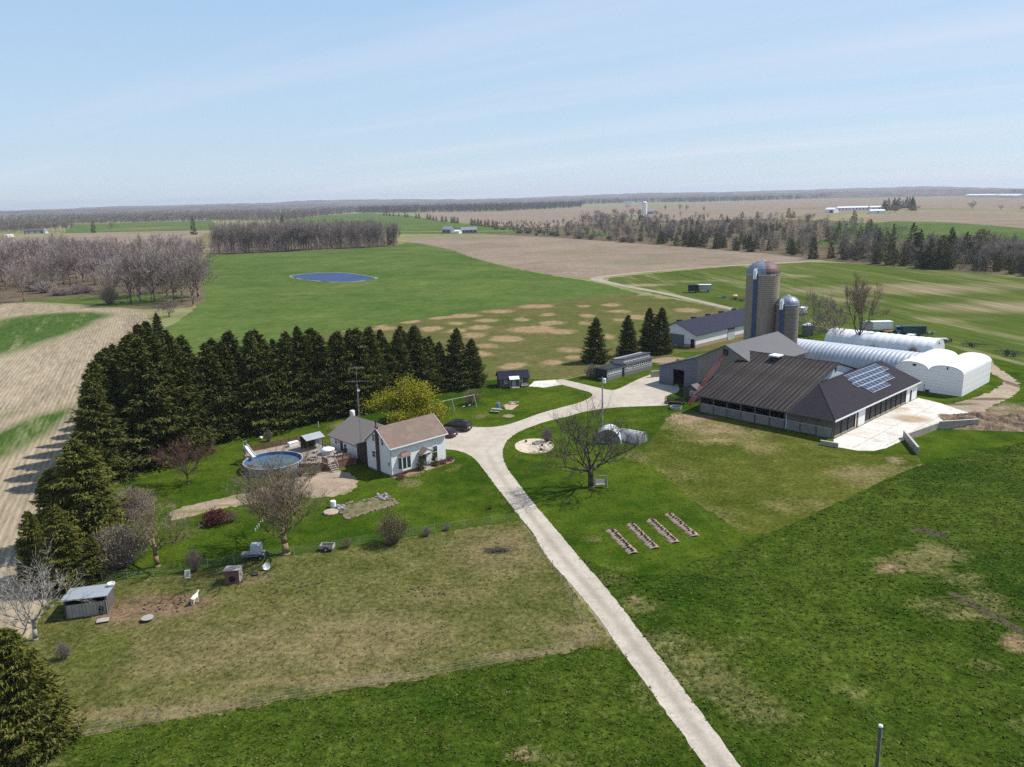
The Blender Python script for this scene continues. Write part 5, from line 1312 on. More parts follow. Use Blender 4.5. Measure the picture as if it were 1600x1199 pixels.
# ---------------------------------------------------------------- poultry shed with window strips
C = thing('poultry_shed', 'long low grey shed with rows of windows below the spruces', 'shed', W(133.5, 109.9), TH)
MB().box(0, 0, -.1, 6.3, 3.4, 2.5).build('wall', M_grey, C)
MB().box(6.305, 0, -.1, 16.6, 3.4, 2.7).box(6.305, .6, 2.701, 16.6, 3.4, 3.7).build('wall', M_grey, C)
slab([(-.3, -.35, 2.72), (6.4, -.35, 2.72), (6.4, 3.7, 2.5), (-.3, 3.7, 2.5)], .09).build('roof', M_blackm, C)
slab([(6.2, .35, 3.95), (16.8, .35, 3.95), (16.8, 3.7, 3.6), (6.2, 3.7, 3.6)], .09).build('roof', M_greyroof, C)
slab([(6.42, -.3, 2.78), (16.8, -.3, 2.78), (16.8, .59, 3.0), (6.42, .59, 3.0)], .07).build('roof', M_greyroof, C)
for i in range(6): wallwin(C, 'f', .75 + i * .82, 1.35, .72, .85, pane=mat('milky_glass', (0.30, 0.34, 0.34), rough=.3, var=.15), t=.07)
for i in range(2): wallwin(C, 'f', 6.95 + i * .8, 1.55, .7, .85, t=.07)
for i in range(8): wallwin(C, 'f', 9.6 + i * .82, 1.45, .74, .95, t=.07)
for i in range(8): wallwin(C, 'f', 7.1 + i * 1.22, 3.08, 1.0, .5, t=.09, cross=False, at=.6, pane=mat('milky_glass', (0.3, 0.34, 0.34)))
bx('skirt', M_block, C, .02, -.05, -.1, 5.2, -.006, .85); bx('skirt', M_block, C, 6.4, -.05, -.1, 16.5, -.006, .95)
bx('door', M_dark, C, 5.35, -.06, 0, 6.15, -.005, 2.1)
bx('end_wall', M_blackm, C, -.06, .05, -.1, -.005, 3.35, 2.4)
# low concrete wall behind
cw_ = thing('bunker_wall', 'low weathered concrete wall behind the grey barn lean-to', 'wall', W(142.6, 104.4), R(18))
bx('wall', M_boardpale, cw_, 0, 0, -.1, 12.5, .5, 1.3); bx('coping', M_concw, cw_, -.05, -.06, 1.302, 12.55, .56, 1.42)

# ---------------------------------------------------------------- small shed with blue-black roof
sx, sy = -2.67, 167.4
D = thing('garden_shed', 'small dark board shed with navy roof and white porch awning', 'shed', (sx, sy, 0), R(11))
for i in range(19):
    bx('board', M_board, D, .02 + i * .335, -.03, 0, .33 + i * .335, -.004, 2.05)
MB().box(0, 0, -.1, 6.4, 3.3, 2.05).prism([(0, 0, 2.05), (0, 3.3, 2.05), (0, 1.65, 3.2)], (6.4, 0, 0)).build('wall', M_darkwood, D)
slab([(-.3, -.35, 1.9), (6.7, -.35, 1.9), (6.7, 1.65, 3.35), (-.3, 1.65, 3.35)], .1).build('roof', M_navy, D)
slab([(-.3, 1.66, 3.35), (6.7, 1.66, 3.35), (6.7, 3.65, 1.9), (-.3, 3.65, 1.9)], .1).build('roof', M_navy, D)
wallwin(D, 'f', 1.35, .85, .6, .9, at=-.03); wallwin(D, 'f', 4.75, 1.0, .6, .8, at=-.03)
slab([(2.0, -1.35, 1.95), (4.2, -1.35, 1.95), (4.2, -.2, 2.45), (2.0, -.2, 2.45)], .06).build('awning', M_fabric, D)
for x in (2.1, 4.1): bx('awning_post', M_boardpale, D, x - .05, -1.3, 0, x + .05, -1.2, 1.95)
bx('door', M_grey, D, 2.75, -.09, .1, 3.5, -.034, 1.95)
bx('step', M_concw, D, 2.2, -1.5, -.05, 4.2, -.1, .10)
MB().box(4.6, -1.1, .35, 6.2, -.75, .43).box(4.65, -1.05, 0, 4.75, -.8, .35).box(6.05, -1.05, 0, 6.15, -.8, .35).box(4.6, -.76, .43, 6.2, -.71, .85).build('bench', M_boardpale, D)

# ---------------------------------------------------------------- arched tarp barns
def arch(hw, h, n=14, z0=0.0, p=2.3):
    out = []
    for i in range(n + 1):
        t = math.pi * i / n
        c, s = math.cos(t), math.sin(t)
        out.append((-hw * math.copysign(abs(c) ** (2/p), c), z0 + h * abs(s) ** (2/p)))
    return out
def hoop_barn(a, b0, b1, hw, h, label, fab, npan, bulge=.14, ends=M_fabric):
    t = thing('arched_barn', label, 'barn', W(a, b0), TH)
    w_ = (b1 - b0) / npan
    pr = arch(hw, h)
    pm_ = MB(); ny = 4; vs = []
    for j in range(ny + 1):
        f = j / ny; k = bulge * (math.sin(math.pi * f) ** .7 if 0 < f < 1 else 0)
        for x, z in pr: vs.append((x * (1 + k / hw), f * w_, z * (1 + k / h)))
    m_ = len(pr)
    pm_.add(vs, [(j*m_ + i, j*m_ + i + 1, (j+1)*m_ + i + 1, (j+1)*m_ + i) for j in range(ny) for i in range(m_ - 1)])
    me = pm_.mesh('fabric_panel', fab, True)
    for i in range(npan): child('fabric_panel', me, t, (0, i * w_, 0))
    for y in (0, b1 - b0):
        MB().prism([(x, y, z) for x, z in pr], (0, .06, 0)).build('end_wall', ends, t)
    return t
HB1 = hoop_barn(183.2, 61.6, 92.5, 5.3, 4.7, 'long ribbed bluish arched tarp barn behind the solar roof', M_fabric_b, 31, .16)
HB2 = hoop_barn(209.0, 66.5, 93.5, 4.6, 3.9, 'rear white arched tarp barn past the bare trees', M_fabric, 15, .10)
bx('end_vent', M_dark, HB2, -.3, -.08, 2.7, .3, -.01, 3.2)
DB = thing('twin_arch_barn', 'white twin-arched barn beside the concrete yard', 'barn', W(168, 48.4), TH)
AL, AE, AH, AW = 17.3, 4.4, 1.5, 6.45
for y0 in (0, AW):
    hw = AW / 2
    pr = [(y0 + hw + hw * math.cos(t) * 1.0, AE + AH * math.sin(t) ** .85) for t in np.linspace(math.pi, 0, 17)]
    ms_ = MB(); nn = len(pr)
    ms_.add([(-.15, y, z) for y, z in pr] + [(AL + .15, y, z) for y, z in pr] + [(-.15, y, z - .08) for y, z in pr] + [(AL + .15, y, z - .08) for y, z in pr],
            [(i, i+1, nn+i+1, nn+i) for i in range(nn-1)] + [(2*nn+i+1, 2*nn+i, 3*nn+i, 3*nn+i+1) for i in range(nn-1)] + [(i+1, i, 2*nn+i, 2*nn+i+1) for i in range(nn-1)] + [(nn+i, nn+i+1, 3*nn+i+1, 3*nn+i) for i in range(nn-1)])
    ms_.build('arched_roof', M_fabric, DB, smooth=False)
    MB().prism([(.0, y0, AE + .001)] + [(.0, y, z - .09) for y, z in pr[1:-1]] + [(.0, y0 + AW - .002, AE + .001)], (.08, 0, 0)).build('arch_gable', M_panelgrey, DB)
for i in range(7):
    z0 = i * AE / 7
    bx('siding_strip', M_panelgrey, DB, .0 - .012 * (i % 2), .03, z0, .08, AW * 2 - .03, z0 + AE / 7 - .02)
    bx('siding_strip', M_white, DB, .1, -.0 - .012 * (i % 2), z0, AL, .08, z0 + AE / 7 - .02)
bx('inner_wall', M_panelgrey, DB, .09, .09, -.1, AL - .02, AW * 2 - .1, AE - .05)
bx('gable_vent', M_dark, DB, -.05, 8.9, 5.0, -.004, 9.6, 5.4); bx('gable_vent', M_dark, DB, -.05, 2.9, 5.05, -.004, 3.15, 5.6)
MB().tube((-.08, 7.0, 0), (-.08, 7.0, 1.6), .04, n=5).box(-.25, 6.0, .0, -.02, 6.7, .5).build('tap_stand', M_blackm, DB)

# ---------------------------------------------------------------- bunker walls round the yard
def lowwall(p, q, h, label, th=.3, m=M_concw):
    d = q - p; t = thing('concrete_wall', label, 'wall', p, math.atan2(d.y, d.x))
    n_ = max(1, int(d.length / 2.4)); w_ = d.length / n_
    for i in range(n_): bx('wall_section', m, t, i * w_ + .01, -th/2, -.1, (i + 1) * w_ - .01, th/2, h)
    bx('wall_cap', mat('pale_concrete', (0.45, 0.42, 0.37), var=.15), t, 0, -th/2 - .02, h + .002, d.length, th/2 + .02, h + .07)
lowwall(W(131.7, 45.45), W(141.9, 44.0), 1.1, 'low concrete wall along the near edge of the yard')
lowwall(W(142.0, 43.8), W(147.8, 39.6), 1.35, 'low dark concrete wall at the outer corner of the yard')
lowwall(G(1412, 684), G(1434, 711), 1.2, 'short concrete wall end jutting towards the hay field')
lowwall(W(120.6, 54.6), W(120.9, 51.8), .7, 'short kerb wall at the barn corner by the yard')
# ================================================================== YARD THINGS
# ---------------------------------------------------------------- pool and deck
PCX, PCY = -37.4, 117.2
PZ = 1.25
PR = 4.45
p = thing('swimming_pool', 'round above-ground swimming pool with blue liner', 'pool', (PCX, PCY, 0))
M_pool = mat('pool_wall', (0.22, 0.24, 0.265), rough=.4, var=.1, stretch=(1, 1, .2), scale=4)
MB().lathe([(PR, 0), (PR, PZ)], 48).build('pool_wall', M_pool, p, smooth=True)
MB().lathe([(PR - .12, PZ), (PR + .10, PZ), (PR + .10, PZ + .06), (PR - .12, PZ + .06), (PR - .12, PZ)], 48).build('rim', mat('pool_rim', (0.36, 0.365, 0.37), rough=.5, var=.1), p)
MB().lathe([(PR - .10, PZ + .03), (PR - .10, .35)], 48).build('liner', mat('blue_liner', (0.045, 0.13, 0.36), rough=.4, var=.15), p, smooth=True)
MB().lathe([(PR - .11, .80), (.001, .80)], 48).build('water', mat('murky_water', (0.115, 0.165, 0.19), rough=.10, var=.22, scale=.5, rgb2=(0.07, 0.12, 0.17), big=.3, spec=.5, bump=.05), p)
pm_ = bx('pool_upright', M_grey, p, PR - .02, -.09, 0, PR + .12, .09, PZ).data
for i in range(1, 18): child('pool_upright', pm_, p, (0, 0, 0), i * 2 * math.pi / 18)
# slide
t = thing('pool_slide', 'white water slide standing at the left rim of the pool', 'slide', (-42.6, 120.2, 0), math.atan2(118.4 - 120.2, -40.6 + 42.6))
fl = MB(); pts = [(0, 2.75), (.5, 2.65), (1.1, 2.2), (1.8, 1.75), (2.5, 1.45)]
for (x0, z0), (x1, z1) in zip(pts[:-1], pts[1:]):
    fl.prism([(x0, -.3, z0), (x1, -.3, z1), (x1, .3, z1), (x0, .3, z0)], (0, 0, -.06))
    for s in (-.34, .30): fl.prism([(x0, s, z0 - .05), (x1, s, z1 - .05), (x1, s, z1 + .22), (x0, s, z0 + .22)], (0, .04, 0))
fl.build('flume', M_fabric, t)
ld = MB()
for s in (-.3, .3): ld.tube((-.7, s, 0), (0, s, 2.75), .04, n=5).tube((0, s, 2.75), (0, s, 3.5), .03, n=5).tube((.6, s, 0), (.4, s, 2.6), .04, n=5)
for i in range(8): ld.tube((-.7 + .085*i, -.3, .3 + i*.33), (-.7 + .085*i, .3, .3 + i*.33), .035, n=5)
ld.tube((0, -.3, 3.5), (0, .3, 3.5), .03, n=5)
ld.build('ladder', M_alu, t)
# deck behind and right of the pool, boards one by one
DK = thing('pool_deck', 'weathered wooden deck wrapping the pool with brown railings', 'deck', W(50, 100), TH)
DZ = 1.12
ga, gb = [], []
deck_poly = [(5.0, 13.5), (1.6, 16.6), (2.8, 17.9), (13.6, 16.6), (13.6, 2.9), (8.4, 2.9), (8.4, 4.3), (5.6, 6.6)]
lc = (PCX * UX + PCY * UY - 50, -PCX * UY + PCY * UX - 100)
wbd = .45
def clip_rows(poly, y):
    xs_ = []
    for i in range(len(poly)):
        (x0, y0), (x1, y1) = poly[i], poly[(i+1) % len(poly)]
        if (y0 > y) != (y1 > y): xs_.append(x0 + (y - y0) * (x1 - x0) / (y1 - y0))
    xs_.sort(); return [(xs_[i], xs_[i+1]) for i in range(0, len(xs_) - 1, 2)]
y = 3.0
while y < 17.6:
    for x0, x1 in clip_rows(deck_poly, y + wbd / 2):
        segs = [(x0, x1)]
        dy = abs(y + wbd/2 - lc[1])
        if dy < PR + .15:
            hw = math.sqrt((PR + .15) ** 2 - dy ** 2); c0, c1 = lc[0] - hw, lc[0] + hw
            segs = [s for s in ((x0, min(x1, c0)), (max(x0, c1), x1)) if s[1] - s[0] > .1]
        for s0, s1 in segs: bx('deck_board', M_deck, DK, s0, y, DZ - .06, s1, y + wbd - .03, DZ)
    y += wbd
def railing(p, q, n, h=1.0, z=DZ, m=M_cedarw, parent=DK, slats=True):
    p = Vector((*p, z)); q = Vector((*q, z)); d = q - p; a = math.atan2(d.y, d.x); L = d.length
    for i in range(n + 1):
        c = p + d * (i / n); MB().box(-.05, -.05, -z, .05, .05, h).build('rail_post', m, parent, loc=c, rz=a)
    MB().box(0, -.06, h - .06, L, .06, h).box(0, -.03, .12, L, .03, .2).build('handrail', m, parent, loc=p, rz=a)
    if slats:
        bm_ = MB().box(-.06, -.02, .2, .06, .02, h - .06).mesh('baluster', m)
        k = int(L / .2)
        for i in range(1, k): child('baluster', bm_, parent, p + d * (i / k), a)
railing((1.6, 16.6), (2.8, 17.9), 1); railing((2.8, 17.9), (12.4, 16.7), 7)
railing((8.4, 2.9), (8.4, 4.3), 1); railing((9.8, 2.9), (12.5, 2.9), 2)
bx('deck_skirt', M_cedarw, DK, 8.45, 2.86, 0, 13.5, 2.90, DZ - .08)
MB().prism([(8.38, 3.0, 0), (8.38, 4.25, 0), (8.38, 4.25, DZ - .08), (8.38, 3.0, DZ - .08)], (.03, 0, 0)).prism([(5.7, 6.55, 0), (8.35, 4.35, 0), (8.35, 4.35, DZ - .08), (5.7, 6.55, DZ - .08)], (.03, .03, 0)).build('deck_skirt', M_cedarw, DK)
for i in range(4): bx('step', M_boardpale, DK, 8.5, 2.85 - .28 * (i + 1), DZ - .26 * (i + 1), 9.7, 2.85 - .28 * i - .01, DZ - .26 * (i + 1) + .07)
for x in (8.5, 9.66): MB().tube((x, 2.8, DZ), (x, 2.8, DZ + .95), .05, n=4).tube((x, 1.8, .1), (x, 1.8, 1.0), .05, n=4).tube((x, 2.8, DZ + .95), (x, 1.8, 1.0), .05, n=4).build('step_rail', M_boardpale, DK)
# things on the deck
def dk(x, y): return W(50 + x, 100 + y, DZ)
t = thing('hot_tub', 'white covered tub on the deck beside the wing wall', 'tub', dk(11.3, 7.6))
MB().lathe([(1.0, 0), (1.05, .7)], 20).build('tub_shell', mat('grey_plastic', (0.45, 0.46, 0.48), rough=.5), t, smooth=True)
MB().lathe([(1.12, .70), (1.12, .80), (.5, 1.02), (.001, 1.06)], 20).build('tub_cover', M_trim, t, smooth=True)
t = thing('storage_box', 'white deck storage box at the rear railing', 'box', dk(9.6, 15.6), TH)
MB().box(-.8, -.35, 0, .8, .35, .6).build('box_body', M_trim, t); MB().prism([(-.84, -.4, .605), (-.84, .4, .605), (-.84, .3, .72), (-.84, -.3, .72)], (1.68, 0, 0)).build('lid', M_trim, t)
t = thing('gazebo', 'small grey-roofed pavilion at the back corner of the deck', 'gazebo', dk(11.0, 12.0), TH)
for x in (-1.3, 1.3):
    for y in (-1.1, 1.1): bx('post', M_darkwood, t, x - .06, y - .06, 0, x + .06, y + .06, 2.0)
slab([(-1.7, -1.5, 1.95), (1.7, -1.5, 1.95), (1.7, 0, 2.55), (-1.7, 0, 2.55)], .07).build('roof', mat('pale_grey_roof', (0.33, 0.34, 0.36), rough=.4, var=.1), t); slab([(-1.7, .01, 2.55), (1.7, .01, 2.55), (1.7, 1.5, 1.95), (-1.7, 1.5, 1.95)], .07).build('roof', mat('pale_grey_roof', (.33, .34, .36)), t)
bx('back_wall', M_darkwood, t, -1.24, 1.04, 0, 1.24, 1.09, 1.95); bx('end_panel', M_trim, t, 1.27, -.9, .4, 1.32, 1.0, 1.9)
def chair(loc, rz, label, m, name='deck_chair'):
    t = thing(name, label, 'chair', loc, rz)
    MB().box(-.3, -.3, .38, .3, .3, .44).build('seat', m, t); MB().prism([(-.3, .28, .42), (.3, .28, .42), (.3, .5, 1.05), (-.3, .5, 1.05)], (0, .05, 0)).build('backrest', m, t)
    for x in (-.27, .27):
        for y in (-.27, .27): MB().box(x - .03, y - .03, 0, x + .03, y + .03, .38).build('leg', m, t)
chair(dk(12.2, 8.3), TH + 2.2, 'white chair standing beside the covered tub', M_trim)
chair(dk(11.6, 5.6), TH + 1.1, 'left dark chair at the deck table', M_blackm); chair(dk(12.6, 4.6), TH - .8, 'right dark chair at the deck table', M_blackm)
t = thing('patio_table', 'dark round patio table on the deck near the steps', 'table', dk(11.9, 4.9))
MB().lathe([(.001, .70), (.62, .70), (.62, .74), (.001, .74)], 18).build('table_top', M_blackm, t); MB().tube((0, 0, 0), (0, 0, .7), .05, n=6).build('pedestal', M_blackm, t); MB().lathe([(.3, 0), (.3, .04), (.001, .05)], 12).build('base', M_blackm, t)
t = thing('lounger', 'wooden lounger tipped on the deck near the pavilion', 'lounger', dk(10.6, 9.8), TH + .5)
MB().box(-.9, -.3, .25, .3, .3, .31).build('seat', M_boardpale, t); MB().prism([(.3, -.3, .27), (.3, .3, .27), (.95, .3, .8), (.95, -.3, .8)], (0, 0, .05)).build('backrest', M_boardpale, t)
for x in (-.8, .25):
    for y in (-.25, .25): MB().box(x - .03, y - .03, 0, x + .03, y + .03, .25).build('leg', M_boardpale, t)
t = thing('fire_ring', 'low stone ring on the deck between pool and steps', 'fire pit', dk(8.2, 6.9))
sm_ = MB().box(-.14, -.10, 0, .14, .10, .22).mesh('stone', M_block)
for i in range(14): child('stone', sm_, t, (.7*math.cos(i*.4488), .7*math.sin(i*.4488), 0), i*.4488 + math.pi/2)

# ---------------------------------------------------------------- vehicles
M_tyre = mat('tyre_rubber', (0.018, 0.018, 0.018), rough=.9, var=.2)
M_rim = mat('alloy_rim', (0.45, 0.46, 0.48), rough=.35, metal=.7, var=.08)
M_cglass = mat('car_glass', (0.012, 0.014, 0.017), rough=.05, var=.05, spec=.8)
def wheel(parent, x, y, r, w, rim=M_rim):
    t = MB().lathe([(r*.55, -w/2), (r*.93, -w/2), (r, -w*.36), (r, w*.36), (r*.93, w/2), (r*.55, w/2)], 18, axis='y').build('wheel', M_tyre, parent, loc=(x, y, r), smooth=False)
    MB().lathe([(.001, -w*.42), (r*.56, -w*.40), (r*.56, w*.40), (.001, w*.42)], 12, axis='y').build('rim', rim, t)
    return t
def car(label, name, loc, rz, L, Wd, prof, roof, paint, cat='car'):
    """prof: lower body side outline (x,z); roof: greenhouse outline; +x is the rear"""
    t = thing(name, label, cat, loc, rz)
    b = MB(); n = len(prof); hw = Wd / 2
    ring = lambda k, s, c: [(x + (L*.0), y, z) for (x, z), y in zip(c, [s] * len(c))]
    secs = [(-hw, .93), (-hw + .07, 1.0), (hw - .07, 1.0), (hw, .93)]
    vs = []
    zm = .55
    for y, k in secs: vs += [(L/2 + (x - L/2) * (1 if abs(y) < hw - .01 else .985), y, zm + (z - zm) * k) for x, z in prof]
    fs = [(j*n + i, j*n + (i+1) % n, (j+1)*n + (i+1) % n, (j+1)*n + i) for j in range(3) for i in range(n)] + [tuple(range(n))[::-1], tuple(range(3*n, 4*n))]
    b.add(vs, fs); body = b.build('body', paint, t)
    g_ = MB(); m = len(roof); zb = min(z for x, z in roof); zt_ = max(z for x, z in roof)
    vs = []
    for s in (-1, 1): vs += [(x, s * (hw - .05 - .22 * (z - zb) / (zt_ - zb)), z) for x, z in roof]
    g_.add(vs, [tuple(range(m))[::-1], tuple(range(m, 2*m))] + [(i, (i+1) % m, m + (i+1) % m, m + i) for i in range(m)])
    gl_ = g_.build('windows', M_cglass, t)
    # roof skin and pillars over the glass
    top = [q for q in roof if q[1] > zt_ - .12]; x0 = min(q[0] for q in top) + .03; x1 = max(q[0] for q in top) - .03
    w2 = hw - .05 - .22
    MB().prism([(x0, -w2 - .015, zt_ - .05), (x1, -w2 - .015, zt_ - .05), (x1, w2 + .015, zt_ - .05), (x0, w2 + .015, zt_ - .05)], (0, 0, .085)).build('roof', paint, t)
    pil = MB()
    for s in (-1, 1):
        for xb, xt in [(roof[0][0], x0)] + [(x0 + (x1 - x0) * k, x0 + (x1 - x0) * k) for k in (.33, .66)] + [(roof[-1][0], x1)]:
            pil.tube((xb, s * (hw - .05), zb), (xt, s * (w2 + .005), zt_), .045, n=4)
    pil.build('pillar', paint, t)
    for x in (L*.19, L*.80):
        for y in (-hw + .10, hw - .10): wheel(t, x, y, .33, .22)
    red = mat('tail_lamp', (0.25, 0.012, 0.012), rough=.25); cl_ = mat('head_lamp', (0.6, 0.62, 0.65), rough=.15)
    for y in (-hw + .16, hw - .16):
        bx('tail_light', red, t, L - .06, y - .11, .75, L + .005, y + .11, 1.02); bx('headlight', cl_, t, -.005, y - .14, .62, .07, y + .14, .78)
    bx('licence_plate', M_trim, t, L - .01, -.25, .62, L + .014, .25, .76); bx('bumper', M_blackm, t, L - .12, -hw + .05, .30, L + .04, hw - .05, .52)
    for y in (-hw - .10, hw - .05): bx('mirror', paint, t, L*.27, y, .98, L*.27 + .12, y + .15, 1.1)
    return t
# both stand nose towards the house, tail towards the drive
c0 = G(736, 684); dirv = Vector((math.cos(R(-25)), math.sin(R(-25)), 0))
van_prof = [(0, .35), (0, .72), (.25, .92), (1.1, 1.05), (4.95, 1.08), (5.05, .95), (5.05, .35), (4.7, .22), (.3, .22)]
van_roof = [(.95, 1.03), (1.75, 1.70), (2.3, 1.80), (4.55, 1.80), (4.85, 1.70), (5.0, 1.06)]
P_BLK = mat('black_car_paint', (0.012, 0.013, 0.018), rough=.16, var=.04, spec=.6)
P_RED = mat('maroon_car_paint', (0.085, 0.022, 0.026), rough=.2, var=.05, spec=.6)
c1 = G(734, 679)
car('black minivan parked beside the farmhouse', 'minivan', G(734, 674) - dirv * 5.05, R(-25), 5.05, 1.95, van_prof, van_roof, P_BLK, 'van')
red_prof = [(0, .35), (0, .66), (.2, .80), (1.25, .93), (4.3, .95), (4.42, .85), (4.42, .35), (4.1, .22), (.3, .22)]
red_roof = [(1.15, .90), (1.85, 1.42), (2.4, 1.50), (3.5, 1.48), (4.0, 1.30), (4.38, .94)]
d2 = Vector((math.cos(R(-30)), math.sin(R(-30)), 0))
car('maroon car half hidden behind the farmhouse corner', 'parked_car', G(711, 684) - d2 * 4.42, R(-30), 4.42, 1.8, red_prof, red_roof, P_RED)

def wagon(label, loc, rz, L, Wd, z0, z1, m, name='farm_wagon', roof=None, cat='wagon', wr=.42, ribs=6):
    t = thing(name, label, cat, loc, rz)
    bx('wagon_box', m, t, -L/2, -Wd/2, z0, L/2, Wd/2, z1)
    rbm = MB().box(-.04, -Wd/2 - .05, z0 + .02, .04, -Wd/2 - .003, z1).box(-.04, Wd/2 + .003, z0 + .02, .04, Wd/2 + .05, z1).mesh('rib', m)
    for i in range(ribs): child('rib', rbm, t, (-L/2 + .15 + (L - .3) * i / (ribs - 1), 0, 0))
    if roof: slab([(-L/2 - .1, -Wd/2 - .12, z1 + .10), (L/2 + .1, -Wd/2 - .12, z1 + .10), (L/2 + .1, Wd/2 + .12, z1 + .10), (-L/2 - .1, Wd/2 + .12, z1 + .10)], .09).build('roof', roof, t)
    for x in (-L*.32, L*.32):
        for y in (-Wd/2 + .12, Wd/2 - .12): wheel(t, x, y, wr, .25)
    MB().tube((L/2, 0, z0 - .1), (L/2 + 1.3, 0, .4), .05, n=4).build('drawbar', M_blackm, t)
    return t
wagon('white-topped covered wagon parked by the far lane', G(1099, 456.5), R(-8), 6.0, 2.5, .9, 3.1, M_grey, roof=M_fabric)
wagon('black box truck bed beside the white-topped wagon', G(1083, 457.5), R(-8), 4.2, 2.4, .8, 3.4, M_blackm)
wagon('long grey livestock trailer near the rear white arched barn', G(1373, 518), TH - .75, 6.8, 2.4, .8, 2.9, M_panelgrey, roof=M_fabric, name='livestock_trailer', cat='trailer')
wagon('brown-ended shed trailer left of the grey livestock trailer', G(1352, 519), TH - .75, 3.0, 2.4, .6, 2.9, M_boardpale, roof=M_greyroof)
wagon('low rusty flat wagon beside the green wagon', G(1394, 523), TH - .7, 4.5, 2.2, .7, 1.1, mat('rust_steel', (0.20, 0.09, 0.05), var=.3), name='flat_wagon')
wagon('dark green box wagon beside the blue tractor', G(1425, 525), TH - .9, 6.5, 2.4, .8, 2.9, mat('dark_green_paint', (0.020, 0.055, 0.045), rough=.5, var=.2))
wagon('flat hay wagon with pale deck past the rear arched barn', G(1465, 535), TH - .9, 4.8, 2.3, .8, 1.05, M_boardpale, name='flat_wagon')
wagon('small white-roofed cart behind the short silo', G(1253, 492), TH, 3.5, 2.2, .6, 2.4, M_panelgrey, roof=M_fabric)
def tank(label, loc, r, h, m, cone=True):
    t = thing('storage_tank', label, 'tank', loc)
    MB().lathe([(r, 0), (r, h)], 20).build('tank_wall', m, t, smooth=True)
    MB().lathe([(r + .06, h), (r * .5, h + r * .28), (.001, h + r * .36)], 20).build('tank_roof', M_fabric, t, smooth=True)
tank('round grey grain tank with white lid behind the short silo', G(1262, 524), 1.6, 3.0, mat('dark_grey_tank', (0.16, 0.165, 0.17), rough=.5, metal=.3, var=.1), True)
# tractor
def tractor(label, loc, rz, paint):
    t = thing('tractor', label, 'tractor', loc, rz)
    bx('hood', paint, t, .3, -.42, 1.0, 2.3, .42, 1.75); bx('chassis', M_blackm, t, -.8, -.35, .6, 2.2, .35, 1.0)
    MB().prism([(-.9, -.75, 1.3), (.35, -.75, 1.3), (.25, -.75, 2.6), (-.8, -.75, 2.6)], (0, 1.5, 0)).build('cab', M_cglass, t)
    bx('cab_roof', paint, t, -.95, -.85, 2.61, .4, .85, 2.78)
    for y in (-.9, .9):
        MB().prism([(-1.2, y - .25, 1.5), (-.9, y - .25, 1.75), (.1, y - .25, 1.75), (.4, y - .25, 1.4)], (0, .5, 0)).build('fender', paint, t)
        wheel(t, -.45, y, .85, .45); wheel(t, 1.95, y * .85, .5, .3)
    MB().tube((1.6, .3, 1.75), (1.6, .3, 2.6), .05, n=6).build('exhaust', M_blackm, t)
tractor('blue tractor parked beside the dark green wagon', G(1404, 525), TH - .9, mat('blue_paint', (0.05, 0.16, 0.34), rough=.4, var=.08))
def implement(label, loc, rz, L, seed, m, name='farm_implement', tankm=None, frame=True):
    g = random.Random(seed); t = thing(name, label, 'machinery', loc, rz)
    fr = MB().tube((-L/2, -.7, .7), (L/2, -.7, .7), .07, n=4).tube((-L/2, .7, .7), (L/2, .7, .7), .07, n=4)
    for i in range(5): x = -L/2 + L * i / 4; fr.tube((x, -.8, .7), (x, .8, .7), .06, n=4)
    fr.tube((L/2, 0, .7), (L/2 + 1.5, 0, .5), .07, n=4)
    fr.build('frame', m, t)
    tn = MB().path([(0, 0, .7), (-.2, 0, .35), (.05, 0, .02)], .03, 4).mesh('tine', M_blackm)
    for i in range(10): child('tine', tn, t, (-L/2 + .2 + (L - .4) * i / 9, (-.6, .6, 0)[i % 3], 0))
    for y in (-1.0, 1.0): wheel(t, g.uniform(-.4, .4), y, .45, .25)
    for i in range(3): MB().tube((g.uniform(-L/2, L/2), g.uniform(-.6, .6), .7), (g.uniform(-L/2, L/2), g.uniform(-.6, .6), g.uniform(1.2, 1.9)), .05, n=4).build('strut', m, t)
    if tankm: MB().lathe([(.001, -1.0), (.5, -.95), (.62, -.7), (.62, .7), (.5, .95), (.001, 1.0)], 14, axis='x').build('spray_tank', tankm, t, loc=(0, 0, 1.45), smooth=True)
implement('grey cultivator parked left of the yellow sprayer', G(1131, 466), .3, 4.5, 1, M_grey)
implement('yellow sprayer with tank by the far lane', G(1148, 469), .1, 4.0, 2, M_redpaint, 'field_sprayer', mat('yellow_tank', (0.55, 0.48, 0.16), rough=.5))
implement('rusty orange implement close to the tall silo', G(1159, 471), .2, 3.5, 3, mat('rust_steel', (0.2, .09, .05)))
implement('black harrow on the grass past the hay wagon', G(1520, 542), -.2, 5.5, 4, M_blackm)
implement('black plough standing beside the hay wagon', G(1480, 534), 1.0, 3.0, 5, M_blackm)
implement('dark cultivator in the grass near the right edge', G(1572, 553), -.4, 5.0, 6, M_blackm)
implement('second dark cultivator in front at the right edge', G(1580, 557), .2, 4.0, 7, M_blackm)
implement('folded rake in the grass behind the hay wagon', G(1452, 523), .5, 3.2, 8, M_grey)
t = thing('feed_trough', 'white bin behind the blue tractor on the grass', 'bin', G(1423, 528), TH)
MB().box(-1, -.8, 0, 1, .8, .9).build('bin_body', M_boardpale, t); MB().prism([(-1.1, -.9, .905), (1.1, -.9, .905), (1.1, .9, .905), (-1.1, .9, .905)], (0, 0, .08)).build('lid', M_fabric, t)

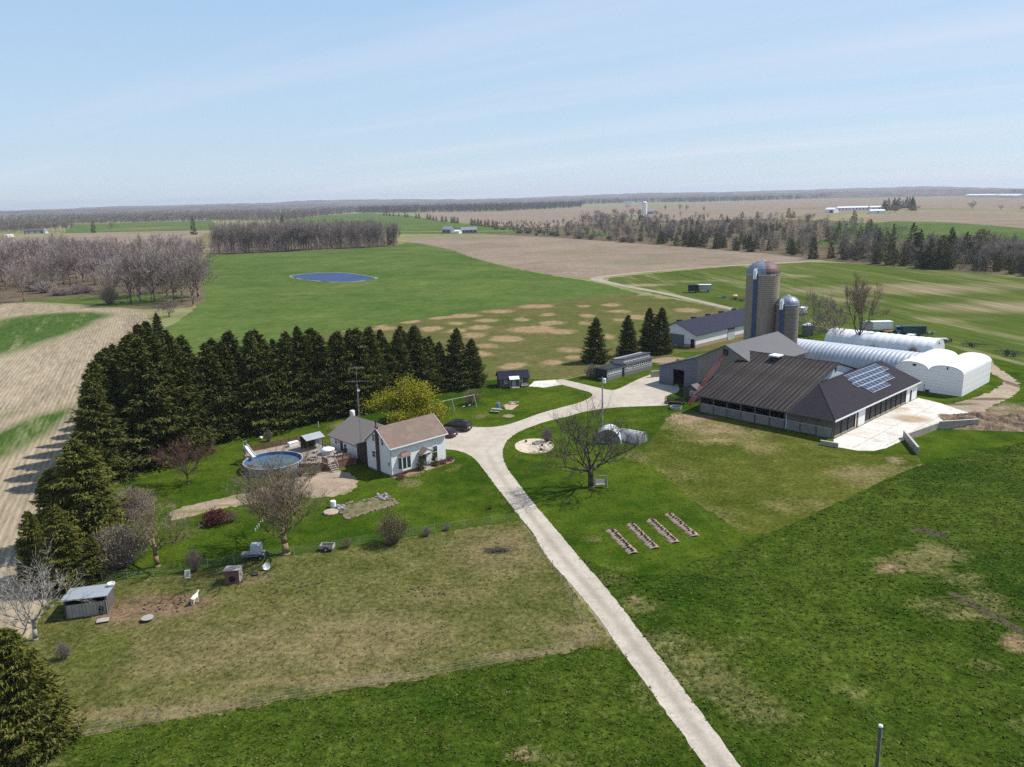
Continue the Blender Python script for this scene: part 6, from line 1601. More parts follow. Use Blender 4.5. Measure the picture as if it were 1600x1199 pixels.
# ---------------------------------------------------------------- yard pole, utility pole
t = thing('yard_light_pole', 'tall grey yard pole with a white transformer box', 'pole', G(941, 666))
hp = ZT(944, 590, G(941, 666))
MB().tube((0, 0, -.2), (0, 0, hp), .15, .11, 8).build('pole', M_grey, t)
MB().lathe([(.001, -.45), (.28, -.42), (.30, -.3), (.30, .35), (.2, .45), (.001, .48)], 12).build('transformer', M_trim, t, loc=(.34, -.1, hp - .6))
MB().box(-.6, -.06, hp - .25, .6, .06, hp - .13).build('crossarm', M_board, t)
t = thing('utility_pole', 'grey utility pole with white insulator rising from the hay field', 'pole', G(1366, 1240))
hp = ZT(1374, 1137, G(1366, 1240))
MB().tube((0, 0, -.2), (0, 0, hp), .15, .11, 8).build('pole', M_board, t)
MB().lathe([(.001, -.05), (.12, -.03), (.16, .05), (.12, .14), (.001, .16)], 12).build('insulator', M_trim, t, loc=(0, 0, hp + .06))
MB().tube((.06, -.14, 0), (.05, -.12, hp - .1), .022, n=5).build('conduit', M_alu, t)
# wires between the poles
def wire(label, p, q, sag=.8):
    o = bpy.data.objects.new('power_line', None); 
    mb = MB(); n_ = 16
    pts = [p.lerp(q, i / n_) - Vector((0, 0, sag * 4 * (i / n_) * (1 - i / n_))) for i in range(n_ + 1)]
    mb.path([k - p for k in pts], .007, 3)
    w_ = mb.build('power_line', mat('wire', (0.20, 0.20, 0.16), var=.05), None, loc=p)
    tag(w_, label, 'wire')
    return w_
u1 = Vector(G(1366, 1240)); u1.z = hp + .1
y1_ = Vector(G(941, 666)); y1_.z = ZT(944, 590, G(941, 666)) - .2
wire('thin power line from the utility pole to the yard pole', u1, y1_, 1.2)
wire('thin power line running off past the lower right edge', u1, u1 + Vector((9, -16, .3)), .5)
wire('power line from the yard pole to the grey barn', y1_, W(139, 93, 5.2), .8)

# ---------------------------------------------------------------- fences
def fence(label, pts, step, h, pm, wires=4, r=.035, mesh_step=None, pr=.05):
    c = [G(*q) for q in pts]
    t = thing('wire_fence', label, 'fence', c[0])
    pole = MB().tube((0, 0, -.1), (0, 0, h), pr, pr * .85, 5).mesh('post', pm)
    g = random.Random(len(pts))
    wm_ = MB()
    for p, q in zip(c[:-1], c[1:]):
        d = q - p; n_ = max(1, round(d.length / step))
        for i in range(n_):
            o = child('post', pole, t, p + d * (i / n_) - c[0], 0, (g.uniform(-.07, .07), g.uniform(-.07, .07), 0))
        for k in range(wires): 
            z = .15 + (h - .25) * k / max(1, wires - 1); wm_.tube(p - c[0] + Vector((0, 0, z)), q - c[0] + Vector((0, 0, z)), .006, n=3)
        if mesh_step:
            for i in range(int(d.length / mesh_step)): s = p - c[0] + d * (i * mesh_step / d.length); wm_.tube(s + Vector((0, 0, .12)), s + Vector((0, 0, h - .1)), .005, n=3)
    wm_.build('wire_mesh', mat('fence_wire', (0.42, 0.42, 0.40), rough=.4, metal=.4, var=.05), t)
M_post = mat('pale_fence_post', (0.42, 0.38, 0.32), var=.2)
fence('page-wire fence between the lawn and the goat paddock', [(160,908),(240,902),(366,881),(460,868),(560,852),(680,832),(812,813)], 3.2, 1.15, M_alu, 6, mesh_step=.5, pr=.028)
fence('low wire fence along the lower edge of the goat paddock', [(60,1160),(250,1129),(400,1102),(600,1069),(800,1034),(928,1010)], 3.4, 1.05, M_post, 4, mesh_step=.9, pr=.03)
fence('short fence from paddock corner up beside the drive', [(928,1010),(880,912),(835,846),(812,813)], 4.0, 1.0, M_board, 3, pr=.03)

# ---------------------------------------------------------------- goat shed, goats, paddock things
gs = G(103, 968)
t = thing('goat_shed', 'open-fronted goat shed with pale tin roof', 'shed', gs, R(14))
MB().box(0, 3.0, 0, 3.9, 3.1, 1.7).box(0, .1, 0, .1, 3.0, 1.75).box(3.8, .1, 0, 3.9, 3.0, 1.75).build('wall', M_board, t)
for i in range(12): bx('board', M_boardpale, t, .02 + i * .322, 0, 0, .32 + i * .322, .09, 1.45)
slab([(-.2, -.35, 2.15), (4.1, -.35, 2.15), (4.1, 3.35, 1.75), (-.2, 3.35, 1.75)], .07).build('roof', mat('pale_tin_roof', (0.46, 0.50, 0.54), rough=.4, var=.1, metal=.4, stretch=(5, .5, 1)), t)
for x in (.1, 3.8): bx('post', M_board, t, x - .05, -.1, 0, x + .05, -.005, 2.05)
t2 = thing('plastic_tub', 'white tub lying on the goat shed roof', 'tub', gs + Vector((3.2, 3.3, 1.99)), .2)
MB().lathe([(.18, 0), (.34, .0), (.38, .22), (.33, .22), (.30, .05), (.001, .05)], 14).build('tub_body', M_trim, t2)
def goat(label, loc, rz, coat, h=.75):
    """one continuous body grown over a skeleton: trunk, neck, head, four jointed legs, tail"""
    t = thing('goat', label, 'goat', loc, rz)
    J = {'pel': (0, 0, .62), 'sp1': (.22, 0, .63), 'ch': (.48, 0, .60), 'nk': (.62, 0, .74), 'hd': (.74, 0, .93), 'mz': (.90, 0, .86), 'tl': (-.16, 0, .66), 'tl2': (-.22, 0, .72),
         'e1': (.70, .09, .98), 'e2': (.70, -.09, .98)}
    for s, n in ((.11, 'l'), (-.11, 'r')):
        J['fs' + n] = (.48, s, .50); J['fk' + n] = (.49, s, .27); J['ff' + n] = (.47, s, .02)
        J['hs' + n] = (-.02, s, .50); J['hk' + n] = (.05, s, .38); J['hh' + n] = (-.08, s, .24); J['hf' + n] = (-.05, s, .02)
    E2 = [('pel', 'sp1'), ('sp1', 'ch'), ('ch', 'nk'), ('nk', 'hd'), ('hd', 'mz'), ('pel', 'tl'), ('tl', 'tl2'), ('hd', 'e1'), ('hd', 'e2')]
    for n in 'lr': E2 += [('ch', 'fs' + n), ('fs' + n, 'fk' + n), ('fk' + n, 'ff' + n), ('pel', 'hs' + n), ('hs' + n, 'hk' + n), ('hk' + n, 'hh' + n), ('hh' + n, 'hf' + n)]
    rad = {'pel': .15, 'sp1': .17, 'ch': .17, 'nk': .09, 'hd': .085, 'mz': .05, 'tl': .04, 'tl2': .025, 'e1': .025, 'e2': .025}
    keys = list(J); me = bpy.data.meshes.new('body')
    me.from_pydata([J[k] for k in keys], [(keys.index(a), keys.index(b)) for a, b in E2], [])
    o = child('body', me, t)
    md = o.modifiers.new('skin', 'SKIN')
    for k, sv in zip(keys, me.skin_vertices[0].data):
        r_ = rad.get(k, .065 if k[1] == 's' else (.042 if k[1] in 'kh' else .032)); sv.radius = (r_, r_); sv.use_root = (k == 'pel')
    ss = o.modifiers.new('sub', 'SUBSURF'); ss.levels = 1; ss.render_levels = 1
    me.materials.append(coat)
    MB().path([(.70, .04, 1.0), (.62, .06, 1.1), (.54, .07, 1.12)], .016, 5).build('horn', M_board, t); MB().path([(.70, -.04, 1.0), (.62, -.06, 1.1), (.54, -.07, 1.12)], .016, 5).build('horn', M_board, t)
    t.scale = (h / .75,) * 3
    return t
goat('white goat standing in the bare patch of the paddock', G(302, 946), R(75), mat('white_coat', (0.70, 0.64, 0.54), var=.08), .95)
goat('black goat at the wooden block beside the goat shed', G(159, 961), R(100), mat('black_coat', (0.02, 0.02, 0.02), var=.2), .95)
t = thing('wooden_block', 'low wooden pallet block beside the goat shed', 'block', G(161, 972), .3)
for i in range(4): bx('plank', M_boardpale, t, -.55, -.4 + i*.2, .18, .55, -.22 + i*.2, .24)
for x in (-.5, 0, .5): bx('bearer', M_board, t, x - .06, -.38, 0, x + .06, .38, .178)
t = thing('feeder_lid', 'pale round spool lying in the goat paddock', 'spool', G(231, 970), .2)
MB().lathe([(.001, .30), (.6, .30), (.6, .36), (.001, .36)], 16).build('top_disc', M_boardpale, t); MB().tube((0, 0, 0), (0, 0, .3), .25, n=10).build('core', M_board, t); MB().lathe([(.001, 0), (.5, 0), (.5, .05), (.001, .05)], 16).build('bottom_disc', M_board, t)
t = thing('dog_house', 'small wooden animal hut with dark round doorway by the fence', 'hut', G(366, 908), R(4), None, 1.35)
MB().box(-.55, -.5, 0, .55, .5, 1.05).build('hut_wall', M_cedarw, t); MB().prism([(-.66, -.62, 1.22), (.66, -.62, 1.22), (.66, .62, 1.08), (-.66, .62, 1.08)], (0, 0, -.07)).build('roof', M_boardpale, t)
MB().lathe([(.001, -.515), (.26, -.515), (.26, -.49), (.001, -.49)], 14, c=(0, .42), axis='y').build('doorway', M_dark, t); MB().prism([(.555, -.5, 0), (.555, .5, 0), (.555, .5, 1.05), (.555, -.5, 1.05)], (.02, 0, 0)).build('side_board', M_boardpale, t)
t = thing('metal_frame', 'small white framed panel leaning on the paddock fence', 'panel', G(293, 904), R(10))
MB().prism([(-.28, 0, .02), (-.22, 0, .02), (-.22, .3, .85), (-.28, .3, .85)], (0, .04, 0)).prism([(.22, 0, .02), (.28, 0, .02), (.28, .3, .85), (.22, .3, .85)], (0, .04, 0)).prism([(-.22, 0, .02), (.22, 0, .02), (.22, .02, .08), (-.22, .02, .08)], (0, .04, 0)).prism([(-.22, .28, .79), (.22, .28, .79), (.22, .3, .85), (-.22, .3, .85)], (0, .04, 0)).build('frame', M_trim, t)
MB().prism([(-.22, .03, .08), (.22, .03, .08), (.22, .28, .79), (-.22, .28, .79)], (0, .015, 0)).build('panel_sheet', M_grey, t)
# trailer with water tank under the tree
t = thing('utility_trailer', 'low flat trailer under the dense bare tree', 'trailer', G(397, 872), R(6))
bx('deck', M_boardpale, t, -1.4, -.75, .5, 1.2, .75, .58); bx('side_rail', M_board, t, -1.4, -.79, .58, 1.2, -.752, .75)
for y in (-.85, .85): wheel(t, .9, y, .3, .18)
MB().tube((1.2, 0, .5), (2.1, 0, .4), .05, n=5).build('drawbar', M_blackm, t)
t = thing('water_tank', 'white caged water tank standing on the flat trailer', 'tank', G(397, 872) + Vector((.35, .05, .58)), R(6))
bx('tank_body', mat('milky_plastic', (0.52, 0.56, 0.60), rough=.4, var=.05), t, -.55, -.5, .1, .55, .5, 1.12)
cg = MB()
for i in range(6): x = -.57 + i * .228; cg.tube((x, -.53, .05), (x, -.53, 1.15), .016, n=4).tube((x, .53, .05), (x, .53, 1.15), .016, n=4)
for z in (.1, .4, .75, 1.15): cg.path([(-.57, -.53, z), (.57, -.53, z), (.57, .53, z), (-.57, .53, z), (-.57, -.53, z)], .016, 4)
cg.build('cage', M_alu, t); bx('pallet', M_board, t, -.58, -.52, 0, .58, .52, .08); MB().tube((0, 0, 1.12), (0, 0, 1.18), .12, n=12).build('cap', M_trim, t)
t = thing('wooden_cart', 'small open wooden cart beside the paddock fence', 'cart', G(512, 860), R(-6))
for a in ((-.8, -.5, .8, -.44), (-.8, .44, .8, .5), (-.8, -.437, -.74, .437), (.74, -.437, .8, .437)): bx('side_board', M_boardpale, t, a[0], a[1], .35, a[2], a[3], .78)
bx('floor', M_darkwood, t, -.74, -.437, .33, .74, .437, .40)
for y in (-.6, .6): wheel(t, 0, y, .33, .12)
t = thing('satellite_dish', 'round white dish on the ground below the flat trailer', 'dish', G(417, 890), .3)
MB().lathe([(.001, 0), (.25, .05), (.42, .16)], 16).build('dish', M_trim, t, loc=(0, 0, .35), rot=(R(55), 0, 0), smooth=True); MB().tube((0, .1, 0), (0, 0, .4), .03, n=5).build('stand', M_grey, t)
t = thing('water_bowl', 'small black rubber bowl at the paddock fence', 'bowl', G(398, 899))
MB().lathe([(.16, 0), (.30, .0), (.34, .2), (.30, .2), (.26, .05), (.001, .05)], 14).build('bowl', M_tyre, t); MB().lathe([(.001, .14), (.27, .14)], 14).build('water', M_glass, t)
# brush pile in the paddock
t = thing('brush_pile', 'heap of dead branches in the paddock near the drive', 'branches', G(783, 862))
g = random.Random(4); mb = [MB() for _ in range(26)]
for i in range(26):
    a = g.uniform(-.5, .5); x, y = g.uniform(-.9, .9), g.uniform(-.5, .5); l = g.uniform(.5, 1.3)
    MB().tube((x - l*math.cos(a), y - l*math.sin(a), g.uniform(.03, .35)), (x + l*math.cos(a), y + l*math.sin(a), g.uniform(.03, .45)), .045, .015, 5).build('branch', M_bark_oak, t)
# clods of dark droppings in the paddock
cm = mat('dark_clod', (0.045, 0.035, 0.025), var=.3)
ck = MB(); g = random.Random(8)
for (px, py, rx, ry, n_) in ((250,950,30,8,26),(470,915,50,8,22),(660,925,40,8,20),(440,925,40,5,8),(520,920,60,8,10),(280,940,20,5,8)):
    for i in range(n_):
        c = G(px + g.uniform(-rx, rx), py + g.uniform(-ry, ry)); s = g.uniform(.06, .17)
        ck.lathe([(.001, .03), (s, .03), (s*.8, .03 + s*.5), (.001, .03 + s*.7)], 6, c=(c.x, c.y))
o = ck.build('droppings', cm, None); o['kind'] = 'stuff'; o['label'] = 'scattered dark clods across the upper goat paddock'; o['category'] = 'droppings'

# ---------------------------------------------------------------- lawn things
t = thing('raised_bed', 'rectangular planting bed edged with mixed pavers and stones', 'garden bed', (0, 0, 0))
cs = [G(*q) for q in ((541, 812), (622, 788), (605, 774), (526, 792))]
sheet_ = MB().face([tuple(p + Vector((0, 0, .06))) for p in cs]).build('soil', mat('bed_soil', (0.16, 0.13, 0.065), var=.4, scale=2, rgb2=(0.05, 0.075, 0.015), big=.7), t)
g = random.Random(2); bm_ = MB().box(-.26, -.16, 0, .26, .16, .2).mesh('edging_block', mat('mixed_paver', (0.20, 0.155, 0.115), var=.25, rnd=.35))
for p_, q_ in zip(cs, cs[1:] + cs[:1]):
    d_ = q_ - p_; n_ = int(d_.length / .58)
    for i in range(n_):
        if g.random() < .12: continue
        o = child('edging_block', bm_, t, p_ + d_ * ((i + .5) / n_) + Vector((g.uniform(-.08, .08), g.uniform(-.08, .08), 0)), math.atan2(d_.y, d_.x) + g.uniform(-.25, .25)); o.scale = (g.uniform(.7, 1.2), g.uniform(.7, 1.5), g.uniform(.4, 1.1))
sm2 = MB().lathe([(.001, 0), (.28, .02), (.30, .18), (.16, .32), (.001, .34)], 7).mesh('stone', mat('field_stone', (0.24, 0.23, 0.22), var=.3, rnd=.45))
for i in range(12): child('stone', sm2, t, G(597 + g.uniform(-9, 9), 778 + g.uniform(-5, 5)), g.uniform(0, 6))
for i in range(7): child('stone', sm2, t, G(532 + g.uniform(-4, 5), 796 + g.uniform(-5, 5)), g.uniform(0, 6))
t = thing('stone_slab', 'flat round stone slab beside the planting bed', 'stone', G(517, 802))
MB().lathe([(.001, .30), (.95, .28), (1.05, .16), (1.0, 0)], 11).build('slab', mat('pink_stone', (0.38, 0.29, 0.23), var=.2), t)
t = thing('white_drum', 'white plastic drum standing by the planting bed', 'drum', G(521, 793))
MB().lathe([(.001, 0), (.36, .0), (.38, .1), (.38, .85), (.34, .95), (.001, .95)], 16).build('drum_body', M_trim, t, smooth=False); MB().lathe([(.39, .30), (.40, .33), (.39, .36)], 16).lathe([(.39, .62), (.40, .65), (.39, .68)], 16).build('drum_ring', M_trim, t)
t = thing('garden_marker', 'row of small white markers on the lawn behind the bare tree', 'marker', G(413, 812))
for i in range(6): bx('stake', M_trim, t, -.04, -.04 - i * .75, 0, .04, .04 - i * .75, .42)
# garden beds with plants
for i, ((x0, y0), (x1, y1), lb) in enumerate((((954, 829), (991, 866), 'mulched planting row nearest the drive'), ((985, 820), (1024, 858), 'second mulched planting row from the drive'), ((1017, 813), (1056, 849), 'third mulched planting row from the drive'), ((1045, 804), (1087, 839), 'mulched planting row farthest from the drive'))):
    p0, p1 = G(x0, y0), G(x1, y1); d_ = p1 - p0; L = d_.length
    t = thing('planting_row', lb, 'garden bed', p0, math.atan2(d_.y, d_.x), 'mulched planting rows on the lawn')
    g = random.Random(30 + i); vs = []; nn_ = 26
    mbd = MB(); sec = [(-.62, .0), (-.45, .12), (0, .2), (.45, .12), (.62, .0)]
    for k in range(nn_ + 1): vs += [(L * k / nn_, y * (1 + g.uniform(-.12, .12)), max(0, z + g.uniform(-.02, .03)) + .015) for y, z in sec]
    mbd.add(vs, [(k*5 + j, k*5 + j + 1, (k+1)*5 + j + 1, (k+1)*5 + j) for k in range(nn_) for j in range(4)])
    mbd.build('mulch_mound', mat('pink_mulch', (0.30, 0.215, 0.165), var=.3, scale=4, bump=.5), t)
    pl_ = tri_mesh('plant', [[(g.uniform(-.12, .12), g.uniform(-.12, .12), 0), (g.uniform(-.12, .12), g.uniform(-.12, .12), 0), (g.uniform(-.28, .28), g.uniform(-.28, .28), g.uniform(.15, .4))] for _ in range(26)], M_twig_dk)
    for k in range(13):
        child('plant', pl_, t, (.4 + (L - .8) * k / 12, g.uniform(-.1, .1), .16), g.uniform(0, 6))
# hoop coops
def coop(label, loc, rz, Wd, L, h, fab, name, openm):
    t = thing(name, label, 'coop', loc, rz)
    pr = arch(Wd / 2, h, 12, 0, 2.0); n_ = len(pr); mb = MB()
    mb.add([(x, 0, z) for x, z in pr] + [(x, L, z) for x, z in pr], [(i, i+1, n_+i+1, n_+i) for i in range(n_-1)])
    o = mb.build('tarp', fab, t, smooth=True); sd_ = o.modifiers.new('th', 'SOLIDIFY'); sd_.thickness = .03
    hoop = MB().path([(x * 1.01, 0, z * 1.01) for x, z in pr], .035, 5).mesh('hoop', M_alu)
    for y in (-.02, L/3, 2*L/3, L + .02): child('hoop', hoop, t, (0, y, 0))
    MB().box(-Wd/2 - .05, 0, 0, -Wd/2 + .05, L, .15).box(Wd/2 - .05, 0, 0, Wd/2 + .05, L, .15).box(-Wd/2, -.06, 0, Wd/2, .04, .15).build('base_frame', M_boardpale, t)
    MB().prism([(x * .985, .03, max(.02, z * .985)) for x, z in pr], (0, .02, 0)).build('end_screen', openm, t); MB().prism([(x * .985, L - .05, max(.02, z * .985)) for x, z in pr], (0, .02, 0)).build('end_screen', fab, t)
    MB().box(-.42, -.03, .15, -.36, .02, 1.5).box(.36, -.03, .15, .42, .02, 1.5).box(-.36, -.03, 1.44, .36, .02, 1.5).build('door_frame', M_board, t)
    return t
coop('white tarp hoop coop on the lawn behind the spreading tree', G(950, 693), R(-14), 4.3, 3.4, 2.35, M_fabric, 'hoop_coop', mat('wire_screen', (0.20, 0.20, 0.18), var=.3, scale=3))
coop('grey weathered tarp coop right of the white one', G(1005, 692), R(52), 3.0, 4.0, 1.85, mat('grey_tarp', (0.36, 0.36, 0.35), var=.2, scale=1.2, bump=.3), 'hoop_coop', mat('grey_tarp_end', (0.30, .30, .28), var=.2))
# bench swing beside the trunk
t = thing('garden_swing', 'grey wooden swing bench beside the spreading tree', 'swing', G(938, 762), R(4))
fr = MB()
for x in (-.95, .95): fr.tube((x, -.5, 0), (x, 0, 1.75), .045, n=5).tube((x, .5, 0), (x, 0, 1.75), .045, n=5)
fr.tube((-1.05, 0, 1.75), (1.05, 0, 1.75), .05, n=5); fr.build('swing_frame', M_boardpale, t)
MB().box(-.65, -.3, .45, .65, .2, .51).build('seat', M_boardpale, t); MB().prism([(-.65, .2, .5), (.65, .2, .5), (.65, .38, 1.05), (-.65, .38, 1.05)], (0, .05, 0)).build('backrest', M_boardpale, t)
for x in (-.6, .6): MB().tube((x, 0, .5), (x, 0, 1.75), .012, n=4).build('chain', M_steel, t)
# picnic table, bench, climbing toy, swing set
t = thing('picnic_table', 'weathered picnic table on the lawn above the parked van', 'picnic table', G(776, 645), R(-22))
for i in range(5): bx('table_board', M_boardpale, t, -1.0, -.4 + i*.16, .72, 1.0, -.26 + i*.16, .77)
for y in (-.75, .75): bx('bench_board', M_boardpale, t, -1.0, y - .14, .42, 1.0, y + .14, .47)
for x in (-.7, .7): MB().tube((x, -.65, 0), (x, -.15, .72), .05, n=4).tube((x, .65, 0), (x, .15, .72), .05, n=4).box(x - .04, -.8, .36, x + .04, .8, .42).build('table_leg', M_board, t)
t = thing('garden_bench', 'long pale bench at the back of the sand pit', 'bench', G(803, 632), R(-12))
bx('seat', M_boardpale, t, -1.0, -.22, .42, 1.0, .22, .50)
for x in (-.8, .8): bx('leg', M_board, t, x - .06, -.2, 0, x + .06, .2, .42)
t = thing('climbing_toy', 'grey plastic climbing toy between picnic table and sand pit', 'toy', G(781, 639), .5)
M_plast = mat('grey_blue_plastic', (0.26, 0.31, 0.38), rough=.4, var=.06)
MB().prism([(-.5, -.35, 0), (-.5, -.35, 1.2), (0, -.35, 1.2), (0, -.35, 0)], (0, .7, 0)).build('tower', M_plast, t); MB().prism([(0, -.25, 1.15), (0, .25, 1.15), (1.2, .25, .1), (1.2, -.25, .1)], (0, 0, .07)).build('slide', M_plast, t)
for y in (-.33, .33): MB().tube((-.45, y, 1.2), (-.45, y, 1.6), .05, n=6).tube((-.05, y, 1.2), (-.05, y, 1.6), .05, n=6).build('handle', M_plast, t)
p0, p1 = G(705, 643), G(737, 622)
t = thing('swing_set', 'green-grey A-frame swing set beside the yellow-green tree', 'swing set', G(707, 643), R(38))
M_swf = mat('pale_green_frame', (0.36, 0.40, 0.33), rough=.6, var=.1); fr = MB()
for x in (0, 5.2):
    fr.tube((x, -.85, 0), (x, 0, 2.4), .06, n=5).tube((x, .85, 0), (x, 0, 2.4), .06, n=5).tube((x, -.4, 1.2), (x, .4, 1.2), .045, n=5)
fr.tube((-2.4, 0, 2.42), (5.4, 0, 2.42), .06, n=6); fr.build('swing_frame', M_swf, t)
for x in (1.2, 2.7, 4.1):
    s_ = MB().box(x - .22, -.1, .5, x + .22, .1, .54).build('swing_seat', M_trim if x > 2 else M_blackm, t)
    MB().tube((x - .2, 0, .54), (x - .2, 0, 2.4), .01, n=3).tube((x + .2, 0, .54), (x + .2, 0, 2.4), .01, n=3).build('chain', M_steel, s_)
# fire pit things in the sand circle
t = thing('fire_pit', 'small stone fire pit in the middle of the sand circle', 'fire pit', G(838, 694))
for i in range(10): child('stone', sm2, t, (.45*math.cos(i*.628), .45*math.sin(i*.628), 0), i)
for px, py, lb in ((822, 691, 'left log stool on the sand circle'), (847, 697, 'front log stool on the sand circle'), (860, 694, 'right log stool on the sand circle'), (845, 704, 'dark log stool at the near rim of the sand circle')):
    t = thing('log_stool', lb, 'stool', G(px, py)); MB().tube((0, 0, 0), (0, 0, .42), .2, .19, 9).build('log', M_bark_oak, t); MB().lathe([(.001, .425), (.17, .423)], 9).build('cut_face', M_boardpale, t)
# fence pieces and wagon frame by the barn corner
t = thing('hay_feeder', 'dark slatted hay feeder wagon near the grey barn corner', 'feeder', G(1055, 631), R(-18))
for i in range(9): bx('slat', M_darkwood, t, -2.0 + i*.48, -.6, .35, -1.92 + i*.48, -.54, 1.25); bx('slat', M_darkwood, t, -2.0 + i*.48, .54, .35, -1.92 + i*.48, .6, 1.25)
for z in (.4, 1.2): MB().box(-2.05, -.66, z, 2.0, -.61, z + .08).box(-2.05, .61, z, 2.0, .66, z + .08).build('rail', M_darkwood, t)
bx('floor', M_darkwood, t, -2.0, -.53, .3, 1.95, .53, .36)
for x in (-1.4, 1.4):
    for y in (-.7, .7): wheel(t, x, y, .3, .15)
t = thing('stock_tank', 'round grey stock tank beside the hay feeder', 'tank', G(1056, 639)); MB().lathe([(1.1, 0), (1.15, .5), (1.08, .5), (1.05, .1), (.001, .1)], 20).build('tank_wall', M_grey, t); MB().lathe([(.001, .32), (1.06, .32)], 20).build('water', M_glass, t)
# manure heap at the right of the yard
t = thing('manure_heap', 'long brown manure heap beyond the concrete yard', 'heap', G(1572, 662), R(-12))
g = np.random.default_rng(5); nx, ny = 64, 34
X, Y = np.meshgrid(np.linspace(-10, 14, nx), np.linspace(-5, 5, ny))
Z = 1.9 * np.clip(1 - (Y/4.9)**2, 0, 1) * np.clip(1 - ((X-2)/12)**4, 0, 1)
Z = Z * (.65 + .35*np.sin(X*1.1 + Y*.7) * np.cos(Y*1.4 + X*.3)) + g.normal(0, .13, Z.shape) * (Z > .05)
Z = np.maximum(Z, 0) + .02
f_ = [(j*nx + i, j*nx + i + 1, (j+1)*nx + i + 1, (j+1)*nx + i) for j in range(ny - 1) for i in range(nx - 1)]
child('heap_mound', mesh_np('heap_mound', np.column_stack([X.ravel(), Y.ravel(), Z.ravel()]), f_, mat('manure', (0.20, 0.135, 0.08), var=.45, scale=1.6, bump=.9, rgb2=(0.065, 0.045, 0.03), big=.6)), t)
# white utility things behind the house
t = thing('propane_tank', 'small white tank standing behind the grey-roofed wing', 'tank', G(551, 655)); MB().lathe([(.001, .1), (.4, .12), (.5, .3), (.5, 1.5), (.4, 1.7), (.001, 1.75)], 14).build('tank_body', M_trim, t, smooth=True)
for a in (0, 2.1, 4.2): MB().box(-.05, -.05, 0, .05, .05, .25).build('foot', M_grey, t, loc=(.35*math.cos(a), .35*math.sin(a), 0))
t = thing('garden_post', 'thin white post on the tan strip behind the deck', 'post', G(498, 668)); MB().tube((0, 0, 0), (0, 0, 1.0), .05, n=6).build('post_shaft', M_trim, t); MB().lathe([(.07, 1.0), (.05, 1.08), (.001, 1.1)], 8).build('post_cap', M_trim, t)
t = thing('white_ball', 'round white float lying on the grass behind the deck', 'float', G(408, 687)); MB().lathe([(.001, .02), (.25, .08), (.36, .3), (.25, .54), (.001, .6)], 12).build('float_body', M_trim, t, smooth=True); MB().lathe([(.365, .28), (.375, .31), (.365, .34)], 12).build('float_band', M_grey, t)
# ================================================================== FAR FARMS
def simple_barn(name, label, px0, px1, py, h, depth, wallm, roofm, rise=.35, cat='barn', group=None, wins=0):
    """gable building whose long side runs between two ground points seen at px0..px1"""
    p, q = G(px0, py[0]), G(px1, py[1]); d = q - p; L = d.length
    t = thing(name, label, cat, p, math.atan2(d.y, d.x), group)
    rz_ = h + depth * rise * .5
    MB().box(0, 0, -.1, L, depth, h).prism([(0, 0, h), (0, depth, h), (0, depth/2, rz_ - .1)], (L, 0, 0)).build('wall', wallm, t)
    slab([(-.4, -.5, h - .15), (L + .4, -.5, h - .15), (L + .4, depth/2, rz_ + .1), (-.4, depth/2, rz_ + .1)], .25).build('roof', roofm, t)
    slab([(-.4, depth/2 + .02, rz_ + .1), (L + .4, depth/2 + .02, rz_ + .1), (L + .4, depth + .5, h - .15), (-.4, depth + .5, h - .15)], .25).build('roof', roofm, t)
    for i in range(wins):
        x = L * (i + .5) / wins; w_ = min(2.5, L / wins * .5); bx('window', M_glass, t, x - w_/2, -.12, h*.3, x + w_/2, -.01, h*.75)
    return t
M_fwall = mat('far_white_wall', (0.72, 0.72, 0.72), var=.05)
M_gwall = mat('far_grey_wall', (0.22, 0.23, 0.26), var=.1)
o = simple_barn('far_barn', 'white barn with dark doorway at the far right farm', 1289, 1303, (333, 333), 7, 16, M_fwall, M_fwall)
bx('doorway', M_dark, o, 10, -.2, 0, 16, -.02, 5)
simple_barn('far_barn', 'long white barn at the far right farm', 1309, 1357, (329.5, 328.5), 6, 14, M_fwall, M_fwall, wins=9)
simple_barn('far_barn', 'white shed left of the far conifer grove', 1360, 1378, (328.5, 328), 6, 12, M_fwall, M_fwall, wins=2)
simple_barn('far_barn', 'low white machinery shed in front of the far conifer grove', 1360, 1383, (334.5, 334), 5.5, 12, M_fwall, M_fwall, wins=1)
simple_barn('far_barn', 'left half of the very long white barn on the right horizon', 1507, 1553, (308.5, 308.7), 10, 40, M_fwall, M_fwall, .2)
simple_barn('far_barn', 'right half of the very long white barn on the right horizon', 1556, 1590, (308.8, 309.6), 10, 40, M_fwall, M_fwall, .2)
t = thing('far_silo', 'white silo among the trees on the far hedgerow', 'silo', G(1007, 336)); MB().lathe([(5.5, 0), (5.5, 24), (5.0, 26.5), (2.5, 28), (.01, 28.3)], 20).build('silo_wall', M_fwall, t, smooth=True); MB().lathe([(5.55, 23.6), (5.7, 24.0), (5.55, 24.4)], 20).build('silo_band', M_grey, t)
simple_barn('far_barn', 'dark barn behind the far white silo', 1010, 1020, (335, 335), 6, 12, M_gwall, M_gwall)
simple_barn('far_house', 'tiny pale house on the horizon left of the far silo', 974, 988, (318.3, 318.2), 9, 18, M_fwall, M_gwall, cat='house')
simple_barn('far_house', 'small white shed near the far silo', 991, 995, (339, 339), 4, 8, M_fwall, M_fwall, cat='house')
simple_barn('far_house', 'square grey bungalow beside the country road', 691, 704, (365, 365), 5, 12, M_gwall, M_gwall, .6, 'house', wins=2)
simple_barn('far_house', 'long grey bungalow right of the square one on the road', 721, 745, (365, 364.4), 4.2, 12, M_gwall, M_gwall, .55, 'house', wins=4)
simple_barn('far_house', 'pale garage between the two grey bungalows', 709, 717, (365.5, 365.5), 3.2, 8, M_fwall, M_fwall, .3, 'house')
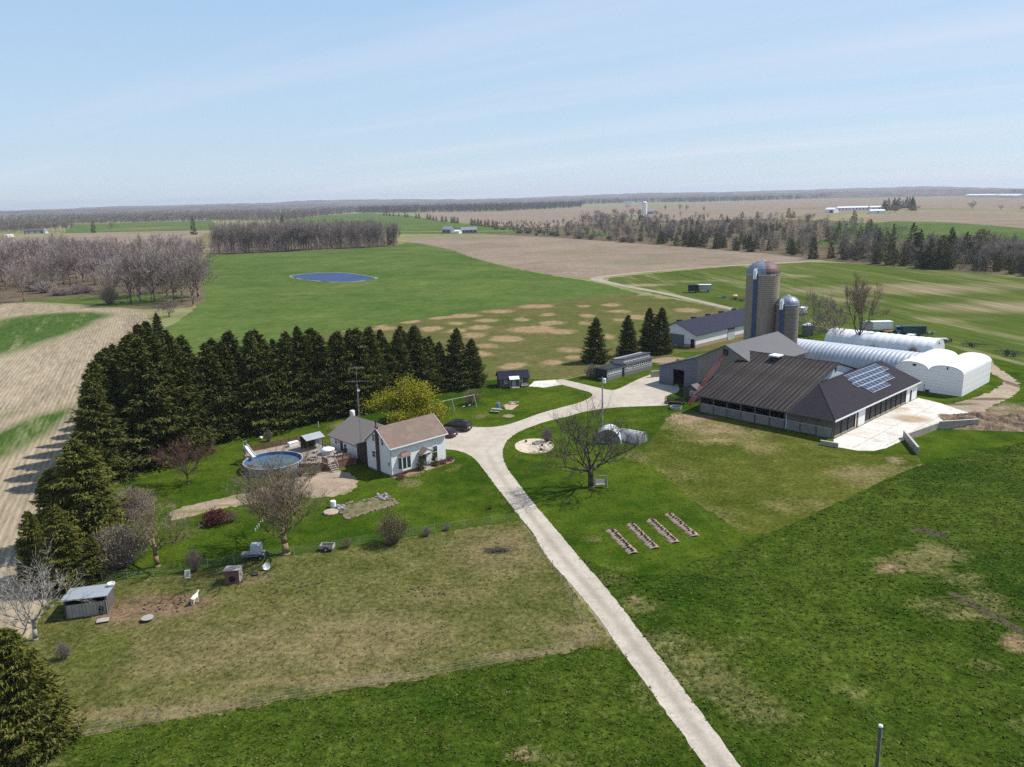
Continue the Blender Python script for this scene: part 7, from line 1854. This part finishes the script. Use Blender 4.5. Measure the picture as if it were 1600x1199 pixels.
simple_barn('far_house', 'grey farm shed under the trees at far left', 40, 70, (366, 364.8), 5.5, 12, M_gwall, M_greyroof, .4, 'house', wins=3)
simple_barn('far_house', 'white house end under the trees at far left', 71, 75.5, (365, 364.8), 5, 9, M_fwall, M_gwall, .6, 'house')
simple_barn('far_house', 'white vehicle shed by the road at far left', 12, 22, (371, 370.2), 3, 7, M_fwall, M_fwall, .2, 'house')
simple_barn('far_barn', 'white barn roof above the forest on the left horizon', 163, 183, (329.4, 329), 12, 40, M_fwall, M_fwall, .2)
simple_barn('far_barn', 'white barn on the horizon behind the left forest', 371, 383, (321.6, 321.4), 14, 40, M_fwall, M_fwall, .2)
simple_barn('far_barn', 'pale barn roof on the left horizon beside a pond', 299, 307, (323.4, 323.2), 12, 30, M_fwall, M_gwall, .2)

# ---- hills closing the horizon
def ridge(name, d, prof, depth, m, seed):
    """long wooded ridge at distance d; prof = heights along the azimuth"""
    g = np.random.default_rng(seed); n_ = 220; vs = []
    az_ = np.linspace(-.72, .72, n_)
    hh = np.interp(az_, [p[0] for p in prof], [p[1] for p in prof])
    w_ = np.cumsum(g.normal(0, 1, n_)); w_ -= np.linspace(w_[0], w_[-1], n_)
    hh = hh * (1 + .05 * w_ / (np.abs(w_).max() + 1e-6)) + g.normal(0, d * .00022, n_)
    rows_ = [(0, -2), (.25, .55), (.55, 1.0), (1.0, .85)]
    for f, k in rows_:
        for a, h in zip(az_, hh): r = d + depth * f; vs.append((r * math.sin(a), r * math.cos(a), h * k if k > 0 else k))
    fs = [(j*n_ + i, j*n_ + i + 1, (j+1)*n_ + i + 1, (j+1)*n_ + i) for j in range(3) for i in range(n_ - 1)]
    o = child(name, mesh_np(name, vs, fs, m, True), None); o['kind'] = 'structure'
    return o
M_hill = groundmat('wooded_hill', (0.115, 0.098, 0.085), (0.145, 0.122, 0.10), (0.24, 0.22, 0.12), fine=.02, mid=.004, large=.0009, bump=0, lum=.3)
azp = lambda px: math.atan2(ray(px, 310)[0], ray(px, 310)[1])
def hprof(L, d): return [(azp(px), max(2, CZ + (HZ(px) - py) * d / F)) for px, py in L]
ridge('hills', 5200, hprof([(-200,334),(0,331),(150,327),(300,323),(500,319),(700,315),(800,312.5),(950,309),(1100,304),(1300,300),(1450,296.5),(1600,296),(1800,293)], 5200), 900, M_hill, 1)
ridge('hills', 8200, hprof([(-200,333),(0,329.5),(110,326),(180,322.5),(300,320.5),(420,317),(500,313),(640,311.5),(720,311.5),(800,310),(930,305),(1000,302),(1120,300.5),(1250,297),(1370,293.5),(1450,291.5),(1520,293),(1600,295),(1800,294)], 8200), 1500, M_hill, 2)

# ---- the air
hz_m = bpy.data.materials.new('air'); hz_m.use_nodes = True
hn, hl = hz_m.node_tree.nodes, hz_m.node_tree.links
hn.clear(); ho = hn.new('ShaderNodeOutputMaterial'); pv = hn.new('ShaderNodeVolumePrincipled')
pv.inputs['Color'].default_value = (0.80, 0.87, 1.0, 1); pv.inputs['Density'].default_value = 0.000075; pv.inputs['Anisotropy'].default_value = 0.2
hl.new(pv.outputs[0], ho.inputs['Volume'])
b = MB().box(-11000, -900, -1.5, 11000, 11000, 130).build('haze', hz_m, None); b['kind'] = 'stuff'
